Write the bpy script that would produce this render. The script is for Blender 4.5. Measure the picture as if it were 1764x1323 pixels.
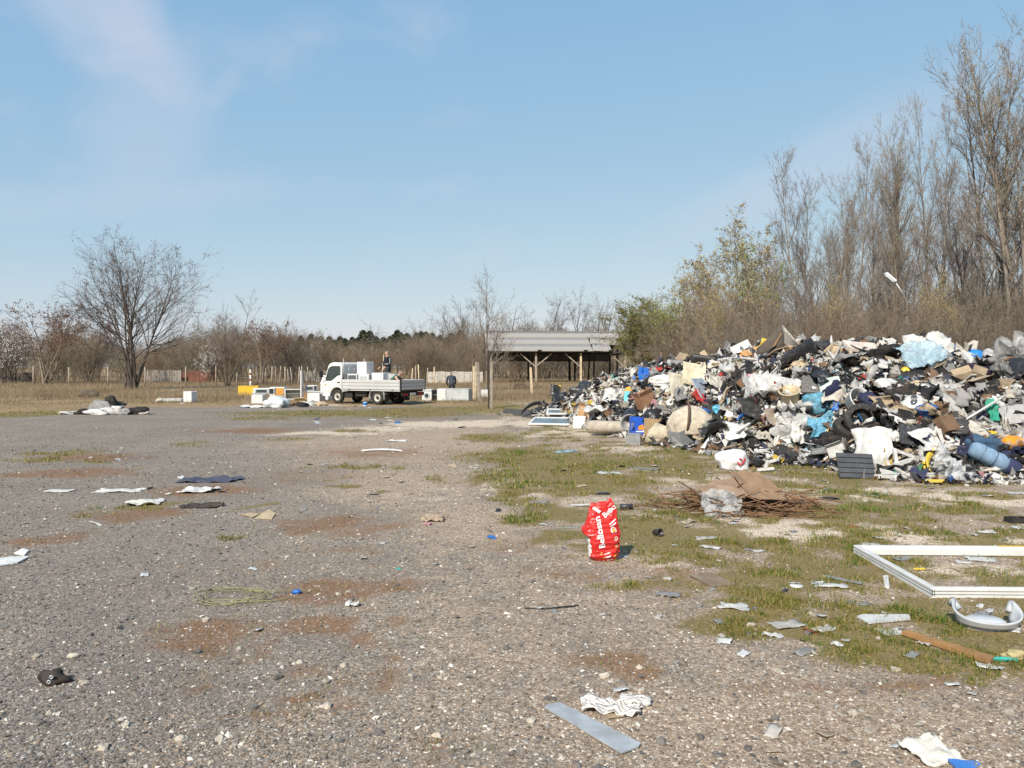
import bpy, bmesh, math, random
import numpy as np
from mathutils import Vector, Matrix, Euler, noise
R = math.radians
PI = math.pi
S = bpy.context.scene
for o in list(bpy.data.objects):
    bpy.data.objects.remove(o)
COL = S.collection

# ------------------------------------------------------------------ camera
FPX = 1325.0; CAMZ = 1.85; PITCH = math.atan((661.5-632.0)/FPX)
cam_d = bpy.data.cameras.new('camera'); cam = bpy.data.objects.new('camera', cam_d); COL.objects.link(cam)
cam.location = (0, 0, CAMZ); cam.rotation_euler = (PI/2-PITCH, 0, 0)
cam_d.sensor_width = 36; cam_d.lens = 36*FPX/1764; cam_d.clip_end = 3000; cam_d.clip_start = 0.05
S.camera = cam

# ------------------------------------------------------------------ sky and sun
SUN_AZ = Vector((-0.44, -0.90)); SUN_EL = R(41)
W = bpy.data.worlds.new('World'); S.world = W; W.use_nodes = True
wn = W.node_tree; wn.nodes.clear()
def wnode(t, **k):
    n = wn.nodes.new(t)
    for a, b in k.items(): setattr(n, a, b)
    return n
sky = wnode('ShaderNodeTexSky', sky_type='NISHITA', sun_disc=False)
sky.sun_elevation = SUN_EL; sky.sun_rotation = math.atan2(SUN_AZ.x, SUN_AZ.y)
sky.altitude = 100; sky.air_density = 1.0; sky.dust_density = 0.4; sky.ozone_density = 1.0
bg = wnode('ShaderNodeBackground'); bg.inputs[1].default_value = 0.0975
wo = wnode('ShaderNodeOutputWorld')
# thin cirrus: one stretched noise over the sky dome, thicker in a few drifting banks
tc = wnode('ShaderNodeTexCoord'); mp = wnode('ShaderNodeMapping')
mp.inputs['Rotation'].default_value = (0, R(-35), R(20)); mp.inputs['Scale'].default_value = (1.0, 1.0, 1.7)
wn.links.new(tc.outputs['Generated'], mp.inputs[0])
n1 = wnode('ShaderNodeTexNoise'); n1.inputs['Scale'].default_value = 5.5; n1.inputs['Detail'].default_value = 4; n1.inputs['Roughness'].default_value = .55; n1.inputs['Distortion'].default_value = .15
wn.links.new(mp.outputs[0], n1.inputs['Vector'])
def wmath(op, a, b=0., clamp=False):
    m = wnode('ShaderNodeMath', operation=op, use_clamp=clamp)
    for k, v in ((0, a), (1, b)):
        if isinstance(v, bpy.types.NodeSocket): wn.links.new(v, m.inputs[k])
        else: m.inputs[k].default_value = v
    return m.outputs[0]
def wrange(v, a, b, c=0., d=1.):
    r = wnode('ShaderNodeMapRange', interpolation_type='SMOOTHSTEP'); wn.links.new(v, r.inputs[0])
    for k, q in ((1, a), (2, b), (3, c), (4, d)): r.inputs[k].default_value = q
    return r.outputs[0]
def sky_dir(px, py):
    d = Vector(((px-882)/FPX, 1, (661.5-py)/FPX)); d.rotate(Euler((-PITCH, 0, 0))); return d.normalized()
def wdot(v):
    q = wnode('ShaderNodeVectorMath', operation='DOT_PRODUCT'); q.inputs[1].default_value = v; wn.links.new(tc.outputs['Generated'], q.inputs[0]); return q.outputs['Value']
def cloud_bank(px, py, rx, ry, ang, amt):
    """a soft veil at one direction of the sky"""
    d = sky_dir(px, py); right = d.cross(Vector((0, 0, 1))).normalized(); up = right.cross(d); a = R(ang)
    tot = None
    for e, r in ((right*math.cos(a)+up*math.sin(a), rx/FPX), (-right*math.sin(a)+up*math.cos(a), ry/FPX)):
        m = wmath('SUBTRACT', wdot(e/r), d.dot(e)/r); m = wmath('MULTIPLY', m, m); tot = m if tot is None else wmath('ADD', tot, m)
    tot = wmath('ADD', tot, wmath('MULTIPLY', wmath('SUBTRACT', n1.outputs[0], .5), 2.2))
    return wmath('MULTIPLY', wrange(tot, 1.15, 0., 0., amt), wmath('GREATER_THAN', wdot(d), .3))
fac = wrange(n1.outputs[0], .52, .85, 0., .35)
for bank in ((150, 0, 175, 90, -36, .46), (270, 95, 105, 62, -42, .22), (391, 143, 42, 22, 55, .20), (255, 215, 110, 150, -20, .30),
             (150, 345, 420, 36, 9, .19), (1480, 250, 330, 70, 24, .16), (1330, 320, 330, 46, 22, .16)):
    fac = wmath('ADD', fac, cloud_bank(*bank), True)
# the spring haze of that day flattens the sky's contrast
sc = wnode('ShaderNodeSeparateColor'); wn.links.new(sky.outputs[0], sc.inputs[0]); cc = wnode('ShaderNodeCombineColor')
for k, (g, m) in enumerate(((.58, 1.78), (.35, 2.88), (.137, 4.76))):
    wn.links.new(wmath('MULTIPLY', wmath('POWER', wmath('MAXIMUM', sc.outputs[k], .05), g), m), cc.inputs[k])
mx = wnode('ShaderNodeMix', data_type='RGBA'); wn.links.new(fac, mx.inputs[0])
wn.links.new(cc.outputs[0], mx.inputs[6]); mx.inputs[7].default_value = (5.2, 5.5, 6.4, 1)
wn.links.new(mx.outputs[2], bg.inputs[0]); wn.links.new(bg.outputs[0], wo.inputs[0])
W.cycles.sampling_method = 'NONE'

sd = bpy.data.lights.new('sun', 'SUN'); sd.energy = 5.0; sd.angle = R(0.53); sd.color = (1.0, .925, .81)
sun = bpy.data.objects.new('sun', sd); COL.objects.link(sun)
sdir = Vector((SUN_AZ.x*math.cos(SUN_EL), SUN_AZ.y*math.cos(SUN_EL), math.sin(SUN_EL)))
sun.rotation_euler = sdir.to_track_quat('Z', 'Y').to_euler(); sun.location = (-20, -15, 30)
S.view_settings.view_transform = 'Standard'; S.view_settings.look = 'None'
S.view_settings.exposure = 0.36; S.view_settings.gamma = 1.0; S.view_settings.use_curve_mapping = False
S.render.engine = 'CYCLES'
S.cycles.max_bounces = 4; S.cycles.diffuse_bounces = 2; S.cycles.glossy_bounces = 2; S.cycles.transmission_bounces = 4; S.cycles.transparent_max_bounces = 12

# ------------------------------------------------------------------ numpy noise, helpers
def _h(ix, iy, s):
    h = (ix.astype(np.int64)*374761393 + iy.astype(np.int64)*668265263 + s*1442695041) & 0x7fffffff
    h = ((h ^ (h >> 13))*1274126177) & 0x7fffffff
    return ((h ^ (h >> 16)) & 0xffff)/65535.0
def vn(x, y, s=0):
    x = np.asarray(x, float); y = np.asarray(y, float)
    ix = np.floor(x); iy = np.floor(y); fx = x-ix; fy = y-iy
    fx = fx*fx*(3-2*fx); fy = fy*fy*(3-2*fy)
    a = _h(ix, iy, s); b = _h(ix+1, iy, s); c = _h(ix, iy+1, s); d = _h(ix+1, iy+1, s)
    return a+(b-a)*fx+(c-a)*fy+(a-b-c+d)*fx*fy
def fbm(x, y, s=0, o=4):
    v = 0; a = .5; t = 0
    for k in range(o):
        v = v+a*vn(x*2**k+k*17.3, y*2**k-k*9.1, s+k); t += a; a *= .55
    return v/t
def sstep(a, b, x):
    t = np.clip((x-a)/(b-a), 0, 1); return t*t*(3-2*t)
CP, SP = math.cos(PITCH), math.sin(PITCH)
def ray(px, py):
    a = (px-882)/FPX; b = (661.5-py)/FPX
    return a, CP+b*SP, b*CP-SP         # x, y, z per unit depth
def gz(x, y):
    x = np.asarray(x, float); y = np.asarray(y, float)
    d = np.hypot(x, y)
    return ((fbm(x*.22, y*.22, 5, 3)-.5)*.10 + (fbm(x*1.3, y*1.3, 9, 2)-.5)*.022)*sstep(120, 60, d)
def G(px, py):
    """the spot on the ground seen at a place in the photograph"""
    a, b, c = ray(px, py); t = -CAMZ/c
    for k in range(4): t = (float(gz(a*t, b*t))-CAMZ)/c
    return Vector((a*t, b*t, float(gz(a*t, b*t))))
def at(px, py, Y):
    a, b, c = ray(px, py); t = Y/b
    return Vector((a*t, Y, CAMZ+c*t))
def ppm(v): return FPX/v.y     # photo pixels per metre there

# ------------------------------------------------------------------ materials
MATS = {}
class NT:
    def __init__(s, name):
        s.m = bpy.data.materials.new(name); s.m.use_nodes = True; s.t = s.m.node_tree; s.t.nodes.clear()
        s.out = s.t.nodes.new('ShaderNodeOutputMaterial'); s.b = s.t.nodes.new('ShaderNodeBsdfPrincipled')
        s.t.links.new(s.b.outputs[0], s.out.inputs[0])
    def n(s, t, ins=None, **k):
        x = s.t.nodes.new('ShaderNode'+t)
        for a, b in k.items(): setattr(x, a, b)
        for a, b in (ins or {}).items(): s.set(x.inputs[a], b)
        return x
    def set(s, sock, v):
        if isinstance(v, bpy.types.NodeSocket): s.t.links.new(v, sock)
        else: sock.default_value = v
    def coord(s, kind='Object', scale=None):
        c = s.n('TexCoord').outputs[kind]
        if scale: c = s.n('Mapping', {0: c, 'Scale': scale}).outputs[0]
        return c
    def noise(s, v, scale, detail=4, rough=.55, dist=0):
        return s.n('TexNoise', {'Vector': v, 'Scale': scale, 'Detail': detail, 'Roughness': rough, 'Distortion': dist}).outputs[0]
    def vor(s, v, scale, feature='F1', out='Color', rnd=1):
        return s.n('TexVoronoi', {'Vector': v, 'Scale': scale, 'Randomness': rnd}, feature=feature).outputs[out]
    def rng(s, v, a, b, c=0., d=1., smooth=True):
        return s.n('MapRange', {0: v, 1: a, 2: b, 3: c, 4: d}, interpolation_type='SMOOTHSTEP' if smooth else 'LINEAR').outputs[0]
    def math(s, op, a, b=0., clamp=False):
        return s.n('Math', {0: a, 1: b}, operation=op, use_clamp=clamp).outputs[0]
    def mix(s, f, a, b, mode='MIX'):
        a = (*a, 1) if isinstance(a, tuple) and len(a) == 3 else a; b = (*b, 1) if isinstance(b, tuple) and len(b) == 3 else b
        return s.n('Mix', {0: f, 6: a, 7: b}, data_type='RGBA', blend_type=mode).outputs[2]
    def ramp(s, f, stops):
        x = s.n('ValToRGB', {0: f}); e = x.color_ramp.elements
        while len(e) < len(stops): e.new(.5)
        for q, (p, c) in zip(e, stops): q.position = p; q.color = (*c, 1) if len(c) == 3 else c
        return x.outputs[0]
    def bump(s, h, strength=.4, dist=.02, prev=None):
        d = {'Height': h, 'Strength': strength, 'Distance': dist}
        if prev is not None: d['Normal'] = prev
        return s.n('Bump', d).outputs[0]
    def done(s, color=None, rough=None, normal=None, **k):
        if color is not None: s.set(s.b.inputs['Base Color'], (*color, 1) if isinstance(color, tuple) and len(color) == 3 else color)
        if rough is not None: s.set(s.b.inputs['Roughness'], rough)
        if normal is not None: s.set(s.b.inputs['Normal'], normal)
        for a, b in k.items(): s.set(s.b.inputs[a.replace('_', ' ')], b)
        return s.m
def mat(name, color, rough=.7, var=.18, scale=5., bump=.15, bscale=25., bd=.01, dirt=.0, dirtcol=(.16, .12, .085), metallic=0., spec=.4, alpha=1., trans=0.):
    """a painted, plastic, cloth or wooden surface with uneven colour, grime and fine relief"""
    if name in MATS: return MATS[name]
    t = NT(name); c = t.coord()
    n = t.noise(c, scale, 5, .6)
    lo = tuple(x*(1-var) for x in color); hi = tuple(min(1, x*(1+var*.7)) for x in color)
    col = t.mix(t.rng(n, .3, .7), lo, hi)
    if dirt > 0:
        d = t.noise(c, scale*1.7, 8, .68, .4)
        col = t.mix(t.rng(d, .48, .72, 0, dirt), col, dirtcol)
    nn = t.noise(c, bscale, 4, .6)
    m = t.done(col, t.rng(n, .2, .8, max(.05, rough-.1), min(1, rough+.12)), t.bump(nn, bump, bd), Metallic=metallic)
    t.b.inputs['Specular IOR Level'].default_value = spec
    if alpha < 1: t.b.inputs['Alpha'].default_value = alpha
    if trans > 0: t.b.inputs['Transmission Weight'].default_value = trans
    MATS[name] = m; return m
def mat_obj(name, rough=.6, dirt=.3, bump=.4, bscale=22., spec=.4, subs=0., alpha=1., dirtcol=(.19, .145, .10)):
    """takes the colour of the object it is on: one rag red, another white"""
    if name in MATS: return MATS[name]
    t = NT(name); c = t.coord(); oi = t.n('ObjectInfo')
    off = t.n('VectorMath', {0: c, 1: t.n('CombineXYZ', {0: t.math('MULTIPLY', oi.outputs['Random'], 37.), 1: t.math('MULTIPLY', oi.outputs['Random'], 91.)}).outputs[0]}, operation='ADD').outputs[0]
    n = t.noise(off, 7, 5, .6); d = t.noise(off, 9, 8, .7, .5)
    col = t.mix(t.rng(n, .3, .7, .0, .3), oi.outputs['Color'], (0, 0, 0))
    col = t.mix(t.rng(d, .46, .74, 0, dirt), col, dirtcol)
    nn = t.noise(off, bscale, 5, .65, .6)
    t.done(col, rough, t.bump(nn, bump, .02)); t.b.inputs['Specular IOR Level'].default_value = spec
    if alpha < 1: t.b.inputs['Alpha'].default_value = alpha
    MATS[name] = t.m; return t.m

# ------------------------------------------------------------------ mesh building
def rotm(rx=0, ry=0, rz=0): return Euler((R(rx), R(ry), R(rz))).to_matrix()
class MB:
    def __init__(s): s.v = []; s.f = []; s.mi = []; s.sm = []
    def add(s, vs, fs, mi=0, sm=False, M=None):
        b = len(s.v)
        for p in vs:
            p = Vector(p); s.v.append(tuple(M @ p) if M is not None else tuple(p))
        for f in fs: s.f.append(tuple(i+b for i in f)); s.mi.append(mi); s.sm.append(sm)
        return s
    def box(s, c, d, rot=None, bev=0.0, mi=0):
        """c centre, d full size; chamfered edges when bev > 0"""
        hx, hy, hz = d[0]/2, d[1]/2, d[2]/2; c = Vector(c); vs = []; fs = []
        bev = min(bev, hx*.49, hy*.49, hz*.49)
        if bev <= 0:
            for x in (-1, 1):
                for y in (-1, 1):
                    for z in (-1, 1): vs.append((x*hx, y*hy, z*hz))
            fs = [(0, 1, 3, 2), (4, 6, 7, 5), (0, 4, 5, 1), (2, 3, 7, 6), (0, 2, 6, 4), (1, 5, 7, 3)]
        else:
            idx = {}
            for x in (-1, 1):
                for y in (-1, 1):
                    for z in (-1, 1):
                        for a in range(3):
                            p = [x*(hx-bev), y*(hy-bev), z*(hz-bev)]; p[a] = (x*hx, y*hy, z*hz)[a]
                            idx[(x, y, z, a)] = len(vs); vs.append(tuple(p))
            I = idx
            for sx in (-1, 1):
                q = [(-1, -1), (1, -1), (1, 1), (-1, 1)]
                if sx < 0: q = q[::-1]
                fs.append(tuple(I[(sx, a, b, 0)] for a, b in q)); fs.append(tuple(I[(b, sx, a, 1)] for a, b in q)); fs.append(tuple(I[(a, b, sx, 2)] for a, b in q))
            for a in (-1, 1):
                for b in (-1, 1):
                    w = lambda t: t if a*b > 0 else t[::-1]
                    fs.append(w((I[(a, b, -1, 0)], I[(a, b, -1, 1)], I[(a, b, 1, 1)], I[(a, b, 1, 0)])))
                    fs.append(w((I[(-1, a, b, 1)], I[(-1, a, b, 2)], I[(1, a, b, 2)], I[(1, a, b, 1)])))
                    fs.append(w((I[(b, -1, a, 2)], I[(b, -1, a, 0)], I[(b, 1, a, 0)], I[(b, 1, a, 2)])))
                    for d_ in (-1, 1):
                        t = (I[(a, b, d_, 0)], I[(a, b, d_, 1)], I[(a, b, d_, 2)]); fs.append(t if a*b*d_ > 0 else t[::-1])
        M = Matrix.Translation(c) @ (rot.to_4x4() if rot is not None else Matrix())
        return s.add(vs, fs, mi, False, M)
    def bar(s, p, q, w, h=None, bev=0, mi=0, up=(0, 0, 1)):
        """a straight rectangular bar from p to q"""
        p = Vector(p); q = Vector(q); d = q-p; L = d.length; x = d.normalized(); u = Vector(up)
        if abs(x.dot(u)) > .98: u = Vector((0, 1, 0))
        y = u.cross(x).normalized(); z = x.cross(y)
        return s.box((p+q)/2, (L, w, h or w), Matrix((x, y, z)).transposed(), bev, mi)
    def tube(s, pts, rad, n=8, caps=True, mi=0, closed=False):
        pts = [Vector(p) for p in pts]; k = len(pts); vs = []; fs = []
        rad = [rad]*k if not hasattr(rad, '__len__') else rad
        pu = None
        for i, p in enumerate(pts):
            t = (pts[(i+1) % k]-pts[i-1]) if closed else (pts[min(i+1, k-1)]-pts[max(i-1, 0)])
            t = t.normalized() if t.length > 1e-9 else Vector((0, 0, 1))
            if pu is None: u = t.orthogonal().normalized()
            else:
                u = pu-t*pu.dot(t); u = u.normalized() if u.length > 1e-6 else t.orthogonal().normalized()
            pu = u; w = t.cross(u)
            for j in range(n):
                a = 2*PI*j/n; vs.append(p+(u*math.cos(a)+w*math.sin(a))*rad[i])
        for i in range(k if closed else k-1):
            i2 = (i+1) % k
            for j in range(n): fs.append((i*n+j, i*n+(j+1) % n, i2*n+(j+1) % n, i2*n+j))
        if caps and not closed: fs.append(tuple(range(n))[::-1]); fs.append(tuple((k-1)*n+j for j in range(n)))
        return s.add(vs, fs, mi, True)
    def lathe(s, prof, n=24, M=None, mi=0, cap=True, sm=True):
        """profile of (radius, z) turned about z"""
        vs = []; fs = []; k = len(prof)
        for r, z in prof:
            for j in range(n): a = 2*PI*j/n; vs.append((r*math.cos(a), r*math.sin(a), z))
        for i in range(k-1):
            for j in range(n): fs.append((i*n+j, i*n+(j+1) % n, (i+1)*n+(j+1) % n, (i+1)*n+j))
        if cap:
            if prof[0][0] > 1e-5: fs.append(tuple(range(n))[::-1])
            if prof[-1][0] > 1e-5: fs.append(tuple((k-1)*n+j for j in range(n)))
        return s.add(vs, fs, mi, sm, M)
    def prism(s, poly, y0, y1, mi=0, M=None, sm=False):
        """an outline in x,z pushed from y0 to y1 (outline counter-clockwise seen from -y)"""
        n = len(poly); vs = [(x, y0, z) for x, z in poly]+[(x, y1, z) for x, z in poly]
        fs = [tuple(range(n)), tuple(range(2*n-1, n-1, -1))]
        b = len(s.v)
        for i in range(n): j = (i+1) % n; fs.append((i+n, j+n, j, i))
        return s.add(vs, fs, mi, sm, M)
    def grid(s, fn, nu, nv, thick=0.0, mi=0, sm=True, M=None):
        """a sheet fn(u,v) with u,v in 0..1, given a back face when thick > 0"""
        P = [[Vector(fn(i/nu, j/nv)) for j in range(nv+1)] for i in range(nu+1)]
        W_ = nv+1; vs = [p for r in P for p in r]; fs = []
        for i in range(nu):
            for j in range(nv): fs.append((i*W_+j, (i+1)*W_+j, (i+1)*W_+j+1, i*W_+j+1))
        if thick > 0:
            N = len(vs); nr = []
            for i in range(nu+1):
                for j in range(nv+1):
                    a = P[min(i+1, nu)][j]-P[max(i-1, 0)][j]; b = P[i][min(j+1, nv)]-P[i][max(j-1, 0)]
                    q = a.cross(b); nr.append(q.normalized() if q.length > 1e-12 else Vector((0, 0, 1)))
            vs = vs+[p-q*thick for p, q in zip(vs, nr)]
            for i in range(nu):
                for j in range(nv): fs.append(tuple(N+k for k in (i*W_+j, i*W_+j+1, (i+1)*W_+j+1, (i+1)*W_+j)))
            for i in range(nu):
                fs.append((i*W_, N+i*W_, N+(i+1)*W_, (i+1)*W_)); fs.append((i*W_+nv, (i+1)*W_+nv, N+(i+1)*W_+nv, N+i*W_+nv))
            for j in range(nv):
                fs.append((j, j+1, N+j+1, N+j)); fs.append((nu*W_+j, N+nu*W_+j, N+nu*W_+j+1, nu*W_+j+1))
        return s.add(vs, fs, mi, sm, M)
    def mesh(s, name):
        me = bpy.data.meshes.new(name); me.from_pydata(s.v, [], s.f)
        me.polygons.foreach_set('use_smooth', s.sm)
        if any(s.mi): me.polygons.foreach_set('material_index', s.mi)
        me.update(); return me
    def build(s, name, mats, parent=None, loc=None, rz=0, M=None):
        me = s.mesh(name)
        for m in (mats if isinstance(mats, (list, tuple)) else [mats]): me.materials.append(m)
        return link(name, me, parent, loc, rz, M)
def link(name, me, parent=None, loc=None, rz=0, M=None):
    o = bpy.data.objects.new(name, me); COL.objects.link(o)
    if parent is not None: o.parent = parent
    if loc is not None: o.location = loc
    if rz: o.rotation_euler = (0, 0, rz)
    if M is not None: o.matrix_local = M if parent is not None else M
    return o
def tag(o, label=None, cat=None, group=None, kind=None, color=None):
    if label: o['label'] = label
    if cat: o['category'] = cat
    if group: o['group'] = group
    if kind: o['kind'] = kind
    if color is not None: o.color = (*color, 1)
    return o
def empty(name, loc, rz=0, label=None, cat=None, group=None):
    o = bpy.data.objects.new(name, None); COL.objects.link(o); o.location = loc; o.rotation_euler = (0, 0, rz); o.empty_display_size = .1
    return tag(o, label, cat, group)
def copy_tree(o, parent=None):
    c = o.copy(); COL.objects.link(c); c.parent = parent
    for ch in list(o.children): copy_tree(ch, c)
    return c
def np_mesh(name, V, F, smooth=False, col=None, mats=()):
    """a mesh from numpy arrays; F is (n,3) or (n,4); col an (nverts,3) colour"""
    me = bpy.data.meshes.new(name); k = F.shape[1]
    me.vertices.add(len(V)); me.vertices.foreach_set('co', np.ascontiguousarray(V, np.float32).ravel())
    me.loops.add(F.size); me.loops.foreach_set('vertex_index', np.ascontiguousarray(F, np.int32).ravel())
    me.polygons.add(len(F)); me.polygons.foreach_set('loop_start', np.arange(0, F.size, k, dtype=np.int32))
    me.polygons.foreach_set('loop_total', np.full(len(F), k, np.int32))
    me.polygons.foreach_set('use_smooth', np.full(len(F), smooth))
    if col is not None:
        a = me.color_attributes.new('Col', 'FLOAT_COLOR', 'POINT'); c4 = np.ones((len(V), 4), np.float32); c4[:, :col.shape[1]] = col
        a.data.foreach_set('color', c4.ravel())
    for m in mats: me.materials.append(m)
    me.update(); me.validate(); return me
def rand_rot(rs, n, tilt=1.0):
    """n rotation matrices, random heading and tilt"""
    a = rs.uniform(0, 2*PI, n); b = rs.normal(0, tilt, n); c = rs.normal(0, tilt, n)
    ca, sa, cb, sb, cc, sc = np.cos(a), np.sin(a), np.cos(b), np.sin(b), np.cos(c), np.sin(c)
    Z = np.zeros(n); O = np.ones(n)
    Rz = np.stack([ca, -sa, Z, sa, ca, Z, Z, Z, O], 1).reshape(n, 3, 3)
    Rx = np.stack([O, Z, Z, Z, cb, -sb, Z, sb, cb], 1).reshape(n, 3, 3)
    Ry = np.stack([cc, Z, sc, Z, O, Z, -sc, Z, cc], 1).reshape(n, 3, 3)
    return Rz @ Rx @ Ry
def scatter(tv, tf, pos, rot, scl):
    """copies of a little template joined into arrays"""
    n = len(pos); V = np.einsum('nij,kj->nki', rot, tv) if scl.ndim == 1 else np.einsum('nij,nkj->nki', rot, tv[None]*scl[:, None, :])
    if scl.ndim == 1: V = V*scl[:, None, None]
    V = V+pos[:, None, :]
    F = (tf[None]+(np.arange(n)*len(tv))[:, None, None]).reshape(-1, tf.shape[1])
    return V.reshape(-1, 3), F
# ------------------------------------------------------------------ the ground
def spots(x, y, lst, sd):
    """soft blotches; each is (px, py, half width, half height) as seen in the photograph, turned into metres on the ground"""
    out = np.zeros_like(x)
    wx = x+(fbm(x*1.3, y*1.3, sd, 4)-.5)*1.5; wy = y+(fbm(x*1.3+40, y*1.3, sd+3, 4)-.5)*1.5
    for e in lst:
        px, py, rx, ry = e[:4]; s = e[4] if len(e) > 4 else 1.
        c = G(px, py); a = rx/FPX*c.y; b = abs(G(px, py-ry).y-G(px, py+ry).y)/2
        d = np.hypot((wx-c.x)/a, (wy-c.y)/b); out = np.maximum(out, s*sstep(1.7, .0, d))
    return out
def upx(x, y):
    """where a ground point falls, for laying zones out: photo column and row"""
    yy = np.maximum(y, .5); return 882+x/yy*FPX, 632+CAMZ*FPX/yy
BROWN = [(620, 1008, 120, 24), (690, 1030, 75, 20), (370, 1110, 120, 42), (560, 1085, 90, 22), (340, 1182, 80, 20), (560, 1210, 70, 20), (450, 1255, 80, 20), (1090, 1130, 50, 26),
         (560, 955, 120, 14, .6), (620, 1140, 60, 30, .8), (60, 928, 90, 18), (215, 880, 120, 14), (330, 845, 120, 12), (100, 815, 120, 10), (560, 895, 90, 16), (170, 785, 110, 8), (520, 820, 160, 18, .5),
         (640, 780, 120, 12, .7), (430, 742, 110, 6), (660, 905, 90, 14, .7), (90, 1035, 40, 10, .6), (30, 1100, 25, 6, .8), (1160, 1010, 120, 22, .7), (720, 720, 200, 5, .5), (1500, 1175, 260, 22, .8), (1010, 985, 90, 16, .7),
         (900, 940, 70, 16, .6), (1230, 1190, 60, 14, .6), (1560, 1215, 120, 16, .5), (700, 1290, 130, 22, .6), (60, 1270, 100, 30, .4)]
GREEN = [(840, 752, 55, 8), (905, 785, 120, 18), (830, 825, 60, 8), (960, 800, 130, 30), (930, 890, 60, 16), (965, 930, 70, 14), (1010, 830, 160, 20), (1110, 800, 120, 16), (1150, 920, 100, 40), (1220, 960, 80, 20),
         (1270, 1060, 110, 40), (1360, 1040, 130, 36), (1420, 1100, 150, 34), (1560, 1130, 170, 30), (1500, 980, 90, 22), (1430, 960, 80, 22), (1640, 1090, 130, 26), (1480, 880, 190, 14), (1660, 880, 120, 12),
         (1400, 800, 90, 12), (1450, 825, 120, 8), (1560, 1060, 90, 20), (1150, 1010, 80, 20, .7), (1270, 930, 80, 16, .8), (1340, 985, 90, 18, .9), (1180, 780, 70, 8), (1690, 1180, 120, 18, .7),
         (600, 712, 230, 7), (760, 706, 150, 7), (60, 712, 90, 9), (160, 706, 90, 4, .7), (600, 742, 34, 4), (450, 720, 90, 4, .7), (850, 700, 80, 6), (700, 716, 120, 4),
         (330, 955, 16, 4), (385, 925, 34, 6, .9), (620, 835, 20, 3), (652, 845, 18, 3), (590, 826, 14, 3, .8), (830, 928, 14, 5), (450, 876, 30, 5, .8), (230, 878, 60, 8, .8), (330, 765, 50, 5, .6), (110, 780, 70, 5, .8), (60, 795, 70, 5, .8),
         (600, 805, 60, 5, .7), (180, 797, 30, 4, .8), (500, 757, 70, 4, .6), (860, 760, 100, 7, .6), (640, 805, 36, 5, .8), (1080, 875, 120, 14, .6)]
PALE = [(1000, 745, 90, 8), (960, 730, 100, 8), (1200, 830, 140, 10, .7), (1500, 850, 190, 12), (1680, 860, 120, 12), (1420, 915, 200, 22), (1640, 930, 170, 20), (1660, 990, 130, 22), (1180, 870, 100, 10, .7), (780, 730, 130, 6),
        (560, 745, 120, 4, .8), (1320, 890, 150, 14, .6), (1050, 775, 100, 8, .7), (730, 850, 120, 22, .35), (480, 694, 160, 4, .9), (600, 697, 140, 3, .8), (660, 740, 110, 6, .7), (1560, 1015, 80, 14, .5)]
TAN = [(740, 760, 260, 40, .9), (720, 830, 240, 50, .8), (560, 760, 160, 20, .7), (820, 900, 220, 60, .8), (560, 920, 120, 30, .5), (900, 1050, 420, 110, .6), (1300, 1230, 620, 120, .85), (900, 1250, 420, 110, .5), (640, 1180, 240, 90, .45),
       (350, 1230, 200, 60, .35), (1000, 980, 300, 40, .6), (1500, 1280, 420, 90, .9), (360, 1290, 200, 50, .5), (470, 1010, 120, 30, .4)]
def masks(x, y):
    px, py = upx(x, y)
    n = fbm(x*.8, y*.8, 31, 4); n2 = fbm(x*2.6, y*2.6, 47, 3)
    grass = spots(x, y, GREEN, 61)
    # the weedy side of the yard, right of a line that runs away from the camera, and the far field
    edge = np.interp(py, [632, 690, 735, 790, 830, 890, 940, 1000, 1060, 1110, 1150, 1190, 1400], [560, 700, 900, 850, 800, 890, 940, 1110, 1200, 1310, 1470, 1790, 2900])
    side = sstep(-60, 70, px-edge+(n-.5)*190)
    grass = np.maximum(grass, side*np.clip((n2-.28)*2.4, 0, 1)*.85)
    dry = sstep(704, 694, py+(n-.5)*16+np.where(px > 740, (px-740)*.02, 0)-np.where(px < 140, 10, 0))
    brown = spots(x, y, BROWN, 71); pale = np.maximum(spots(x, y, PALE, 81), side*np.clip((n-.42)*2.2, 0, .5)*(py > 700)); tan = np.maximum(np.maximum(spots(x, y, TAN, 91), side*.7), sstep(-150, 700, px-150+(n-.5)*500)*sstep(1500, 800, np.abs(py-1150)*2.2+600)*.55)
    return grass, dry, brown, pale, tan, side
xs = np.unique(np.concatenate([np.arange(-9, 12.01, .15), np.arange(-30, 26, .4), -30-np.geomspace(.5, 1400, 26), 26+np.geomspace(.5, 1400, 26)]))
ys = np.unique(np.concatenate([np.arange(2.5, 16, .12), np.arange(16, 34, .28), np.arange(34, 80, .9), 80+np.geomspace(.5, 1900, 26), 2.5-np.geomspace(.3, 160, 16)]))
GX, GY = np.meshgrid(xs, ys, indexing='ij'); gx = GX.ravel(); gy = GY.ravel()
g_grass, g_dry, g_brown, g_pale, g_tan, g_side = masks(gx, gy)
gv = np.stack([gx, gy, gz(gx, gy)], 1)
nx_, ny_ = GX.shape; ii = (np.arange(nx_-1)[:, None]*ny_+np.arange(ny_-1)[None]).ravel()
gf = np.stack([ii, ii+ny_, ii+ny_+1, ii+1], 1)
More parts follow.
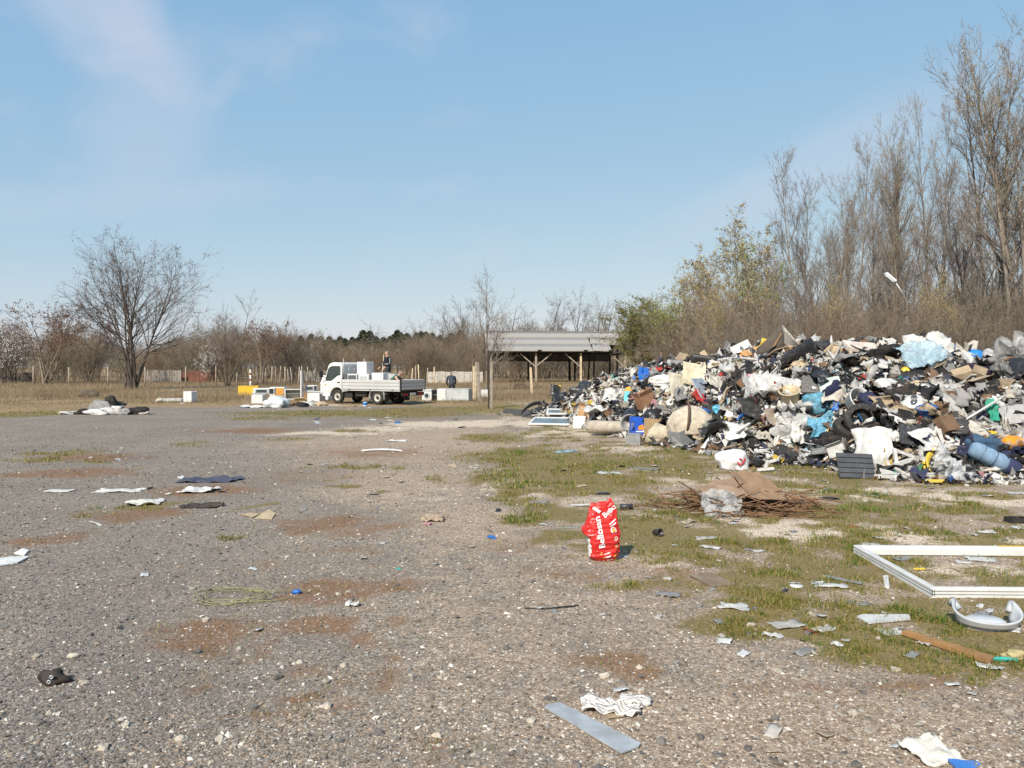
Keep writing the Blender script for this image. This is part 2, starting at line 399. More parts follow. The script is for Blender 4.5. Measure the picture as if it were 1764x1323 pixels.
def ground_mat():
    t = NT('yard_ground'); c = t.coord('Object')
    a = t.n('Attribute', attribute_name='Col'); sp = t.n('SeparateColor', {0: a.outputs['Color']})
    b = t.n('Attribute', attribute_name='Col2'); sq = t.n('SeparateColor', {0: b.outputs['Color']})
    grass, dry, brown = sp.outputs; pale, tan, side = sq.outputs
    nb = t.noise(c, 3.2, 5, .68); nf = t.noise(c, 26, 4, .7); nl = t.noise(c, .55, 3, .6)
    def sharpen(m, lo=.30, hi=.62, amt=1.):
        s1 = t.math('ADD', m, t.math('MULTIPLY', t.math('SUBTRACT', nb, .5), 1.2))
        s1 = t.math('ADD', s1, t.math('MULTIPLY', t.math('SUBTRACT', nf, .5), 1.15))
        return t.math('MULTIPLY', t.rng(s1, lo, hi), t.rng(m, .02, .15, 0, amt))
    # crushed stone: little cells of many greys, some pale chips
    v1 = t.n('TexVoronoi', {'Vector': c, 'Scale': 55.}); v2 = t.n('TexVoronoi', {'Vector': c, 'Scale': 120.})
    s1 = t.n('SeparateColor', {0: v1.outputs['Color']}).outputs[0]; s2 = t.n('SeparateColor', {0: v2.outputs['Color']}).outputs[1]
    mixs = t.math('ADD', t.math('MULTIPLY', s1, .5), t.math('MULTIPLY', s2, .5))
    grey = t.ramp(mixs, [(.0, (.066, .060, .054)), (.35, (.135, .119, .104)), (.62, (.185, .166, .147)), (.82, (.255, .23, .205)), (.97, (.48, .44, .39))])
    grey = t.mix(t.rng(nl, .35, .68, 0, .45), grey, (.118, .106, .096), 'MIX')
    dust = t.ramp(mixs, [(0, (.10, .074, .055)), (.4, (.235, .186, .145)), (.75, (.33, .27, .215)), (1, (.60, .53, .45))])
    lime = t.ramp(mixs, [(0, (.16, .13, .10)), (.3, (.30, .255, .20)), (.65, (.46, .405, .335)), (1, (.68, .62, .54))])
    moss = t.ramp(t.noise(c, 40, 4, .75), [(.25, (.055, .031, .020)), (.5, (.145, .082, .048)), (.75, (.27, .175, .098))])
    soil = t.ramp(t.noise(c, 45, 4, .75), [(.25, (.05, .042, .016)), (.5, (.125, .100, .040)), (.75, (.27, .21, .10))])
    straw = t.ramp(t.noise(c, 6, 6, .75), [(.25, (.10, .066, .036)), (.5, (.205, .15, .088)), (.75, (.33, .26, .16))])
    col = t.mix(sharpen(tan, .22, .80, .85), grey, dust); col = t.mix(sharpen(pale, .3, .62, .9), col, lime)
    col = t.mix(sharpen(brown, .26, .90, .82), col, moss); col = t.mix(sharpen(grass, .34, .66, .92), col, soil); col = t.mix(sharpen(dry, .3, .6), col, straw)
    st = t.math('SUBTRACT', 1., t.rng(v1.outputs['Distance'], 0, .7)); st2 = t.math('SUBTRACT', 1., t.rng(v2.outputs['Distance'], 0, .7))
    h = t.math('ADD', t.math('MULTIPLY', t.math('MULTIPLY', st, s1), .7), t.math('MULTIPLY', st2, .35))
    col = t.mix(1., col, (1.27, 1.20, 1.12), 'MULTIPLY')
    return t.done(col, .92, t.bump(h, .55, .012), Specular_IOR_Level=.15)
gme = np_mesh('ground', gv, gf, True, np.stack([g_grass, g_dry, g_brown], 1), [ground_mat()])
a2 = gme.color_attributes.new('Col2', 'FLOAT_COLOR', 'POINT'); c4 = np.ones((len(gv), 4), np.float32); c4[:, :3] = np.stack([g_pale, g_tan, g_side], 1); a2.data.foreach_set('color', c4.ravel())
tag(link('ground', gme), kind='structure')

# loose stones lying on the yard: real pebbles, thinning out with distance
rs = np.random.RandomState(4)
def vcol_mat(name, rough=.85, bump=.3, bs=60, spec=.25, dirt=0.0, trans=0.):
    t = NT(name); a = t.n('Attribute', attribute_name='Col').outputs['Color']; c = t.coord()
    n = t.noise(c, bs*.4, 4, .6); col = t.mix(t.rng(n, .3, .75, 0, .35), a, (.03, .025, .02))
    if dirt: col = t.mix(t.rng(t.noise(c, 7, 7, .7), .5, .75, 0, dirt), col, (.2, .155, .11))
    t.done(col, rough, t.bump(t.noise(c, bs, 4, .6), bump, .01)); t.b.inputs['Specular IOR Level'].default_value = spec
    if trans: t.b.inputs['Subsurface Weight'].default_value = 0
    return t.m
def depth_sample(n, y0, y1, xl, xr, p=2.0):
    u = rs.uniform(0, 1, n); y = (y0**(1-p)+u*(y1**(1-p)-y0**(1-p)))**(1/(1-p)); s = rs.uniform(xl, xr, n); return s*y, y
x, y = depth_sample(122000, 3.1, 34, -.88, .88, 2.15)
gr, dr, br, pa, ta, sd_ = masks(x, y)
keep = rs.uniform(0, 1, len(x)) > np.clip(gr*.95+dr*1.2+br*.45+ta*.32, 0, .96)
x, y, pa, ta, br = x[keep], y[keep], pa[keep], ta[keep], br[keep]
n = len(x); size = np.exp(rs.normal(math.log(.0068), .42, n))*np.clip(y/5., 1, 3.2)**.62; size = np.minimum(size, .028+.0*y)
octv = np.array([(1, 0, 0), (-.9, .1, .05), (.1, 1, -.05), (-.1, -.95, 0), (.1, .1, .75), (0, -.1, -.7)], float)
octf = np.array([(0, 2, 4), (2, 1, 4), (1, 3, 4), (3, 0, 4), (2, 0, 5), (1, 2, 5), (3, 1, 5), (0, 3, 5)])
scl = np.stack([size*rs.uniform(.75, 1.5, n), size*rs.uniform(.6, 1.1, n), size*rs.uniform(.45, .85, n)], 1)
V, F = scatter(octv, octf, np.stack([x, y, gz(x, y)+size*.16], 1), rand_rot(rs, n, .25), scl)
pw = np.clip(.085+.14*ta+.45*pa, 0, .65); k = rs.uniform(0, 1, n); g = rs.uniform(.06, .25, n)
colr = np.stack([g*1.20, g*1.11, g*1.02], 1)
tanm = (rs.uniform(0, 1, n) < .15+ta*.85); colr[tanm] = (np.array([.27, .21, .158])[None]*rs.uniform(.55, 1.25, (n, 1)))[tanm]
wh = k < pw; colr[wh] = (np.array([.58, .53, .46])[None]*rs.uniform(.6, 1.25, (n, 1)))[wh]
tag(link('gravel', np_mesh('gravel', V, F, False, np.repeat(colr, len(octv), 0), [vcol_mat('loose_stone')])), 'loose grey and pale stones strewn over the yard', 'gravel', kind='stuff')

# short grass in tufts on the weedy side and in the patches
def blades(x, y, h, w, lean, colr, z=None):
    n = len(x); a = rs.uniform(0, 2*PI, n); ca, sa = np.cos(a), np.sin(a); la = rs.uniform(0, 2*PI, n); L = np.abs(rs.normal(0, lean, n))*h
    z = gz(x, y) if z is None else z
    b0 = np.stack([x-ca*w, y-sa*w, z-.004], 1); b1 = np.stack([x+ca*w, y+sa*w, z-.004], 1)
    m0 = np.stack([x-ca*w*.6+np.cos(la)*L*.35, y-sa*w*.6+np.sin(la)*L*.35, z+h*.6], 1); m1 = np.stack([x+ca*w*.6+np.cos(la)*L*.35, y+sa*w*.6+np.sin(la)*L*.35, z+h*.6], 1)
    tp = np.stack([x+np.cos(la)*L, y+np.sin(la)*L, z+h*rs.uniform(.8, 1., n)], 1)
    V = np.stack([b0, b1, m0, m1, tp], 1).reshape(-1, 3); q = np.arange(n)[:, None]*5
    F = np.concatenate([q+np.array([[0, 1, 3]]), q+np.array([[0, 3, 2]]), q+np.array([[2, 3, 4]])]); return V, F, np.repeat(colr, 5, 0)
def blade_mat(name):
    t = NT(name); a = t.n('Attribute', attribute_name='Col').outputs['Color']
    t.done(a, .75); t.b.inputs['Specular IOR Level'].default_value = .2
    tr = t.n('BsdfTranslucent', {'Color': a}); mxs = t.n('MixShader', {0: .3}); t.t.links.new(t.b.outputs[0], mxs.inputs[1]); t.t.links.new(tr.outputs[0], mxs.inputs[2]); t.t.links.new(mxs.outputs[0], t.out.inputs[0]); return t.m
x, y = depth_sample(1000000, 3.6, 40, -.72, .90, 1.7)
gr, dr, br, pa, ta, sd_ = masks(x, y); cl = fbm(x*7, y*7, 111, 3); mac = fbm(x*1.4, y*1.4, 117, 3)
pr = np.clip((gr*1.3-.22), 0, 1)*np.clip((cl-.36)*4.5, 0, 1)*np.clip((mac-.36)*4.5, .08, 1)+.035*br*(cl > .5)
keep = rs.uniform(0, 1, len(x)) < pr; x, y, mac, cl, gr = x[keep], y[keep], mac[keep], cl[keep], gr[keep]
n = len(x); h = rs.uniform(.010, .040, n)*np.where(fbm(x*5, y*5, 171, 2) > .64, 1.4, 1.)*(.6+.8*np.clip((cl-.4)*3, 0, 1))*np.clip(y/6, 1, 2.0)**.55; w = .0022*np.clip(y/5, 1, 6)
gm = np.clip((fbm(x*.9, y*.9, 131, 3)-.44)*4.5, 0, 1)[:, None]*np.clip(gr*1.5-.3, 0, 1)[:, None]; rr = rs.uniform(0, 1, (n, 1)); v = rs.uniform(.6, 1.3, (n, 1))
fresh = np.array([[.080, .142, .014]]); olive = np.array([[.185, .168, .032]]); hay = np.array([[.38, .285, .11]])
colr = np.where(rr < .24+.50*gm, fresh, np.where(rr < .66, olive, hay))*v
V, F, C = blades(x, y, h, w, .9, colr); print('blades', n)
tag(link('grass', np_mesh('grass', V, F, False, C, [blade_mat('grass_blade')])), 'short green and olive grass growing through the gravel', 'grass', kind='stuff')
# long withered grass of the field behind
x, y = depth_sample(150000, 31, 100, -.78, .42, 1.35)
gr, dr, br, pa, ta, sd_ = masks(x, y); cl = fbm(x*.5, y*.5, 141, 4)
keep = (rs.uniform(0, 1, len(x)) < np.clip(dr*1.2-.2, 0, 1)*np.clip((cl-.28)*3.5, .1, 1)) & (((x-6)**2/20+(y-20)**2/60) > 1)
x, y, cl = x[keep], y[keep], cl[keep]; n = len(x); px_, py_ = upx(x, y)
tall = np.clip((y-34)/12, .15, 1)*np.where((px_ > 420) & (px_ < 740) & (py_ > 685), .55, 1)
h = rs.uniform(.08, .50, n)*tall*(.35+cl); w = .004*np.clip(y/30, 1, 3)
hue = np.clip((fbm(x*.16, y*.16, 151, 3)-.38)*4, 0, 1)[:, None]; v = rs.uniform(.6, 1.25, (n, 1))
colr = (np.array([[.31, .255, .165]])*(1-hue)+np.array([[.185, .128, .082]])*hue)*v
gg = (rs.uniform(0, 1, n) < .25) & (y < 42); colr[gg] = np.array([.14, .15, .05])*v[gg]
V, F, C = blades(x, y, h, w, .35, colr)
tag(link('dry_grass', np_mesh('dry_grass', V, F, False, C, [blade_mat('dry_blade')])), 'long withered straw coloured grass across the field behind the yard', 'grass', kind='stuff')
print('ground', len(gv), 'verts')
# ------------------------------------------------------------------ bare trees
def nrm(v): return v/np.maximum(np.linalg.norm(v, axis=-1, keepdims=True), 1e-9)
def grow_v(rs, p, d, L, n, wander, up):
    P = [p]; seg = (L/(n-1))[:, None]; d = d.copy()
    for k in range(n-1):
        d = d+rs.normal(0, wander, d.shape); d[:, 2] += up; d = nrm(d); p = p+d*seg; P.append(p)
    return np.stack(P, 1)
def tubes(P, Rd, sides):
    N, n, _ = P.shape; t = np.empty_like(P); t[:, 1:-1] = P[:, 2:]-P[:, :-2]; t[:, 0] = P[:, 1]-P[:, 0]; t[:, -1] = P[:, -1]-P[:, -2]; t = nrm(t)
    ref = np.array([.31, .87, .11]); u = nrm(np.cross(t, ref)); w = np.cross(t, u); a = np.arange(sides)*2*PI/sides
    V = P[:, :, None]+(u[:, :, None]*np.cos(a)[None, None, :, None]+w[:, :, None]*np.sin(a)[None, None, :, None])*Rd[:, :, None, None]
    b = (np.arange(N)*n*sides)[:, None, None]; i = (np.arange(n-1)*sides)[None, :, None]; j = np.arange(sides)[None, None]; j2 = (j+1) % sides
    F = np.stack([b+i+j, b+i+j2, b+i+sides+j2, b+i+sides+j], -1).reshape(-1, 4)
    return V.reshape(-1, 3), F
def make_tree(seed, stems, levels, bark, twig, leaf=None, bark_top=None):
    """stems: list of (x, y, tilt deg, heading deg, length, radius); levels: dicts for each order of branching. Returns (trunk arrays, crown arrays)"""
    rs = np.random.RandomState(seed); st = np.array(stems, float); L0 = levels[0]
    p = np.stack([st[:, 0], st[:, 1], np.full(len(st), -.15)], 1); ti = np.radians(st[:, 2]); hd = np.radians(st[:, 3])
    d = np.stack([np.sin(ti)*np.cos(hd), np.sin(ti)*np.sin(hd), np.cos(ti)], 1); Ln = st[:, 4]; r = st[:, 5]
    out = []; P = grow_v(rs, p, d, Ln, L0['n'], L0['w'], L0['up'])
    tt = np.linspace(0, 1, L0['n'])[None]; Rd = r[:, None]*(1-.88*tt**.9); out.append((P, Rd, L0['s']))
    for lv in levels[1:]:
        N, n, _ = P.shape; cnt = np.maximum(rs.poisson(lv['k']*(Ln/Ln.mean())**lv.get('lp', .7)), lv.get('min', 0)); idx = np.repeat(np.arange(N), cnt); M_ = len(idx)
        t = lv['t0']+(1-lv['t0'])*rs.uniform(0, 1, M_)**lv.get('tp', .85); f = t*(n-1); i0 = np.minimum(f.astype(int), n-2); fr = (f-i0)[:, None]
        p = P[idx, i0]*(1-fr)+P[idx, i0+1]*fr; tg = nrm(P[idx, i0+1]-P[idx, i0])
        rp = Rd[idx, i0]*(1-fr[:, 0])+Rd[idx, i0+1]*fr[:, 0]
        q = nrm(np.cross(tg, rs.normal(0, 1, (M_, 3)))); an = np.radians(rs.normal(lv['a'], lv.get('as', 10), M_))[:, None]
        d = tg*np.cos(an)+q*np.sin(an)
        sh = lv['sh'](t); Ln = Ln[idx]*lv['r']*sh*rs.uniform(.6, 1.25, M_); Ln = np.maximum(Ln, .08)
        r = np.minimum(rp*.62, Ln*lv.get('rl', .014)+.003); r = np.maximum(r, lv.get('rmin', .004))
        P = grow_v(rs, p, d, Ln, lv['n'], lv['w'], lv['up']); tt = np.linspace(0, 1, lv['n'])[None]; Rd = r[:, None]*(1-.75*tt); out.append((P, Rd, lv['s']))
    def pack(lst, c0, c1):
        Vs, Fs, Cs = [], [], []; o = 0
        for k, (P_, R_, s_) in enumerate(lst):
            V, F = tubes(P_, R_, s_); N, n, _ = P_.shape
            cv = rs.uniform(.75, 1.2, (N, 1, 1, 1))*np.ones((N, n, s_, 1)); base = np.array(c0 if k == 0 else c1); C = (cv*base).reshape(-1, 3)
            if k == 0 and bark_top is not None:
                hz = np.clip(V[:, 2:3]/max(V[:, 2].max(), 1), 0, 1)**.7; C = C*(1-hz)+np.array(bark_top)*hz
            Vs.append(V); Fs.append(F+o); Cs.append(C); o += len(V)
        return [np.concatenate(Vs), np.concatenate(Fs), np.concatenate(Cs)]
    trunk = pack(out[:2], bark, [b*.9 for b in bark]); crown = pack(out[2:], twig, twig)
    if leaf:
        P_ = out[leaf.get('lv', -1)][0]; k = leaf['k']; N, n, _ = P_.shape; idx = rs.randint(0, N, int(N*k)); f = rs.uniform(.25, 1, len(idx))*(n-1); i0 = np.minimum(f.astype(int), n-2); fr = (f-i0)[:, None]
        p = P_[idx, i0]*(1-fr)+P_[idx, i0+1]*fr+rs.normal(0, leaf.get('j', .02), (len(idx), 3))
        hmin = leaf.get('h0', 0)*P_[:, :, 2].max(); p = p[p[:, 2] > hmin]; m = len(p); s = rs.uniform(.6, 1.4, m)*leaf['s']
        tv = np.array([(-.5, 0, 0), (0, -.32, .05), (.55, 0, 0), (0, .32, .05)]); V, F = scatter(tv, np.array([[0, 1, 2, 3]]), p, rand_rot(rs, m, 1.0), s)
        cs = np.array(leaf['c']); C = cs[rs.randint(0, len(cs), m)]*rs.uniform(.7, 1.3, (m, 1)); o = len(crown[0])
        crown = [np.concatenate([crown[0], V]), np.concatenate([crown[1], F+o]), np.concatenate([crown[2], np.repeat(C, 4, 0)])]
    return trunk, crown
def bark_mat():
    t = NT('bark'); a = t.n('Attribute', attribute_name='Col').outputs['Color']; c = t.coord()
    n = t.noise(t.n('Mapping', {0: c, 'Scale': (6, 6, 1.5)}).outputs[0], 2.5, 4, .65)
    t.done(t.mix(t.rng(n, .35, .7, 0, .45), a, (.03, .024, .02)), .9); t.b.inputs['Specular IOR Level'].default_value = .15; return t.m
BARK = bark_mat()
flat = lambda t: np.ones_like(t)
def dome(a, b, c): return lambda t: np.interp(t, [0, .25, .5, .75, 1], [a, (a+b)/2+.1, b, (b+c)/2, c])
rg = random.Random(7)
def fan(n, tilt, L, r, spread=.4, tmin=2):
    return [(rg.gauss(0, spread), rg.gauss(0, spread), tmin+(tilt-tmin)*math.sqrt(rg.random()), i*360/n+rg.uniform(-25, 25), L*rg.uniform(.72, 1.05), r*rg.uniform(.6, 1.1)) for i in range(n)]
GREYB = (.115, .098, .085); BRN = (.235, .19, .14); RED = (.225, .168, .12); PALEB = (.36, .31, .25); TWG = (.150, .112, .086)
def L(n, w, up, s, **k): return dict(n=n, w=w, up=up, s=s, **k)
TV = {}
def variant(key, *a, **k):
    tr, cr = make_tree(*a, **k)
    TV[key] = (np_mesh('trunk', tr[0], tr[1], True, tr[2], [BARK]), np_mesh('crown', cr[0], cr[1], False, cr[2], [BARK]))
    TV[key][0]['h'] = float(max(tr[0][:, 2].max(), cr[0][:, 2].max()))
# spreading many-stemmed tree of the left field (unit: metres, real size)
variant('spread', 11, fan(11, 20, 11.5, .11, .3), [L(9, .05, .0, 6), L(7, .10, .03, 4, k=14, t0=.22, a=44, r=.40, sh=dome(.9, 1., .5), rl=.011), L(5, .12, .03, 3, k=8, t0=.2, a=38, r=.42, sh=flat, rl=.009, rmin=.010),
        L(3, .12, .02, 3, k=4.5, t0=.2, a=38, r=.42, sh=flat, rmin=.007)], (.12, .098, .083), (.135, .105, .09), dict(k=.35, s=.10, c=[(.15, .09, .065), (.11, .07, .055)], j=.05))
variant('round', 12, fan(5, 26, 8.8, .10, .15), [L(8, .07, .03, 6), L(6, .12, .05, 4, k=13, t0=.22, a=42, r=.42, sh=dome(1, .85, .4), rl=.012), L(4, .14, .03, 3, k=9, t0=.2, a=40, r=.42, sh=flat, rmin=.010),
        L(3, .14, .02, 3, k=5, t0=.2, a=40, r=.45, sh=flat, rmin=.008)], BRN, (.19, .13, .10), dict(k=.8, s=.13, c=[(.20, .115, .08), (.15, .09, .07)], j=.06, h0=.35))
variant('ash', 13, fan(5, 16, 9.6, .09, .2), [L(9, .05, .03, 6), L(6, .09, .08, 4, k=12, t0=.25, a=36, r=.36, sh=dome(1, .9, .4), rl=.011), L(4, .1, .06, 3, k=8, t0=.2, a=34, r=.42, sh=flat, rmin=.009),
        L(3, .1, .05, 3, k=4, t0=.2, a=34, r=.45, sh=flat, rmin=.007)], (.16, .13, .105), (.19, .15, .125))
# tall ascending poplars of the wood on the right
for q, (sd_, nst, tl) in enumerate(((21, 3, 8), (22, 4, 9), (23, 3, 6))):
    variant('poplar%d' % q, sd_, fan(nst, tl, 17, .15, .3), [L(12, .028, .02, 7), L(7, .06, .10, 4, k=24, t0=.28, tp=.66, a=33, r=.22, sh=dome(.9, 1.0, .62), rl=.010), L(4, .09, .08, 3, k=11, t0=.12, a=32, r=.36, sh=flat, rl=.008, rmin=.009),
            L(3, .1, .05, 3, k=5.5, t0=.15, a=34, r=.40, sh=flat, rmin=.007)], (.25, .215, .175), (.235, .19, .155), dict(k=[.45, .8, .4][q], s=.065, c=[[(.24, .15, .10), (.28, .20, .135)], [(.34, .32, .14), (.28, .21, .13), (.38, .34, .16)], [(.3, .25, .16), (.23, .17, .12)]][q], j=.05, h0=.45), bark_top=(.27, .23, .19))
# crooked sparse locusts behind the shed
for q in range(3):
    variant('locust%d' % q, 31+q, fan(1+q % 2, 6, 13.5, .17, .3), [L(10, .085, .03, 6), L(7, .16, .06, 4, k=9, t0=.40, a=42, r=.34, sh=dome(1, .9, .45), rl=.013), L(5, .19, .05, 3, k=6.5, t0=.25, a=45, r=.42, sh=flat, rl=.011, rmin=.014),
            L(3, .2, .04, 3, k=4.5, t0=.25, a=42, r=.42, sh=flat, rmin=.011)], (.15, .132, .12), (.16, .138, .125))
variant('slim', 41, [(0, 0, 1, 0, 10.4, .10), (.9, .2, 5, 20, 7, .06), (-1.2, 0, 3, 120, 7.5, .06)], [L(12, .018, .01, 6), L(6, .07, .09, 3, k=26, t0=.16, tp=1., a=44, r=.30, sh=dome(1.1, .9, .3), rl=.012), L(4, .1, .06, 3, k=7, t0=.2, a=38, r=.42, sh=flat, rmin=.009),
        L(3, .1, .04, 3, k=3, t0=.2, a=38, r=.45, sh=flat, rmin=.008)], (.22, .185, .15), (.19, .155, .125))
# pale young trees coming into leaf at the wood's edge
for q in range(2):
    lf = [[(.38, .30, .14), (.42, .36, .15), (.34, .25, .13)], [(.30, .36, .09), (.37, .41, .11), (.24, .28, .08)]][q]
    variant('budding%d' % q, 51+q, fan(4, 10, 11.5, .085, .35), [L(10, .035, .02, 6), L(6, .08, .09, 4, k=17, t0=.22, tp=.85, a=34, r=.30, sh=dome(1, 1, .4), rl=.009), L(4, .1, .06, 3, k=8, t0=.15, a=34, r=.40, sh=flat, rmin=.009),
            L(3, .12, .04, 3, k=4, t0=.2, a=36, r=.42, sh=flat, rmin=.007)], PALEB, (.30, .235, .165), dict(k=3.2+1.0*q, s=.10, c=lf, j=.06, h0=.3), bark_top=(.24, .2, .15))
variant('willow', 61, fan(9, 30, 7.5, .10, .5), [L(8, .08, .03, 5), L(6, .13, .05, 3, k=12, t0=.2, a=40, r=.42, sh=dome(1, .95, .6), rl=.011), L(4, .14, .03, 3, k=9, t0=.15, a=40, r=.42, sh=flat, rmin=.009),
        L(3, .15, .02, 3, k=4, t0=.2, a=42, r=.45, sh=flat, rmin=.007)], (.14, .12, .085), (.18, .155, .085), dict(k=5.0, s=.12, c=[(.17, .185, .05), (.22, .225, .065), (.14, .135, .05), (.20, .165, .08)], j=.09, h0=.06))
# shrubs for thickets
for q in range(4):
    cc_ = [RED, BRN, (.30, .25, .18), (.20, .168, .135)][q]
    variant('shrub%d' % q, 71+q, fan(17, [30, 24, 36, 26][q], [4.6, 5.6, 3.8, 5.0][q], .032, .7), [L(7, .08, .02, 4), L(5, .12, .04, 3, k=7, t0=.2, a=32, r=.42, sh=dome(1, .9, .5), rl=.008, rmin=.009), L(4, .13, .03, 3, k=6, t0=.15, a=34, r=.48, sh=flat, rmin=.008),
            L(3, .13, .02, 3, k=2.5, t0=.2, a=36, r=.5, sh=flat, rmin=.007)], cc_, cc_, dict(k=.25, s=.07, c=[(.17, .10, .06), (.2, .15, .08)], j=.05) if q % 2 else None)
variant('blossom', 81, fan(11, 32, 4.2, .05, .4), [L(7, .08, .03, 4), L(5, .12, .04, 3, k=8, t0=.2, a=36, r=.42, sh=dome(1, .9, .5), rmin=.01), L(4, .13, .02, 3, k=6, t0=.15, a=36, r=.45, sh=flat, rmin=.009), L(3, .13, .02, 3, k=3, t0=.2, a=38, r=.5, sh=flat, rmin=.008)],
        (.10, .085, .075), (.14, .115, .10), dict(k=3.2, s=.085, c=[(.72, .68, .66), (.62, .57, .55), (.78, .74, .70)], j=.06))
def pine_arrays(seed):
    rs = np.random.RandomState(seed); H = 11.; t = rs.uniform(.25, 1, 2600)**.8; z = t*H; rad = (1-t)**.6*4.6*(.55+.45*np.sin(z*4.1+rs.uniform(0, 6))**2)*rs.uniform(.3, 1, len(t))+.12; a = rs.uniform(0, 2*PI, len(t))
    p = np.stack([rad*np.cos(a), rad*np.sin(a), z-rad*.12], 1); tv = np.array([(-.5, 0, 0), (0, -.25, .1), (.5, 0, .05), (0, .25, .1)])
    V, F = scatter(tv, np.array([[0, 1, 2, 3]]), p, rand_rot(rs, len(p), .8), rs.uniform(.5, 1.2, len(p))); C = np.repeat(np.array([[.045, .062, .034]])*rs.uniform(.6, 1.7, (len(p), 1)), 4, 0)
    P = np.array([[(0, 0, 0), (.05, 0, 4), (0, .05, 10.5)]], float); v2, f2 = tubes(P, np.array([[.17, .13, .03]]), 6)
    return (v2, f2, np.full((len(v2), 3), .1)), (V, F, C)
tr, cr = pine_arrays(5); TV['pine'] = (np_mesh('trunk', tr[0], tr[1], True, tr[2], [BARK]), np_mesh('crown', cr[0], cr[1], False, cr[2], [BARK])); TV['pine'][0]['h'] = float(cr[0][:, 2].max())
def plant(key, name, px, top, Y, label, cat='tree', group=None, rz=None, wide=1.0, lean=(0, 0)):
    """stand a tree at distance Y so that its top reaches row `top` of the photograph"""
    p = at(px, 632, Y); p.z = float(gz(p.x, p.y)); h = at(px, top, Y).z-p.z; me = TV[key]; s = h/me[0]['h']
    o = empty(name, p, 0, label, cat, group); o.rotation_euler = (lean[0], lean[1], rg.uniform(0, 6.28) if rz is None else rz); o.scale = (s*wide, s*wide, s)
    link('trunk', me[0], o); link('crown', me[1], o); return o
def mass(name, label, cat, keys, pts):
    """a wood or thicket that reads as one mass: plants instanced on points (x, y, z, scale, heading, variant)"""
    me = bpy.data.meshes.new(name); me.from_pydata([p[:3] for p in pts], [], [])
    for an, k, ty in (('scl', 3, 'FLOAT'), ('rz', 4, 'FLOAT'), ('vi', 5, 'INT')):
        a = me.attributes.new(an, ty, 'POINT'); a.data.foreach_set('value', [p[k] for p in pts])
    o = link(name, me); g = bpy.data.node_groups.new(name, 'GeometryNodeTree')
    g.interface.new_socket('Geometry', in_out='INPUT', socket_type='NodeSocketGeometry'); g.interface.new_socket('Geometry', in_out='OUTPUT', socket_type='NodeSocketGeometry')
    nd = lambda t: g.nodes.new(t); gi = nd('NodeGroupInput'); go = nd('NodeGroupOutput'); ip = nd('GeometryNodeInstanceOnPoints'); jn = nd('GeometryNodeJoinGeometry')
    for k in reversed(keys):
        bmj = bpy.data.objects.new('plant_form', joined(k)); oi = nd('GeometryNodeObjectInfo'); oi.inputs[0].default_value = bmj; oi.inputs[1].default_value = False
        gt = nd('GeometryNodeGeometryToInstance'); g.links.new(oi.outputs['Geometry'], gt.inputs[0]); g.links.new(gt.outputs[0], jn.inputs[0])
    def attr(n, ty):
        a = nd('GeometryNodeInputNamedAttribute'); a.data_type = ty; a.inputs[0].default_value = n; return a.outputs[0]
    cx = nd('ShaderNodeCombineXYZ'); g.links.new(attr('rz', 'FLOAT'), cx.inputs[2])
    g.links.new(gi.outputs[0], ip.inputs['Points']); g.links.new(jn.outputs[0], ip.inputs['Instance']); ip.inputs['Pick Instance'].default_value = True
    g.links.new(attr('vi', 'INT'), ip.inputs['Instance Index']); g.links.new(cx.outputs[0], ip.inputs['Rotation']); g.links.new(attr('scl', 'FLOAT'), ip.inputs['Scale']); g.links.new(ip.outputs[0], go.inputs[0])
    md = o.modifiers.new('plants', 'NODES'); md.node_group = g
    return tag(o, label, cat, kind='stuff')
JN = {}
def joined(k):
    if k in JN: return JN[k]
    bm = bmesh.new(); bm.from_mesh(TV[k][0]); bm.from_mesh(TV[k][1]); me = bpy.data.meshes.new('plant_form'); bm.to_mesh(me); bm.free(); me.materials.append(BARK); JN[k] = me; return me
def mp_(px, Y, s, n): p = at(px, 632, Y); return (p.x, p.y, 0., s, rg.uniform(0, 6.28), n)

# far wood at the left, brown and dense, and pines showing over it
pts = []
for i in range(230):
    px = rg.uniform(-420, 840); Y = rg.uniform(90, 150); top = np.interp(px, [-420, 0, 240, 340, 420, 540, 620, 760, 840], [566, 572, 590, 580, 566, 588, 590, 588, 585])+rg.gauss(0, 7)
    h = at(px, top, Y).z; pts.append(mp_(px, Y, h/5.3, rg.randrange(4)))
mass('far_wood', 'dense brown leafless wood along the far edge of the field', 'wood', ['shrub0', 'shrub1', 'shrub2', 'shrub3'], pts)
pts = [mp_(x_, rg.uniform(165, 200), rg.uniform(.92, 1.12)*(1 if x_ > 600 else .9), 0) for x_ in np.linspace(490, 800, 30)+np.array([rg.uniform(-4, 4) for _ in range(30)])]
mass('pine_wood', 'dark green pines showing above the far brown wood', 'wood', ['pine'], [(a, b, c, d*at(0, 577, b).z/11., e, f) for a, b, c, d, e, f in pts])
# thicket in front of and between the trees on the right
pts = []
for i in range(150):
    px = rg.uniform(1168, 2350); Y = rg.uniform(29, 52) if px > 1225 else rg.uniform(56, 80)
    top = np.interp(px, [1120, 1160, 1300, 1500, 1700, 2350], [590, 560, 540, 528, 518, 480])+rg.gauss(0, 26)+ (52-Y)*.8
    pts.append(mp_(px, Y, min(1.7, at(px, top, Y).z/5.2), rg.randrange(4)))
for i in range(70):
    px = rg.uniform(770, 1180); Y = rg.uniform(112, 150); pts.append(mp_(px, Y, at(px, 578+rg.gauss(0, 10), Y).z/5.0, rg.randrange(4)))
mass('thicket', 'tangled brown leafless undergrowth behind the rubbish heap', 'undergrowth', ['shrub0', 'shrub1', 'shrub2', 'shrub3'], pts)

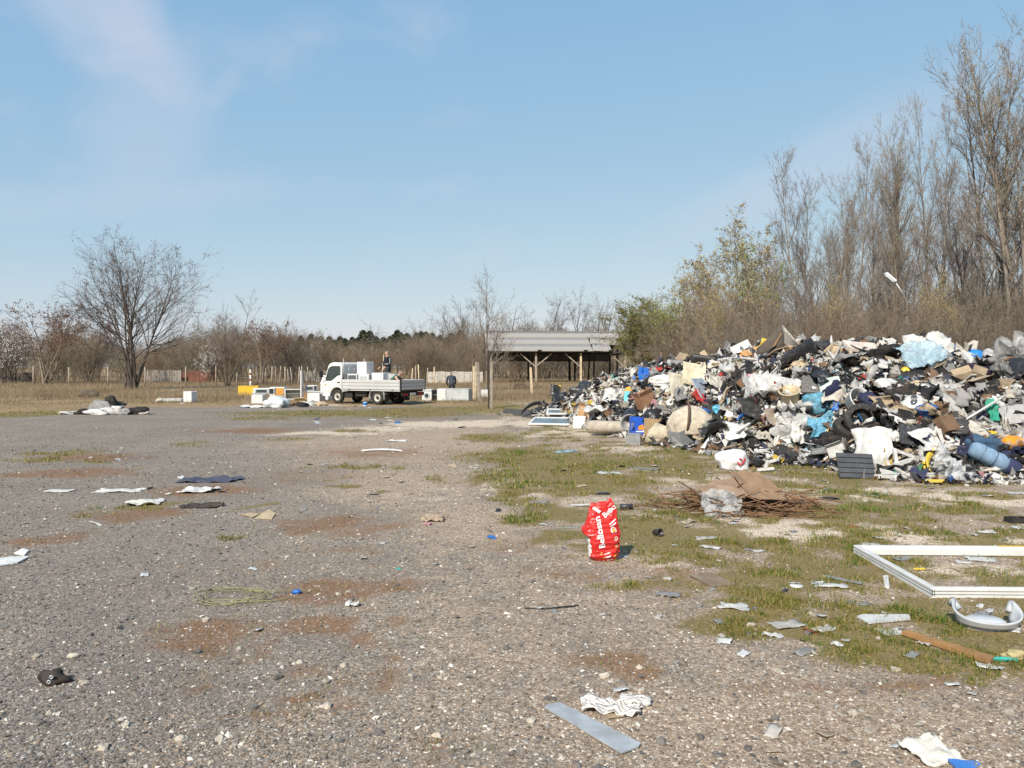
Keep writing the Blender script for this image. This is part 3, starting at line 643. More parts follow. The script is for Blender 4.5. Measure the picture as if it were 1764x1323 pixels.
plant('spread', 'bare_tree', 228, 392, 63, 'large bare tree with many stems fanning out of dry grass', rz=.6)
plant('round', 'bare_tree', 78, 512, 82, 'reddish round bare tree left of the large spreading tree')
plant('ash', 'bare_tree', 392, 492, 76, 'bare grey tree just right of the large spreading tree')
for q, (px, top, Y) in enumerate(((452, 545, 84), (500, 540, 86), (538, 562, 90), (150, 545, 96), (20, 520, 100), (300, 578, 98))):
    plant(['round', 'ash', 'shrub1'][q % 3], 'bare_tree', px, top, Y, ['bare bushy tree above the row of thin stakes, leftmost of three', 'bare bushy tree above the row of thin stakes, middle of three', 'bare bushy tree above the row of thin stakes, rightmost of three', 'bare tree behind the left flank of the large spreading tree', 'thin bare tree at the left edge of the photo', 'low bare tree under the right side of the large spreading tree'][q])
plant('blossom', 'blossom_shrub', 8, 546, 84, 'white blossoming shrub at the left edge of the photo', 'shrub')
plant('blossom', 'blossom_shrub', 362, 582, 92, 'pale blossoming shrub at the foot of the bare grey tree', 'shrub')
plant('blossom', 'blossom_shrub', 549, 574, 98, 'slim white blossoming shrub above the truck cab', 'shrub', wide=.45)
plant('blossom', 'blossom_shrub', -60, 520, 90, 'white blossoming shrub outside the left edge, branches reaching in', 'shrub')
plant('slim', 'bare_tree', 838, 446, 62, 'tall slender bare tree in front of the shed roof', rz=.3)
for q, (px, top, Y) in enumerate(((768, 516, 118), (800, 506, 124), (878, 516, 120), (912, 522, 126), (938, 492, 116), (962, 520, 130), (992, 484, 118), (1022, 502, 122), (1046, 505, 130), (1068, 512, 124), (720, 545, 120), (640, 548, 118))):
    plant('locust%d' % (q % 3), 'bare_tree', px, top, Y, ['crooked bare tree left of the slender tree by the shed', 'crooked bare tree just behind the slender tree by the shed', 'small crooked bare tree above the left half of the shed roof', 'low crooked bare tree above the middle of the shed roof', 'tall dark crooked bare tree above the middle of the shed roof', 'thin crooked bare tree between the two tallest ones over the shed', 'tallest crooked bare tree above the right half of the shed roof', 'crooked bare tree above the right end of the shed roof', 'crooked bare tree left of the green-tinged bush', 'crooked bare tree partly behind the green-tinged bush', 'small bare tree in front of the pines, right of the truck', 'small bare tree in front of the pines, above the man on the truck'][q], group='crooked bare trees behind the shed')
plant('willow', 'leafing_bush', 1102, 498, 86, 'large olive green bush coming into leaf beside the shed', 'bush', wide=1.25)
plant('willow', 'leafing_bush', 1128, 512, 84, 'smaller olive bush between the shed bush and the wood', 'bush')
RW = [('budding0', 1238, 345, 50, 'pale stemmed tree with yellow green buds at the wood edge', 1.2), ('budding1', 1300, 396, 58, 'light green leafing tree behind the yellow budded one', 1.15), ('budding0', 1195, 420, 60, 'yellowish budding tree at the left end of the wood', 1.1),
      ('budding1', 1165, 480, 64, 'low light green leafing tree at the left end of the wood', 1.2), ('poplar0', 1392, 222, 47, 'tall bare poplar leaning left, left one of the pair', .8), ('poplar0', 1462, 218, 49, 'tall bare poplar, right one of the pair', .8),
      ('poplar1', 1545, 160, 46, 'tall poplar with yellowish buds left of the tallest trees', .85), ('poplar2', 1612, 140, 47, 'slim tall poplar with a bare straight stem', .7), ('poplar2', 1715, 34, 40, 'tallest poplar at the right edge, left of two', .9),
      ('poplar1', 1765, 8, 38, 'tallest poplar cut by the right edge of the photo', 1.0), ('poplar0', 1665, 250, 52, 'grey bare poplar between the slim one and the tallest', .9), ('poplar2', 1505, 330, 56, 'short grey poplar in the gap right of the pair', .9),
      ('locust0', 1640, 330, 44, 'crooked bare tree low among the poplars', 1.0), ('locust1', 1345, 420, 54, 'crooked bare tree left of the poplar pair', 1.), ('poplar2', 1850, 120, 44, 'tall poplar beyond the right edge with branches reaching in', 1.), ('locust2', 1560, 400, 40, 'crooked dark tree beside the street lamp', .9),
      ('poplar2', 1335, 395, 60, 'grey bare poplar right of the light green leafing tree', .9), ('poplar1', 1428, 300, 58, 'budded poplar in the gap between the poplar pair', .8), ('poplar2', 1512, 268, 57, 'grey bare poplar right of the poplar pair', .8), ('ash', 1425, 430, 44, 'bushy bare tree between the poplar pair', .9), ('ash', 1700, 380, 42, 'bushy bare tree under the tallest poplar', .9)]
for k, px, top, Y, lb, wd in RW: plant(k, 'poplar' if 'poplar' in k else 'bare_tree', px, top, Y, lb, 'tree', wide=wd, lean=(0, -.03 if 'leaning' in lb else 0))
# second row, greyer, filling the wood's depth
for i in range(10):
    px = 1340+i*52+rg.uniform(-14, 14); top = np.interp(px, [1330, 1500, 1650, 1764, 2300], [440, 380, 330, 250, 200])+rg.gauss(0, 28)
    plant(rg.choice(['poplar0', 'poplar2', 'ash', 'locust1']), 'bare_tree', px, top, rg.uniform(56, 78), 'bare grey tree deep in the wood '+('behind the left one of the poplar pair' if px < 1425 else 'behind the right one of the poplar pair' if px < 1500 else 'behind the yellowish budded poplar' if px < 1585 else 'behind the slim tall poplar' if px < 1665 else 'behind the tallest poplars' if px < 1764 else 'past the right edge of the photo'), 'tree', 'bare trees deep in the wood')
for i in range(12):   # slanting pale stems among the brush
    px = 1215+i*47+rg.uniform(-12, 12); plant('budding0' if i % 4 == 0 else 'slim', 'sapling', px, 500-rg.uniform(0, 70), rg.uniform(32, 46), 'thin pale stem among the undergrowth '+('left of the poplar pair' if px < 1370 else 'under the poplar pair' if px < 1490 else 'around the street lamp' if px < 1620 else 'under the tallest poplars'), 'tree', 'thin pale stems in the undergrowth', wide=.7, lean=(0, rg.uniform(-.35, .35)))
for i in range(9):   # pale slanting saplings at the edge, right above the heap
    px = (1255, 1330, 1395, 1500, 1560, 1640, 1690, 1725, 1755)[i]
    plant('slim' if i % 3 == 0 else 'ash', 'sapling', px, (470, 480, 470, 460, 480, 450, 440, 430, 420)[i], 31+i % 4*2, ['sapling above the heap by the pale stemmed tree', 'sapling above the peaked black cardboard on the heap', 'sapling above the long black trough on the heap', 'sapling left of the street lamp', 'sapling right of the street lamp', 'sapling above the blue bags on the heap', 'sapling near the right edge, left of three', 'sapling near the right edge, middle of three', 'sapling near the right edge, rightmost of three'][i], 'tree', wide=.6, lean=(0, rg.uniform(-.12, .12)))
print('trees', sum(len(m[0].polygons)+len(m[1].polygons) for m in TV.values())*2)
# ------------------------------------------------------------------ shed, posts, walls, lamp
ASB = mat('weathered_fibre_cement', (.29, .277, .26), .9, .12, .8, .3, 30, .01, .12, (.2, .175, .15)); WOODG = mat('grey_weathered_wood', (.34, .29, .235), .88, .3, 5, .4, 40, .01, .35)
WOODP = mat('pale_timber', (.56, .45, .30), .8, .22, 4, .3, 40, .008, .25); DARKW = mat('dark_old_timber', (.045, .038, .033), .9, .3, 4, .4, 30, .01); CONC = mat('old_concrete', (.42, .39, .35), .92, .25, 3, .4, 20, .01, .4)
shed = empty('open_shed', at(842, 632, 92)*1, R(5), 'open timber shed with a grey corrugated roof at the field edge', 'shed'); shed.location.z = 0
SL, SD, EZ, RZ_ = 16.9, 9.2, 3.75, 6.15
for i in range(4):
    x_ = .25+i*(SL-.5)/3
    MB().bar((x_, .25, -.3), (x_, .25, EZ-.22), .24, .24, .02).build('post', WOODP if i == 2 else WOODG, shed)
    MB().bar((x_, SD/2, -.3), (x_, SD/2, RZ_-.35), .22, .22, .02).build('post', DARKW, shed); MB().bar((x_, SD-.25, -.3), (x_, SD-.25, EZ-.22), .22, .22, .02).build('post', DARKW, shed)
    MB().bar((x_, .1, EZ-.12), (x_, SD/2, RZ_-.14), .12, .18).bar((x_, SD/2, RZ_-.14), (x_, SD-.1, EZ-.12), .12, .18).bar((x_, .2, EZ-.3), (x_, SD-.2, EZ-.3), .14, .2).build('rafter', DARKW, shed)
    for s_ in (-1, 1):
        if 0 <= i+s_ <= 3 and not (i == 2 and s_ > 0): MB().bar((x_+s_*.1, .25, 1.9 if s_ < 0 else 2.0), (x_+s_*1.9, .25, EZ-.3), .1, .12).build('brace', WOODG, shed)
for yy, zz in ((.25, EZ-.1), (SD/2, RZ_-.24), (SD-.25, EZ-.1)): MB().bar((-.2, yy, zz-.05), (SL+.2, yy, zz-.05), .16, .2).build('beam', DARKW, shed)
sl = math.hypot(SD/2+.5, RZ_-EZ+.25); ang = math.atan2(RZ_-EZ+.1, SD/2+.4)
def corr_sheet(w, h, waves, amp=.028):
    m = MB(); n = waves*6; m.grid(lambda u, v: (u*w, v*h, amp*math.cos(u*waves*2*PI)), n, 1, .012, 0, True); return m.mesh('roof_sheet')
shm = corr_sheet(1.16, sl/3+.14, 7); shm.materials.append(ASB); k = 0
for side in (0, 1):
    for c_ in range(15):
        for r_ in range(3):
            x_ = -.3+c_*1.165
            if side == 0 and c_ >= 13 and r_ <= 1 and (c_, r_) != (13, 1): continue
            y_ = -.45+r_*(SD/2+.45)/3; z_ = EZ-.02+(y_+.45)*math.tan(ang)+.012*r_
            bad = side == 0 and c_ >= 11 and rg.random() < .6
            E = Euler((ang+(rg.uniform(-.05, .05) if bad else 0), rg.uniform(-.05, .05) if bad else 0, rg.uniform(-.12, .12) if bad else rg.uniform(-.006, .006)))
            M = Matrix.Translation((x_, y_, z_+(.05 if bad else 0)+.004*(c_ % 2))) @ E.to_matrix().to_4x4()
            if side: M = Matrix.Translation((SL, SD, 0)) @ Matrix.Rotation(PI, 4, 'Z') @ M
            link('roof_sheet', shm, shed, M=M)
MB().box((SL/2-.9, SD/2, RZ_+.16), (SL-1.2, .34, .05), None, .02).build('ridge_cap', ASB, shed)
for x_ in (SL*.36, SL*.69, SL*.87): MB().box((x_, -.42, EZ+.08), (.5, .22, .16), rotm(12, 0, 20), .03).build('broken_sheet', DARKW, shed)
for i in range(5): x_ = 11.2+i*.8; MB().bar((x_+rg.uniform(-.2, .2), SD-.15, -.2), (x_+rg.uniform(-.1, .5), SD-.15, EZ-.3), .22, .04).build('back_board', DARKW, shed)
for i in range(5): MB().box((SL/2, SD-.05, EZ-.28-i*.2), (SL-.3, .04, .185)).build('shade_plank', DARKW, shed)  # dark planks added to draw the band of shade under the roof
def post(name, px, y0, y1, w, m, label, lean=(0, 0), cat='post', group=None, shape='box'):
    b = G(px, y0); h = at(px, y1, b.y).z-b.z; mb = MB()
    if shape == 'box': mb.bar((0, 0, -.2), (lean[0], lean[1], h), w, w*.85, .012)
    else: mb.tube([(0, 0, -.2), (lean[0]*.4+.01, lean[1]*.4, h*.45), (lean[0], lean[1], h)], [w/2*1.1, w/2, w/2*.8], 7)
    return tag(mb.build(name, m, loc=b, rz=rg.uniform(0, .6)), label, cat, group)
post('wooden_post', 841.5, 704, 603, .06, DARKW, 'tall dark slim post standing at the yard edge left of the shed'); post('wooden_post', 847, 704, 623, .10, WOODG, 'pale weathered post right beside the tall dark slim post')
post('wooden_post', 817.5, 689, 631, .17, WOODP, 'short stout pale post, left of the leaning one'); post('wooden_post', 827, 691, 624, .17, WOODG, 'stout grey post leaning left beside the short pale one', (-.2, 0))
post('wooden_post', 833, 684, 655, .12, WOODG, 'short grey brace post leaning against the stout posts', (-.55, 0))
post('wooden_post', 916.5, 679, 633, .15, WOODP, 'single pale post in dry grass before the shed', (-.1, 0))
for q, px in enumerate((57.5, 119, 186, 250, 320, 372, 408)):
    post('fence_post', px, 664, 631+rg.uniform(-1, 2), .13, WOODG, ['thin fence post left of the reddish round tree', 'thin fence post between the reddish tree and the spreading tree', 'thin fence post at the left foot of the spreading tree', 'thin fence post behind the spreading tree trunk', 'thin fence post before the red-brown wall', 'thin fence post below the bare grey tree', 'thin fence post left of the red and white banded one'][q], group='wire fence posts in the left field', shape='r')
wires = [(G(a, 664), G(b, 664)) for a, b in ((-200, 57.5), (57.5, 119), (119, 186), (186, 250), (250, 320), (320, 372), (372, 408))]; mw = MB()
for a, b in wires:
    for z in (.5, 1.0, 1.55): mw.tube([a+Vector((0, 0, z)), (a+b)/2+Vector((0, 0, z-.03)), b+Vector((0, 0, z))], .006, 4, False)
tag(mw.build('fence_wire', mat('rusty_wire', (.16, .12, .10), .8)), 'thin sagging wires strung between the left field fence posts', 'fence wire')
bp = empty('banded_post', G(431.5, 664), 0, 'white and red banded marker post above the yellow box', 'post'); MB().bar((0, 0, -.2), (0, 0, 1.6), .17, .17, .01).build('post', mat('white_paint', (.78, .77, .74), .55, .1, 5, .1, 30, .004, .25), bp)
for z in (.55, 1.15): MB().box((0, 0, z), (.178, .178, .22), None, .01).build('band', mat('dull_red', (.28, .08, .055), .7), bp)
for i in range(12):
    px = 444+i*7.6+rg.uniform(-2, 2)
    post('stake', px, 663, 631+rg.uniform(-2, 5), .105+.05*(i % 3 == 0), WOODG, 'thin upright wooden stake in the row behind the appliances', (rg.uniform(-.18, .18), 0), 'stake', 'row of stakes behind the appliances', 'r')
def wall(name, px0, px1, Y, top, m, label, n, gap=.04, cat='wall', jag=.0):
    a = at(px0, 632, Y); b = at(px1, 632, Y); h = at(px0, top, Y).z; o = empty(name, (a.x, Y, 0), 0, label, cat); w = (b.x-a.x)/n
    for i in range(n): hh = h+rg.uniform(-jag, jag); MB().box((w*(i+.5), rg.uniform(-.02, .02), hh/2-.1), (w-gap, .08, hh+.2), None, .015).build('panel', m, o)
    MB().box(((b.x-a.x)/2, .09, h*.8), (b.x-a.x, .07, .1)).build('rail', m, o); return o
wall('board_fence', 250, 312, 93, 638, mat('grey_boards', (.30, .27, .24), .9, .3, 1), 'grey board fence far behind the spreading tree', 22, .03, 'fence', .06)
wall('brick_wall', 313, 374, 94, 640, mat('red_brown_brick', (.15, .066, .046), .9, .3, 1.5), 'low red-brown wall beyond the field, right of the grey board fence', 6, .02)
wall('board_fence', 524, 622, 93, 637, mat('pale_boards', (.52, .49, .44), .9, .3, 1), 'pale patched fence behind the truck cab', 26, .05, 'fence', .25)
wall('concrete_wall', 735, 832, 90, 640.5, CONC, 'low pale concrete wall behind the dark-clothed person', 9, .03, 'wall', .05)
wall('board_fence', -300, 60, 96, 642, mat('dark_boards', (.10, .085, .075), .9, .3, 1), 'dark low fence at the far left', 60, .05, 'fence', .1)
for q, (px, t_, ln) in enumerate(((709, 634, .1), (716, 630, 0), (722, 628, -.1), (735, 634, .12), (748, 632, 0))): post('stake', px, 664, t_, .12, [WOODP, WOODG][q % 2], 'thin wooden stake sticking up right of the truck tailgate', (ln, 0), 'stake', 'stakes right of the truck', 'r')
# street lamp in the wood
lp = empty('street_lamp', at(1562, 632, 36), 0, 'grey street lamp with a slanted arm among the trees', 'street lamp'); lp.location.z = 0; GALV = mat('galvanised_steel', (.45, .46, .46), .5, .15, 4, .1, 30, .004, .2, metallic=.6)
hd = at(1534, 478, 36)-lp.location; MB().tube([(0, 0, -.2), (0, 0, 4.2)], [.09, .06], 10).build('pole', mat('weathered_pole', (.22, .20, .18), .8), lp); MB().tube([(0, 0, 4.0), (-.03, 0, 4.9), (-.2, 0, 5.25), hd+Vector((.22, 0, -.2))], .03, 8).build('arm', GALV, lp)
MB().box(hd, (.62, .24, .14), rotm(0, 40, 0), .05).build('lamp_head', mat('lamp_housing', (.72, .74, .74), .4), lp); MB().box(hd+Vector((-.06, 0, -.07)), (.46, .18, .05), rotm(0, 40, 0), .02).build('lens', mat('lamp_lens', (.75, .77, .76), .2), lp)

# ------------------------------------------------------------------ the truck
WHT = mat('truck_white_paint', (.62, .62, .60), .32, .05, 2, .03, 20, .002, .10, (.35, .30, .24), spec=.5); ALU = mat('dropside_aluminium', (.52, .52, .505), .5, .06, 1, .05, 30, .004, .1, (.3, .26, .21), metallic=.25)
BLK = mat('black_chassis', (.022, .021, .020), .7, .3, 6, .2, 30, .004, .3, (.10, .08, .06)); RUB = mat('tyre_rubber', (.028, .027, .026), .85, .3, 8, .3, 60, .004, .45, (.17, .14, .11)); GLS = mat('dark_glass', (.035, .05, .048), .08, .1, 2, 0, spec=.8)
RIM = mat('dusty_steel_rim', (.50, .47, .42), .6, .2, 6, .1, 30, .004, .4); TRIM = mat('black_trim', (.02, .02, .02), .55)
HEAD = math.atan2(.488, -.873); rc = G(691, 699); TW = 1.95
truck = empty('flatbed_truck', rc, 0, 'white dropside truck loaded with old appliances, facing left', 'truck'); truck.rotation_euler = (0, 0, HEAD)
fwd = Vector((math.cos(HEAD), math.sin(HEAD), 0)); lft = Vector((-math.sin(HEAD), math.cos(HEAD), 0)); truck.location = rc-lft*(TW/2); truck.location.z = 0.0
def T(x, y, z): return Vector((truck.location.x, truck.location.y, 0))+fwd*x+lft*y+Vector((0, 0, z))
cab_prof = [(3.80, .62), (4.60, .62), (4.62, .36), (5.12, .38), (5.15, .72), (5.10, 1.08), (4.98, 1.24), (4.74, 1.90), (4.62, 2.03), (4.40, 2.08), (3.95, 2.07), (3.83, 2.02), (3.80, 1.90)]
arch = [(4.15+.47*math.cos(a), .36+.47*math.sin(a)) for a in np.linspace(R(5), R(150), 12)]
prof = [(3.80, .60)]+arch[::-1]+[(4.62, .36)]+cab_prof[3:]
bm = bmesh.new(); mcab = MB().prism(prof, -.83, .83)
vs_ = [bm.verts.new(v) for v in mcab.v]
for f in mcab.f: bm.faces.new([vs_[i] for i in f])
bmesh.ops.recalc_face_normals(bm, faces=bm.faces[:])
ed = [e for e in bm.edges if abs(e.verts[0].co.y-e.verts[1].co.y) < 1e-4 and min(e.verts[0].co.z, e.verts[1].co.z) > .9]
bmesh.ops.bevel(bm, geom=ed, offset=.07, segments=3, profile=.6, affect='EDGES'); me = bpy.data.meshes.new('cab')
for f in bm.faces: f.smooth = False
bm.to_mesh(me); bm.free(); me.materials.append(WHT); cab = link('cab', me, truck)
win = [(4.86, 1.17), (4.69, 1.70), (4.60, 1.81), (4.42, 1.86), (3.97, 1.86), (3.93, 1.78), (3.93, 1.47), (4.12, 1.42), (4.40, 1.24), (4.52, 1.17)]
door = [(4.93, 1.10), (4.74, 1.74), (4.62, 1.88), (4.40, 1.93), (3.90, 1.93), (3.88, 1.0), (3.98, .88), (4.2, .90), (4.5, .80), (4.64, .62), (4.92, .66)]
for s_ in (1, -1):
    d_ = MB().prism([(x, z) for x, z in door], s_*.826, s_*.846).build('door', WHT, truck)
    MB().prism(win, s_*.840, s_*.853).build('side_window', GLS, d_); MB().prism([(4.90, 1.14), (4.72, 1.72), (4.60, 1.845), (4.42, 1.895), (3.94, 1.895), (3.90, 1.80), (3.90, 1.45), (4.11, 1.39), (4.39, 1.21), (4.52, 1.14)], s_*.836, s_*.849).build('window_seal', TRIM, d_)
    MB().box((4.02, s_*.855, 1.07), (.16, .03, .06), None, .01).build('handle', TRIM, d_)
    mr = MB().tube([(4.80, s_*.84, 1.30), (4.98, s_*1.0, 1.40)], .015, 6).box((5.0, s_*1.04, 1.48), (.08, .19, .34), None, .03).build('mirror', TRIM, truck)
    MB().box((5.13, s_*.62, .80), (.06, .3, .18), rotm(0, -4, 0), .03).build('headlight', mat('headlight_glass', (.55, .56, .55), .15), truck)
    MB().box((4.9, s_*.835, .93), (.14, .03, .06), None, .01).build('indicator', mat('amber_lens', (.6, .22, .03), .3), truck)
MB().grid(lambda u, v: (4.985-.235*v+.012, -.72+1.44*u, 1.26+.62*v), 4, 2, .02).build('windscreen', GLS, truck)
MB().box((5.10, 0, .50), (.18, 1.66, .26), None, .05).build('bumper', WHT, truck); MB().box((5.135, 0, .86), (.05, .7, .12), None, .01).build('grille', TRIM, truck)
def wheel(x, y, r=.35, w=.2, rim=True):
    M = Matrix.Translation((x, y, r)) @ Matrix.Rotation(-PI/2 if y > 0 else PI/2, 4, 'X'); h = w/2
    ty = MB().lathe([(r*.60, -h), (r*.80, -h*1.02), (r*.95, -h*.9), (r, -h*.6), (r, h*.6), (r*.95, h*.9), (r*.80, h*1.02), (r*.60, h), (r*.56, h*.7), (r*.56, -h*.7), (r*.60, -h)], 28, M, cap=False).build('wheel', RUB, truck)
    MB().lathe([(.0, -h*.3), (r*.56, -h*.3), (r*.56, h*.75), (r*.52, h*.78), (r*.46, h*.2), (r*.30, h*.1), (r*.27, h*.45), (r*.16, h*.5), (.0, h*.52)], 20, M, cap=False).build('rim', RIM, ty)
    mh = MB()
    for a in range(6): mh.lathe([(.0, h*.16), (.02, h*.16), (.02, h*.5), (0, h*.5)], 6, M @ Matrix.Translation((r*.22*math.cos(a*PI/3), r*.22*math.sin(a*PI/3), h*.3)))
    mh.build('wheel_nuts', BLK, ty)
wheel(4.15, .72); wheel(4.15, -.72); wheel(1.50, .83); wheel(1.50, .58); wheel(1.50, -.83); wheel(1.50, -.58)
for s_ in (1, -1):
    MB().grid(lambda u, v: (1.50+.45*math.cos(R(-18+216*u)), s_*(.58+.40*v), .37+.45*math.sin(R(-18+216*u))), 16, 2, .02).build('mudguard', mat('grey_mudguard', (.33, .32, .30), .6, .15, 5, .1, 30, .004, .3), truck)
    MB().box((.98, s_*.80, .34), (.02, .36, .34), rotm(0, 8, 0), .005).build('mud_flap', BLK, truck)
    MB().bar((.05, s_*.38, .62), (4.9, s_*.38, .62), .08, .16).build('chassis_rail', BLK, truck)
    MB().box((.02, s_*.62, .52), (.05, .34, .13), None, .015).build('tail_light', mat('red_lens', (.33, .02, .02), .3), truck)
MB().box((2.65, .62, .50), (.75, .36, .3), None, .05).build('fuel_tank', BLK, truck); MB().box((3.4, .66, .46), (.5, .34, .32), None, .02).build('battery_box', BLK, truck)
MB().box((2.7, -.55, .5), (1.1, .4, .32), None, .05).build('air_tank', BLK, truck)
MB().bar((.03, -.9, .53), (.03, .9, .53), .06, .16, .01).build('rear_bar', BLK, truck); MB().box((-.02, .05, .53), (.02, .42, .12), None, .004).build('number_plate', mat('plate_white', (.62, .62, .58), .5), truck)
MB().tube([(1.5, -.9, .36), (1.5, .9, .36)], .07, 8).tube([(4.15, -.8, .36), (4.15, .8, .36)], .05, 8).tube([(1.5, 0, .4), (4.2, 0, .6)], .05, 8).box((1.5, 0, .36), (.34, .36, .3), None, .08).build('axles', BLK, truck)
MB().box((3.72/2, 0, .78), (3.72, TW-.06, .10), None, .01).build('bed_floor', mat('bed_planks', (.20, .165, .13), .85, .3, 4), truck)
MB().box((1.85, 0, .69), (3.6, TW-.2, .08)).build('bed_frame', BLK, truck)
def dropside(p, q, out, name):
    """a dropside with three pressed ribs between p and q (x, y)"""
    p = Vector((*p, 0)); q = Vector((*q, 0)); o = Vector((*out, 0)); prof2 = [(0, .745), (.018, .755), (.018, .885), (-.012, .897), (-.012, .913), (.018, .925), (.018, 1.045), (-.012, 1.057), (-.012, 1.073), (.018, 1.085), (.018, 1.215), (.004, 1.225), (-.022, 1.225), (-.022, .745)]
    m = MB(); n = len(prof2); vs = [(p+o*a+Vector((0, 0, z))) for a, z in prof2]+[(q+o*a+Vector((0, 0, z))) for a, z in prof2]
    fs = [(i, (i+1) % n, n+(i+1) % n, n+i) for i in range(n)]+[tuple(range(n))[::-1], tuple(range(n, 2*n))]; m.add(vs, fs)
    return m.build(name, ALU, truck)
sd1 = dropside((.07, TW/2), (3.66, TW/2), (0, 1), 'dropside'); dropside((.07, -TW/2), (3.66, -TW/2), (0, -1), 'dropside'); tg1 = dropside((0, TW/2-.04), (0, -TW/2+.04), (-1, 0), 'tailgate'); dropside((3.72, TW/2-.04), (3.72, -TW/2+.04), (1, 0), 'headboard')
for x_ in (0.02, 3.70):
    for s_ in (1, -1): MB().box((x_, s_*(TW/2), .99), (.07, .07, .56), None, .012).build('corner_post', TRIM if x_ < 1 else ALU, truck)
for x_ in (.5, 1.85, 3.2): MB().box((x_, TW/2+.03, .735), (.10, .03, .05), None, .005).build('hinge', TRIM, sd1)
MB().bar((.05, TW/2+.012, .70), (3.68, TW/2+.012, .70), .03, .05).build('side_rail', ALU, truck)
rk = MB()
for y_ in (-.8, -.4, 0, .4, .8): rk.tube([(3.74, y_, 1.2), (3.74, y_, 2.0 if abs(y_) < .7 else 2.28)], .018, 6)
for z_ in (1.5, 1.95): rk.tube([(3.74, -.8, z_), (3.74, .8, z_)], .018, 6)
rk.build('headboard_rack', GALV, truck)
MB().tube([(3.70, .88, 1.2), (3.70, .88, 1.32)], .05, 8).build('filler_cap', TRIM, truck)
# the load: old appliances standing on the bed, and the heaps of them around
ENAM = mat('white_enamel', (.60, .60, .585), .35, .05, 3, .03, 20, .003, .12, (.36, .3, .22)); ENAMG = mat('grey_enamel', (.42, .44, .45), .45, .1, 3, .05, 20, .003, .25); INNER = mat('cream_liner', (.62, .58, .50), .5, .12, 4, .05, 20, .004, .25); ORNG = mat('rusty_orange_foam', (.52, .25, .045), .85, .25, 5, .4, 20, .01, .2); YEL = mat('yellow_plastic', (.72, .44, .035), .5, .15, 3, .1, 20, .004, .12); BRW = mat('brown_hardboard', (.27, .16, .085), .85, .2, 4)
def appliance(name, loc, rz, size, label, cat, front='door', body=None, tilt=None):
    """a white box with bevelled edges: w along local x, d along y (front at -y), h"""
    w, d, h = size; o = empty(name, loc, rz, label, cat)
    if tilt: o.rotation_euler = (tilt[0], tilt[1], rz)
    body = body or ENAM
    if front == 'open':
        t = .05; mb = MB().box((0, d/2-t/2, h/2), (w, t, h), None, .008).box((-w/2+t/2, -t/2, h/2), (t, d-t, h), None, .008).box((w/2-t/2, -t/2, h/2), (t, d-t, h), None, .008).box((0, -t/2, t/2), (w-2*t, d-t, t), None, .006).box((0, -t/2, h-t/2), (w-2*t, d-t, t), None, .006)
        mb.build('cabinet', body, o); MB().box((0, d/2-t-.012, h/2), (w-2*t-.01, .02, h-2*t-.01)).build('liner', INNER, o)
        MB().box((0, -.02, h*.55), (w-2*t-.02, d*.6, .015)).build('shelf', ENAMG, o)
    else:
        MB().box((0, 0, h/2), (w, d, h), None, .018).build('cabinet', body, o)
        if front == 'door': MB().box((0, -d/2-.018, h/2), (w-.01, .034, h-.02), None, .012).build('door', body, o); MB().box((w*.42, -d/2-.045, h*.6), (.025, .025, h*.25), None, .006).build('handle', ENAMG, o)
        elif front == 'washer':
            MB().box((0, -d/2-.006, h*.9), (w-.02, .016, h*.14), None, .005).build('control_panel', ENAMG, o); M = Matrix.Translation((0, -d/2-.001, h*.45)) @ Matrix.Rotation(PI/2, 4, 'X')
            dr = MB().lathe([(0, .03), (.12, .035), (.15, .02), (.17, .03), (.19, .0)], 22, M, cap=False).build('porthole', ENAMG, o); MB().lathe([(0, .04), (.1, .038), (.12, .03)], 18, M, cap=False).build('glass', GLS, dr)
        elif front == 'grille':
            MB().box((0, -d/2-.004, h/2), (w-.1, .01, h-.12)).build('back_plate', TRIM, o)
            for i in range(9): MB().box((0, -d/2-.014, .09+i*(h-.18)/8), (w-.12, .012, .014)).build('condenser_bar', ENAMG, o)
        elif front == 'vent':
            MB().box((0, -d/2-.006, h/2), (w*.7, .014, h*.7), None, .004).build('panel', ENAMG, o)
            for i in range(6): MB().box((0, -d/2-.016, h*.25+i*h*.1), (w*.6, .01, .02)).build('louvre', ALU, o)
        elif front == 'oven':
            MB().box((-w*.1, -d/2-.008, h/2), (w*.66, .018, h*.74), None, .006).build('door', ENAMG, o); MB().box((-w*.1, -d/2-.02, h/2), (w*.5, .01, h*.5)).build('window', GLS, o); MB().box((w*.36, -d/2-.006, h/2), (w*.2, .014, h*.8), None, .004).build('control_panel', TRIM, o)
        elif front == 'lid':
            MB().box((0, .0, h+.02), (w+.02, d+.02, .05), None, .02).build('lid', body, o); MB().box((w*.3, -d/2-.008, h*.18), (w*.25, .018, h*.2), None, .004).build('vent', ENAMG, o)
    return o
TH = HEAD+PI   # appliance front (-y) turned to the visible side of the truck
appliance('washing_machine', T(2.72, .32, 1.50), TH, (.62, .60, .60), 'white appliance on top of the truck load behind the cab', 'washing machine', 'plain')
appliance('fridge_back', T(3.20, .50, .84), TH, (.62, .55, .66), 'fridge with its dark condenser grille on the truck behind the cab', 'fridge', 'grille')
appliance('dryer', T(2.45, .50, .84), TH, (.66, .60, .66), 'white appliance with a grey vent panel in the middle of the load', 'dryer', 'vent')
appliance('freezer', T(1.62, .44, .84), TH, (.72, .62, .72), 'white freezer on the truck bed in front of the standing man', 'freezer', 'plain')
appliance('stove', T(1.10, .10, .84), TH, (.45, .50, .66), 'grey sheet-metal unit on the truck at the standing man\'s legs', 'stove', 'plain', ENAMG)
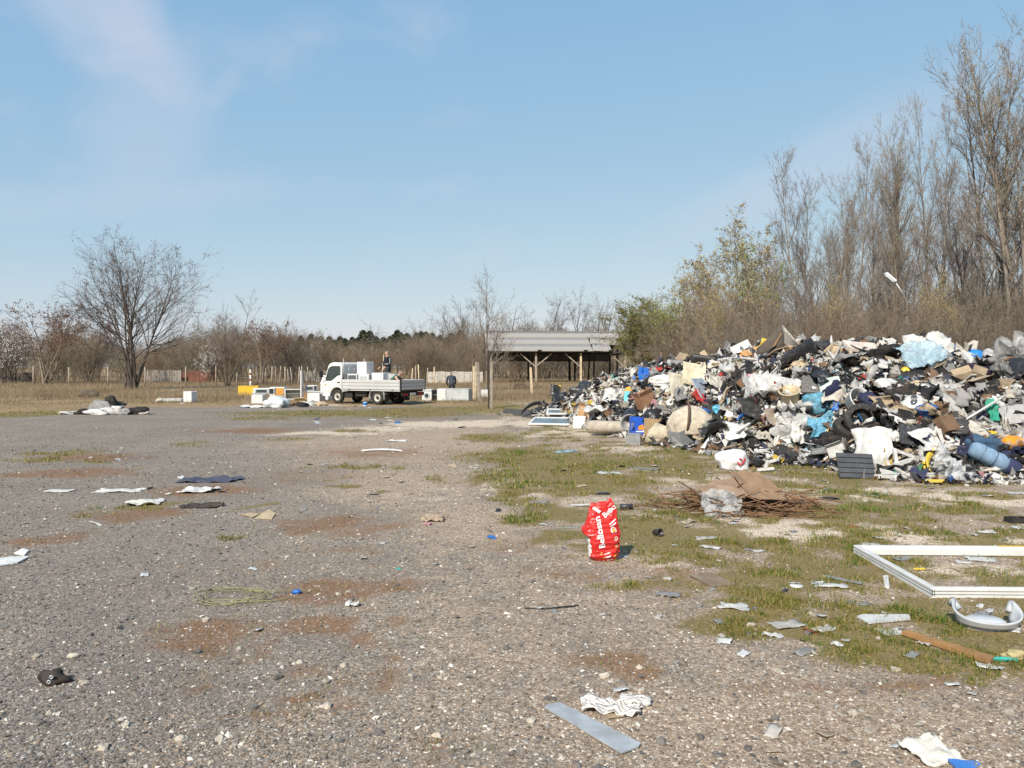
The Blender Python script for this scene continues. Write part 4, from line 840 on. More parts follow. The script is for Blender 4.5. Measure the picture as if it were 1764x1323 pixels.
tag(MB().lathe([(.25, 0), (.27, .02), (.27, .2), (.275, .22), (.27, .24), (.27, .48), (.275, .5), (.25, .52), (0, .52)], 22).build('metal_drum', GALV, loc=T(3.28, -.35, 1.50)), 'dull metal drum on the load right behind the cab roof', 'drum')
tag(MB().box((0, 0, .04), (.62, 1.0, .06), None, .01).build('white_board', ENAM, loc=T(3.12, -.28, 1.435), rz=TH), 'white board lying across the front of the truck load', 'board')
tag(MB().tube([(0, 0, 0), (.02, 0, .8), (0, .02, 1.62)], .02, 6).build('wooden_stick', WOODP, loc=T(2.20, -.45, .84)), 'thin wooden stick upright behind the topmost white appliance', 'stick')
tag(MB().tube([(0, 0, 0), (.0, .02, 1.2)], .016, 6).build('metal_rod', GALV, loc=T(1.98, -.1, .84)), 'thin metal rod upright right of the topmost white appliance', 'rod')
def gp(px, py): v = G(px, py); return v
appliance('plastic_chest', gp(429, 681), .15, (1.25, .6, .58), 'yellow plastic chest in dry grass, leftmost of the dumped appliances', 'chest', 'lid', YEL)
appliance('chest_freezer', gp(446, 695), .1, (.55, .8, .44), 'white freezer under another appliance at the left of the dump row', 'freezer', 'plain')
appliance('oven', gp(455, 694)+Vector((-.05, .25, .445)), .12, (1.05, .5, .30), 'white oven lying on the leftmost white freezer', 'oven', 'oven')
appliance('open_fridge', gp(480, 684), -.1, (.95, .5, .62), 'fridge lying on its back showing orange foam inside', 'fridge', 'plain', ENAM); MB().box((.14, -.262, .34), (.58, .02, .44), None, .01).build('foam_panel', ORNG, bpy.data.objects['open_fridge'])
appliance('open_cabinet', gp(505, 688), .25, (.9, .55, .60), 'open white fridge cabinet with shelves next to the orange one', 'fridge', 'open')
tag(MB().box((0, 0, .8), (.07, .35, 1.7), rotm(0, 0, 0), .01).build('tall_board', ENAM, loc=gp(520, 692)), 'tall white panel standing upright between the dumped appliances', 'panel')
appliance('white_cabinet', gp(545, 693), -.35, (.75, .55, .48), 'grey sided white cabinet by the truck\'s front bumper', 'cabinet', 'plain'); appliance('brown_cabinet', gp(526, 690), .1, (.35, .5, .42), 'small brown-backed cabinet beside the tall white panel', 'cabinet', 'plain', BRW)
tag(MB().box((0, 0, .02), (1.25, .5, .05), None, .01).build('table_top', ENAM, loc=gp(539, 692)+Vector((0, .3, .50))), 'white slab laid across the cabinets by the truck\'s nose', 'slab')
appliance('microwave', gp(534, 692)+Vector((0, .35, .555)), .1, (.62, .4, .32), 'grey microwave standing on the white slab', 'microwave', 'oven', ENAM)
wl = empty('top_loader', gp(553, 690)+Vector((.1, .9, 0)), -.3, 'white washing machine with its lid hanging open against the truck', 'washing machine'); MB().box((0, 0, .42), (.5, .55, .84), None, .02).build('cabinet', ENAM, wl); fr_ = MB().box((0, -.1, 1.08), (.5, .04, .56), rotm(-22, 12, 0), .02).build('lid', ENAM, wl); MB().box((0, -.125, 1.08), (.38, .02, .42), rotm(-22, 12, 0), .01).build('lid_recess', ENAMG, fr_)
appliance('washing_machine', gp(738, 690), -.2, (.55, .55, .62), 'white washing machine right behind the truck tailgate', 'washing machine', 'washer'); appliance('dark_cabinet', gp(750, 690), .0, (.34, .5, .58), 'narrow dark open cabinet between white appliances right of the truck', 'cabinet', 'open', TRIM)
appliance('chest_freezer', gp(784, 690), -.28, (1.75, .62, .60), 'long white chest freezer before the bending person', 'freezer', 'lid', ENAMG); appliance('white_cooker', gp(762, 690), -.1, (.48, .55, .62), 'white cooker at the left end of the long chest freezer', 'cooker', 'plain')
appliance('small_fridge', gp(834, 684), .2, (.5, .5, .45), 'small white fridge behind the stout leaning posts', 'fridge', 'plain')
appliance('white_cabinet', gp(328, 693), -.35, (.55, .45, .58), 'single white cabinet standing alone in the left field', 'cabinet', 'plain')
# the metal can by the rear wheel
cn = empty('paint_can', gp(629, 700), 0, 'small blue and white can on the ground by the rear wheel', 'can'); MB().lathe([(.09, 0), (.10, .01), (.10, .12), (.10, .2), (.095, .21), (0, .21)], 16).build('body', mat('can_white', (.7, .7, .7), .4), cn); MB().lathe([(.102, .06), (.103, .07), (.103, .18), (.102, .19)], 16, cap=False).build('label_band', mat('can_blue', (.02, .17, .55), .4), cn)
# ------------------------------------------------------------------ people
def skin_mesh(name, joints, edges, mats, tags, sub=2):
    """one continuous body grown round a skeleton; joints {name: (x, y, z, r)}, tags {name: material index}"""
    names = list(joints); me = bpy.data.meshes.new(name); me.from_pydata([joints[k][:3] for k in names], [(names.index(a), names.index(b)) for a, b in edges], [])
    o = bpy.data.objects.new(name, me); COL.objects.link(o); md = o.modifiers.new('s', 'SKIN'); md.use_smooth_shade = True
    for i, k in enumerate(names):
        rr = joints[k][3]; sv = me.skin_vertices[0].data[i]; sv.radius = rr if isinstance(rr, tuple) else (rr, rr); sv.use_root = (i == 0)
    ss = o.modifiers.new('d', 'SUBSURF'); ss.levels = sub; ss.render_levels = sub
    dg = bpy.context.evaluated_depsgraph_get(); out = bpy.data.meshes.new_from_object(o.evaluated_get(dg)); bpy.data.objects.remove(o)
    P = np.array([joints[k][:3] for k in names]); seg = [(names.index(a), names.index(b)) for a, b in edges]
    for m in mats: out.materials.append(m)
    nP = len(out.polygons); C = np.empty(nP*3, np.float32); out.polygons.foreach_get('center', C); C = C.reshape(-1, 3); D = []
    for a, b in seg:
        d = P[b]-P[a]; tt = np.clip((C-P[a]) @ d/max(np.dot(d, d), 1e-9), 0, 1); D.append(np.linalg.norm(C-P[a]-tt[:, None]*d, axis=1))
    k = np.argmin(np.stack(D), 0); ti = np.array([tags.get(names[b], 0) for a, b in seg], np.int32)[k]
    out.polygons.foreach_set('material_index', ti); out.polygons.foreach_set('use_smooth', np.ones(nP, bool))
    return out
SKIN = mat('skin', (.48, .27, .19), .55, .12, 10, .1, 50, .002); JACK = mat('black_work_jacket', (.010, .010, .013), .8, .25, 9, .5, 18, .02); TROU = mat('grey_work_trousers', (.045, .047, .05), .85, .25, 8, .5, 16, .02); TROUB = mat('dark_trousers', (.03, .032, .042), .85, .25, 8, .5, 16, .02)
GRN = mat('green_shirt', (.045, .14, .085), .85, .2, 8, .5, 16, .02); NAVY = mat('dark_blue_jacket', (.035, .04, .06), .75, .25, 8, .5, 16, .02); REFL = mat('reflective_tape', (.34, .35, .34), .5); HAIRG = mat('short_grey_hair', (.22, .19, .17), .9, .3, 40, .6, 80, .01); HAIRD = mat('dark_hair', (.03, .025, .02), .85, .3, 40, .6, 80, .01); BOOT = mat('boot_leather', (.03, .025, .02), .7)
def hand(j, e, t, wrist, d, side, nm):
    """palm and five fingers continuing from the wrist along d"""
    d = Vector(d).normalized(); w = Vector(wrist); s = d.cross(Vector((0, 0, 1))); s = s.normalized() if s.length > .1 else Vector((1, 0, 0)); n = s.cross(d)
    j[nm+'palm'] = (*(w+d*.07), (.038, .02)); e.append((nm, nm+'palm')); t[nm+'palm'] = 1
    for q, (o, l) in enumerate(((-.03, .062), (-.01, .075), (.012, .07), (.032, .055))):
        a = w+d*.10+s*o; b = a+d*l*.5-n*.008; c = b+d*l*.45-n*.03
        for k, p, r in (('a', a, .0095), ('b', b, .009), ('c', c, .0075)): j[f'{nm}f{q}{k}'] = (*p, r); t[f'{nm}f{q}{k}'] = 1
        e += [(nm+'palm', f'{nm}f{q}a'), (f'{nm}f{q}a', f'{nm}f{q}b'), (f'{nm}f{q}b', f'{nm}f{q}c')]
    a = w+d*.05+s*.045*side; b = a+d*.035+s*.02*side-n*.01; j[nm+'t1'] = (*a, .011); j[nm+'t2'] = (*b, .009); t[nm+'t1'] = t[nm+'t2'] = 1; e += [(nm+'palm', nm+'t1'), (nm+'t1', nm+'t2')]
def head_piece(o, c, face, hair, tilt=0):
    """a head with brow, nose, mouth, chin and ears; c centre, face heading in local z-rotation"""
    M = Matrix.Translation(c) @ Matrix.Rotation(face, 4, 'Z') @ Matrix.Rotation(tilt, 4, 'X')
    def skull(u, v):
        th = u*2*PI; ph = v*PI; x = .074*math.sin(ph)*math.cos(th); y = .095*math.sin(ph)*math.sin(th); z = .118*math.cos(ph)
        if z < -.02: k = 1-.28*((-z-.02)/.1); x *= k; y = y*k-.012*((-z-.02)/.1)*(1)
        f = max(0, -math.sin(th))*math.sin(ph)
        if f > .86: y -= .022*math.exp(-((z+.012)/.022)**2)*(f-.86)/.14; y += .008*math.exp(-((z-.02)/.012)**2); y -= .004*math.exp(-((z+.055)/.008)**2)
        return (x, y, z)
    h = MB().grid(lambda u, v: skull(u, v), 20, 14, 0, 0, True, M)
    for s_ in (-1, 1): h.box(M @ Vector((s_*.078, .012, -.005)), (.016, .038, .06), (M.to_3x3() @ rotm(0, 0, s_*20)), .008)
    hd_ = h.build('head', SKIN, o)
    MB().grid(lambda u, v: M @ (Vector(skull(u, v*.46))*1.05+Vector((0, .010, .004))), 20, 6, 0).build('hair', hair, hd_)
    for s_ in (-1, 1): MB().box(M @ Vector((s_*.03, -.086, .018)), (.022, .012, .010), M.to_3x3(), .004).build('eye', TRIM, hd_)
    MB().box(M @ Vector((0, -.088, -.052)), (.042, .010, .008), M.to_3x3(), .003).build('mouth', mat('lips', (.30, .12, .10), .6), hd_)
    return hd_
def person(name, loc, rz, J, edges, mats, tags, label, hd, face, hair, sub=2, tilt=0):
    o = empty(name, loc, rz, label, 'person'); me = skin_mesh('body', J, edges, mats, tags, sub); link('body', me, o); head_piece(o, hd, face, hair, tilt); return o
def standing():
    J = {'pelvis': (0, 0, .93, (.165, .13)), 'waist': (0, .0, 1.08, (.165, .125)), 'chest': (0, -.01, 1.28, (.19, .13)), 'neckb': (0, -.02, 1.44, (.10, .085)), 'neck': (0, -.03, 1.52, .058), 'skull': (0, -.035, 1.60, .05)}
    E = [('pelvis', 'waist'), ('waist', 'chest'), ('chest', 'neckb'), ('neckb', 'neck'), ('neck', 'skull')]; t = {k: 0 for k in J}; t['neck'] = t['skull'] = 1
    for s, n in ((1, 'L'), (-1, 'R')):
        J.update({n+'hip': (s*.095, 0, .86, (.105, .11)), n+'knee': (s*.11, -.01, .48, .068), n+'ank': (s*.12, .02, .09, .048), n+'toe': (s*.13, -.13, .04, (.04, .035)),
                  n+'sho': (s*.205, -.01, 1.40, .075), n+'elb': (s*.27, -.05, 1.12, .055), n+'wri': (s*.25, -.26, .97, .036)})
        E += [('pelvis', n+'hip'), (n+'hip', n+'knee'), (n+'knee', n+'ank'), (n+'ank', n+'toe'), ('neckb', n+'sho'), (n+'sho', n+'elb'), (n+'elb', n+'wri')]
        t.update({n+'hip': 2, n+'knee': 2, n+'ank': 2, n+'toe': 3, n+'sho': 0, n+'elb': 0, n+'wri': 0}); hand(J, E, t, J[n+'wri'][:3], (0, -.85, -.5), s, n+'wri')
    return J, E, t
J, E, t = standing()
# man on the truck bed: back three-quarters to us, looking left over the load
mz = T(1.80, -.30, .835); man = person('person', mz, R(-52), J, E, [JACK, SKIN, TROU, BOOT], t, 'man in a black jacket with reflective stripes standing on the truck bed', (0, -.045, 1.635), R(-8), HAIRG); man.scale = (1.08, 1.08, 1.03)
def stripe(name, parent, P, r, tw, M=None):   # tape band round the torso: points with outward offset
    m = MB(); m.tube(P, r, 5); return m.build(name, REFL, parent)
MB().lathe([(.0, 1.105), (.186, 1.115), (.189, 1.118), (.189, 1.142), (.186, 1.145), (0, 1.145)], 20, Matrix.Diagonal((1.02, .80, 1, 1)), cap=False).build('reflective_belt', REFL, man)
for s in (-1, 1):
    MB().grid(lambda u, v: (s*(.088+.03*u)+.0, .128+.012*math.sin(PI*v)-.10*v*v, 1.15+.31*v), 2, 5, .008).build('reflective_strap', REFL, man)
    MB().grid(lambda u, v: (s*(.246+.065*v+.012), -.03-.045*v+.035*(u-.5), 1.41-.29*v), 2, 4, .008).build('sleeve_stripe', REFL, man)
# man crouching at the tailgate, seen from the waist up
Jc = {'pelvis': (0, .1, .30, (.17, .14)), 'waist': (0, .0, .40, (.16, .125)), 'chest': (0, -.16, .50, (.18, .13)), 'neckb': (0, -.29, .57, (.10, .085)), 'neck': (0, -.35, .62, .056), 'skull': (0, -.38, .67, .05)}
Ec = [('pelvis', 'waist'), ('waist', 'chest'), ('chest', 'neckb'), ('neckb', 'neck'), ('neck', 'skull')]; tc_ = {k: 0 for k in Jc}; tc_['neck'] = tc_['skull'] = 1
for s, n in ((1, 'L'), (-1, 'R')):
    Jc.update({n+'hip': (s*.11, .08, .26, (.10, .10)), n+'knee': (s*.19, -.30, .36, .07), n+'ank': (s*.16, -.02, .08, .05), n+'toe': (s*.18, -.18, .04, (.04, .035)), n+'sho': (s*.19, -.24, .53, .07), n+'elb': (s*.25, -.40, .36, .05), n+'wri': (s*.18, -.58, .25, .035)})
    Ec += [('pelvis', n+'hip'), (n+'hip', n+'knee'), (n+'knee', n+'ank'), (n+'ank', n+'toe'), ('neckb', n+'sho'), (n+'sho', n+'elb'), (n+'elb', n+'wri')]; tc_.update({n+'hip': 2, n+'knee': 2, n+'ank': 2, n+'toe': 3, n+'sho': 0, n+'elb': 1, n+'wri': 1}); hand(Jc, Ec, tc_, Jc[n+'wri'][:3], (0, -.8, -.6), s, n+'wri')
person('person', T(1.0, .30, .835), R(70), Jc, Ec, [GRN, SKIN, TROUB, BOOT], tc_, 'man in a green shirt crouching on the truck bed by the tailgate', (0, -.40, .71), 0, HAIRG, 2, .35)
# third person bending over the appliances with the back to us
Jb = {'pelvis': (0, 0, .90, (.17, .14)), 'waist': (0, .10, 1.03, (.165, .125)), 'chest': (0, .28, 1.20, (.20, .13)), 'neckb': (0, .42, 1.30, (.10, .085)), 'neck': (0, .50, 1.34, .058), 'skull': (0, .56, 1.37, .05)}
Eb = [('pelvis', 'waist'), ('waist', 'chest'), ('chest', 'neckb'), ('neckb', 'neck'), ('neck', 'skull')]; tb = {k: 0 for k in Jb}; tb['neck'] = tb['skull'] = 1
for s, n in ((1, 'L'), (-1, 'R')):
    Jb.update({n+'hip': (s*.095, -.02, .84, (.11, .11)), n+'knee': (s*.12, .05, .47, .07), n+'ank': (s*.13, -.02, .09, .05), n+'toe': (s*.14, .13, .04, (.04, .035)), n+'sho': (s*.215, .38, 1.27, .075), n+'elb': (s*.26, .44, .98, .055), n+'wri': (s*.20, .60, .80, .036)})
    Eb += [('pelvis', n+'hip'), (n+'hip', n+'knee'), (n+'knee', n+'ank'), (n+'ank', n+'toe'), ('neckb', n+'sho'), (n+'sho', n+'elb'), (n+'elb', n+'wri')]; tb.update({n+'hip': 2, n+'knee': 2, n+'ank': 2, n+'toe': 3, n+'sho': 0, n+'elb': 0, n+'wri': 0}); hand(Jb, Eb, tb, Jb[n+'wri'][:3], (0, .7, -.7), s, n+'wri')
pb = G(779, 687); person('person', (pb.x, 44.0, 0), R(8), Jb, Eb, [NAVY, SKIN, TROUB, BOOT], tb, 'person in dark clothes bending over behind the long chest freezer', (0, .60, 1.40), PI, HAIRD, 2, .5)
# ------------------------------------------------------------------ the rubbish heap
HC = np.array([(880, 28.5, 29.2, .0), (930, 26.9, 28, .22), (960, 25.8, 27.5, .45), (1000, 23.6, 26.5, .92), (1050, 21.4, 25.5, 1.42), (1110, 19.4, 24, 1.80), (1180, 17.8, 22.5, 1.94), (1240, 16.6, 21.3, 2.1), (1300, 15.6, 20.3, 2.36), (1350, 15.1, 19.5, 2.42), (1400, 14.8, 19, 2.36), (1500, 13.4, 18, 2.24), (1600, 12.8, 17.3, 2.05), (1764, 12.7, 16.5, 1.93), (2000, 12.6, 16, 1.85), (2300, 13, 15.5, 1.6), (2500, 14, 15, .0)])
HU = (HC[:, 0]-882)/FPX
def Hh(x, y):
    x = np.asarray(x, float); y = np.maximum(np.asarray(y, float), .5); u = x/y
    yf = np.interp(u, HU, HC[:, 1])+(fbm(x*.9, y*.9, 201, 3)-.5)*1.0; yr = np.interp(u, HU, HC[:, 2]); h = np.interp(u, HU, HC[:, 3], 0, 0)
    t = np.clip((y-yf)/(yr-yf), 0, 1); p = np.sin(PI/2*t)**.85; b = np.clip((y-yr)/4.5, 0, 1); p = p*(1-b*b*(3-2*b))
    return h*p+(p*.85+.06*(p > .01))*np.minimum(h, 1)*((fbm(x*1.1, y*1.1, 211, 3)-.5)*.62+(fbm(x*3.2, y*3.2, 221, 3)-.5)*.36)
def top_z(x, y):
    g = gz(x, y); return np.maximum(g, Hh(x, y)+g*.3)
def on(px, py):
    """the first place on heap or ground met along the line of sight"""
    a, b, c = ray(px, py); ym = float(np.interp((px-882)/FPX, HU, HC[:, 2], 34, 34)) if px > 905 else 34.; ts = np.arange(9, ym+.15, .03); z = CAMZ+c*ts; hz = top_z(a*ts, b*ts); k = np.nonzero(z <= hz)[0]
    if len(k) == 0: i = np.argmin(z-hz); t = ts[i]; return Vector((a*t, b*t, float(hz[i])))
    t = ts[k[0]]; return Vector((a*t, b*t, CAMZ+c*t))
us = np.linspace(HU[0]-.01, HU[-1]+.01, 330); tt = np.linspace(-.04, 2.1, 130); U, TT = np.meshgrid(us, tt, indexing='ij')
yf = np.interp(U, HU, HC[:, 1]); yr = np.interp(U, HU, HC[:, 2]); hy = np.where(TT <= 1, yf-.6+(yr-yf+.6)*TT, yr+(TT-1)*4.6); hx = U*hy
hz = Hh(hx, hy)-.02; hv = np.stack([hx, hy, hz], -1).reshape(-1, 3); nu, nt_ = U.shape; ii = (np.arange(nu-1)[:, None]*nt_+np.arange(nt_-1)[None]).ravel(); hf = np.stack([ii, ii+nt_, ii+nt_+1, ii+1], 1)
def heap_mat():
    t = NT('heap_filling'); c = t.coord(); v = t.n('TexVoronoi', {'Vector': t.n('VectorMath', {0: c, 1: t.n('TexNoise', {'Vector': c, 'Scale': 9., 'Detail': 2}).outputs['Color']}, operation='ADD').outputs[0], 'Scale': 11.})
    k = t.n('SeparateColor', {0: v.outputs['Color']}).outputs[0]
    col = t.ramp(k, [(.0, (.02, .018, .017)), (.25, (.08, .06, .05)), (.45, (.16, .125, .10)), (.6, (.22, .20, .18)), (.75, (.04, .036, .036)), (1., (.3, .27, .24))]); col.node.color_ramp.interpolation = 'CONSTANT'  # mostly dark tones: shade of the gaps between scraps is put into this colour
    return t.done(col, .85, t.bump(v.outputs['Distance'], .8, .05))
tag(link('rubbish_filling', np_mesh('rubbish_filling', hv, hf, False, None, [heap_mat()])), 'packed small rubbish filling the body of the heap', 'rubbish', kind='stuff')
PAL = {'white': (.60, .595, .575), 'off-white': (.49, .455, .40), 'grey': (.27, .265, .26), 'black': (.024, .024, .026), 'beige': (.44, .345, .235), 'brown': (.19, .115, .07), 'pale blue': (.27, .50, .62), 'blue': (.03, .16, .50), 'teal': (.06, .36, .31), 'red': (.42, .04, .035), 'yellow': (.66, .46, .05), 'green': (.06, .19, .08), 'pink': (.52, .25, .28), 'navy': (.028, .034, .075)}
pn = list(PAL); pw0 = np.array([.30, .17, .14, .21, .08, .07, .016, .008, .007, .010, .009, .006, .006, .016]); pw0 /= pw0.sum()
rs = np.random.RandomState(77); tn = 33000
uu = rs.uniform(HU[1], (2330-882)/FPX, tn); t1 = rs.uniform(-.16, 1.12, tn); yf = np.interp(uu, HU, HC[:, 1]); yr = np.interp(uu, HU, HC[:, 2]); fy = yf+(yr-yf)*t1; fx = uu*fy
kp = (t1 > -.02) | (rs.uniform(0, 1, tn) < .35+2*(t1+.16)); fx, fy = fx[kp], fy[kp]; n = len(fx); fz = top_z(fx, fy)
e_ = .15; gxn = (top_z(fx+e_, fy)-top_z(fx-e_, fy))/(2*e_); gyn = (top_z(fx, fy+e_)-top_z(fx, fy-e_))/(2*e_)
nz = np.stack([-gxn, -gyn, np.ones(n)], 1); nz /= np.linalg.norm(nz, axis=1)[:, None]; bx = np.cross(np.array([[0, 1., 0]]), nz); bx /= np.linalg.norm(bx, axis=1)[:, None]; by = np.cross(nz, bx); B = np.stack([bx, by, nz], 2)
rot = B @ rand_rot(rs, n, .55)
def tmpl_sheet(sd):
    r = np.random.RandomState(sd); v = []
    for i in range(4):
        for j in range(4): v.append((i/3-.5+r.normal(0, .07), (j/3-.5)*.75+r.normal(0, .07), r.normal(.05, .13)))
    f = []
    for i in range(3):
        for j in range(3): a = i*4+j; f += [(a, a+4, a+5), (a, a+5, a+1)]
    return np.array(v), np.array(f)
def tmpl_ico(sd):
    bm = bmesh.new(); bmesh.ops.create_icosphere(bm, subdivisions=1, radius=.5); r = np.random.RandomState(sd); v = np.array([tuple(x.co) for x in bm.verts])*r.uniform(.6, 1.2, (len(bm.verts), 1)); f = np.array([[q.index for q in p.verts] for p in bm.faces]); bm.free(); v[:, 2] *= .6; return v, f
def tmpl_box(a, b, c):
    m = MB().box((0, 0, 0), (a, b, c)); return np.array(m.v), np.array([t for f in m.f for t in ((f[0], f[1], f[2]), (f[0], f[2], f[3]))])
tm = [tmpl_sheet(1), tmpl_sheet(2), tmpl_sheet(3), tmpl_sheet(4), tmpl_ico(5), tmpl_ico(6), tmpl_box(1, .6, .08), tmpl_box(1.3, .16, .1), tmpl_box(.7, .6, .4)]
ti = rs.choice(len(tm), n, p=[.19, .19, .17, .15, .05, .04, .08, .10, .03]); sz = np.exp(rs.normal(math.log(.100), .55, n)); sz = np.minimum(sz, .38)
ci = rs.choice(len(pn), n, p=pw0); dark = fbm(fx*.55, fy*.55, 231, 3); swp = (dark > .55) & (rs.uniform(0, 1, n) < .35); ci[swp] = rs.choice([2, 3, 5, 13], swp.sum()); swl = (dark < .42) & (rs.uniform(0, 1, n) < .45); ci[swl] = rs.choice([0, 0, 1, 1, 4], swl.sum())
cl_ = np.array([PAL[k] for k in pn])[ci]*rs.uniform(.65, 1.15, (n, 1)); VV, FF, CC = [], [], []; o = 0
for k, (tv, tf) in enumerate(tm):
    s_ = ti == k; V, F = scatter(tv, tf, np.stack([fx, fy, fz+sz*.18], 1)[s_], rot[s_], np.stack([sz*rs.uniform(.8, 2.0, n), sz*rs.uniform(.5, 1.1, n), sz*rs.uniform(.5, 1.2, n)], 1)[s_]); VV.append(V); FF.append(F+o); o += len(V); CC.append(np.repeat(cl_[s_], len(tv), 0))
tag(link('rubbish_scraps', np_mesh('rubbish_scraps', np.concatenate(VV), np.concatenate(FF), False, np.concatenate(CC), [vcol_mat('scraps', .7, .5, 30, .35, .45)])), 'countless small scraps of plastic, cloth and card covering the heap', 'rubbish', kind='stuff')

# ---- shapes for single pieces of rubbish
def n3(p, s=1.): return noise.noise(Vector(p)*s)
def g_sheet(w, h, amp, seed, n=12, thick=.004, fold=0.):
    so = seed*7.31
    def fn(u, v):
        ex = n3((u*2.1, v*2.7, so)); ey = n3((u*2.3, v*2.2, so+50)); x = (u-.5)*w*(1+.28*ex)+.07*w*ey; y = (v-.5)*h*(1+.30*ey)
        z = amp*(abs(n3((u*2.4, v*2.4, so+9)))*1.5+.7*abs(n3((u*5.5, v*5.5, so+19)))+.3*n3((u*11, v*11, so+29)))
        if fold: z += fold*max(0, abs(u-.5)-.25)*2*w*.6
        return (x, y, z+.004)
    return MB().grid(fn, n, n, thick)
def g_lump(rx, ry, rz, seed, rough=.3, sub=3, crease=.25):
    bm = bmesh.new(); bmesh.ops.create_icosphere(bm, subdivisions=sub, radius=1); m = MB(); so = seed*3.7; vs = []
    for v in bm.verts:
        p = v.co; k = 1+rough*n3((p.x*1.2+so, p.y*1.2, p.z*1.2))*1.6-crease*abs(n3((p.x*2.6, p.y*2.6+so, p.z*2.6)))-crease*.6*abs(n3((p.x*5.2+so, p.y*5.2, p.z*5.2)))
        q = Vector((p.x*rx*k, p.y*ry*k, p.z*rz*k)); q.z = max(q.z, -rz*.45)+rz*.45; vs.append(q)
    m.add(vs, [[x.index for x in f.verts] for f in bm.faces], 0, True); bm.free(); return m
def g_slab(w, h, t, bev=.004, warp=0., seed=0): 
    if not warp: return MB().box((0, 0, t/2), (w, h, t), None, bev)
    return MB().grid(lambda u, v: ((u-.5)*w, (v-.5)*h, t+warp*(math.sin(u*2.4+seed)+.6*math.sin(v*3+seed*2)+.4*n3((u*3, v*3, seed)))), 8, 8, t, 0, False)
def g_roll(r, Lx, turns=3.2, squash=.85):
    m = MB(); n = int(turns*16); th = r/turns*.5
    def fn(u, v): a = u*turns*2*PI; q = r*(1-.85*u)*(1+.05*math.sin(v*9)); return ((v-.5)*Lx*(1+.06*math.sin(a*.7)), q*math.cos(a), q*math.sin(a)*squash+r*squash)
    return m.grid(fn, n, 6, th*.7)
def g_tyre(r=.32, w=.2, seg=32):
    h = w/2; m = MB().lathe([(r*.58, -h*.8), (r*.62, -h), (r*.85, -h*1.05), (r*.97, -h*.85), (r, -h*.5), (r, h*.5), (r*.97, h*.85), (r*.85, h*1.05), (r*.62, h), (r*.58, h*.8), (r*.66, h*.5), (r*.8, 0), (r*.66, -h*.5), (r*.58, -h*.8)], seg, Matrix.Translation((0, 0, h)), cap=False)
    for i in range(seg*2): a = i*PI/seg; M = Matrix.Rotation(a, 4, 'Z') @ Matrix.Translation((r+.002, 0, h)); m.box(M @ Vector((0, 0, h*.3*(1 if i % 2 else -1))), (.016, r*.07, h*.55), M.to_3x3())
    return m
def g_carton(w, d, h, seed=0, flaps=True):
    m = MB(); t = .008; r = random.Random(seed)
    for s in (-1, 1): m.box((s*(w/2-t/2), 0, h/2), (t, d, h)); m.box((0, s*(d/2-t/2), h/2), (w-2*t, t, h))
    m.box((0, 0, t/2), (w-2*t, d-2*t, t))
    if flaps:
        for s in (-1, 1):
            a = r.uniform(25, 80); m.box((s*(w/2+d*.2*math.cos(R(a))), 0, h+d*.2*math.sin(R(a))), (d*.42, d*.98, t), rotm(0, -s*a, 0)); a = r.uniform(10, 70); m.box((0, s*(d/2+d*.2*math.cos(R(a))), h+d*.2*math.sin(R(a))), (w*.98, d*.42, t), rotm(s*a, 0, 0))
    return m
def g_bag(r, seed, h=1.0):
    m = g_lump(r, r*.85, r*.75*h, seed, .28, 3, .35); t = Vector((r*.1, 0, r*1.15*h)); m.lathe([(r*.10, 0), (r*.06, r*.12), (r*.2, r*.32), (r*.16, r*.38)], 9, Matrix.Translation(t-Vector((0, 0, r*.12))), cap=False); return m
def g_trough(Lx, r, t=.012, ends=True):
    m = MB().grid(lambda u, v: ((u-.5)*Lx, -r*math.cos(v*PI)*1., r-r*.9*math.sin(v*PI)+.0), 8, 12, t)
    return m
def g_bottle(r, h): return MB().lathe([(r*.9, 0), (r, h*.03), (r, h*.3), (r*.94, h*.34), (r, h*.38), (r, h*.62), (r*.85, h*.74), (r*.36, h*.86), (r*.34, h*.93), (r*.4, h*.94), (r*.4, h), (0, h)], 14)
def g_tub(r, h, t=.012): return MB().lathe([(r*.72, 0), (r*.8, h*.05), (r*.95, h*.9), (r*1.04, h*.95), (r*1.04, h), (r*.93, h), (r*.88, h*.5), (r*.7, t), (0, t)], 24)
def g_arch(Lx, d, hgt, t=.05, bow=.3):
    """a long moulded part such as a bumper, bowed in plan and hollow behind"""
    return MB().grid(lambda u, v: ((u-.5)*Lx, -bow*(2*u-1)**2*1.0+bow-d*math.sin(v*PI)*.5, hgt*(v-.0)*(1-.25*abs(2*u-1)**3)), 18, 7, t*.3)
def g_ring(r, t): return MB().tube([(r*math.cos(a), r*math.sin(a), t+.25*t*math.sin(3*a)) for a in np.linspace(0, 2*PI, 25)[:-1]], t, 8, closed=True)
PL = mat_obj('plastic_scrap', .42, .30, .25, 18, .5); CLO = mat_obj('cloth_scrap', .92, .35, .8, 16, .15); CARD = mat_obj('card_scrap', .85, .40, .3, 20, .2); GLOSS = mat_obj('shiny_bag', .25, .12, .9, 12, .55); METO = mat_obj('painted_metal', .4, .25, .1, 20, .5)
def film_mat(name, a, rough=.22):
    t = NT(name); c = t.coord(); oi = t.n('ObjectInfo'); n = t.noise(c, 9, 5, .6, .6)
    t.done(oi.outputs['Color'], rough, t.bump(t.noise(c, 14, 5, .65, .8), .9, .03), Alpha=t.rng(n, .3, .7, a-.2, a+.25)); t.b.inputs['Specular IOR Level'].default_value = .6; return t.m
FILM = film_mat('clear_film', .33); FILMB = film_mat('tinted_film', .55)
HAND = []
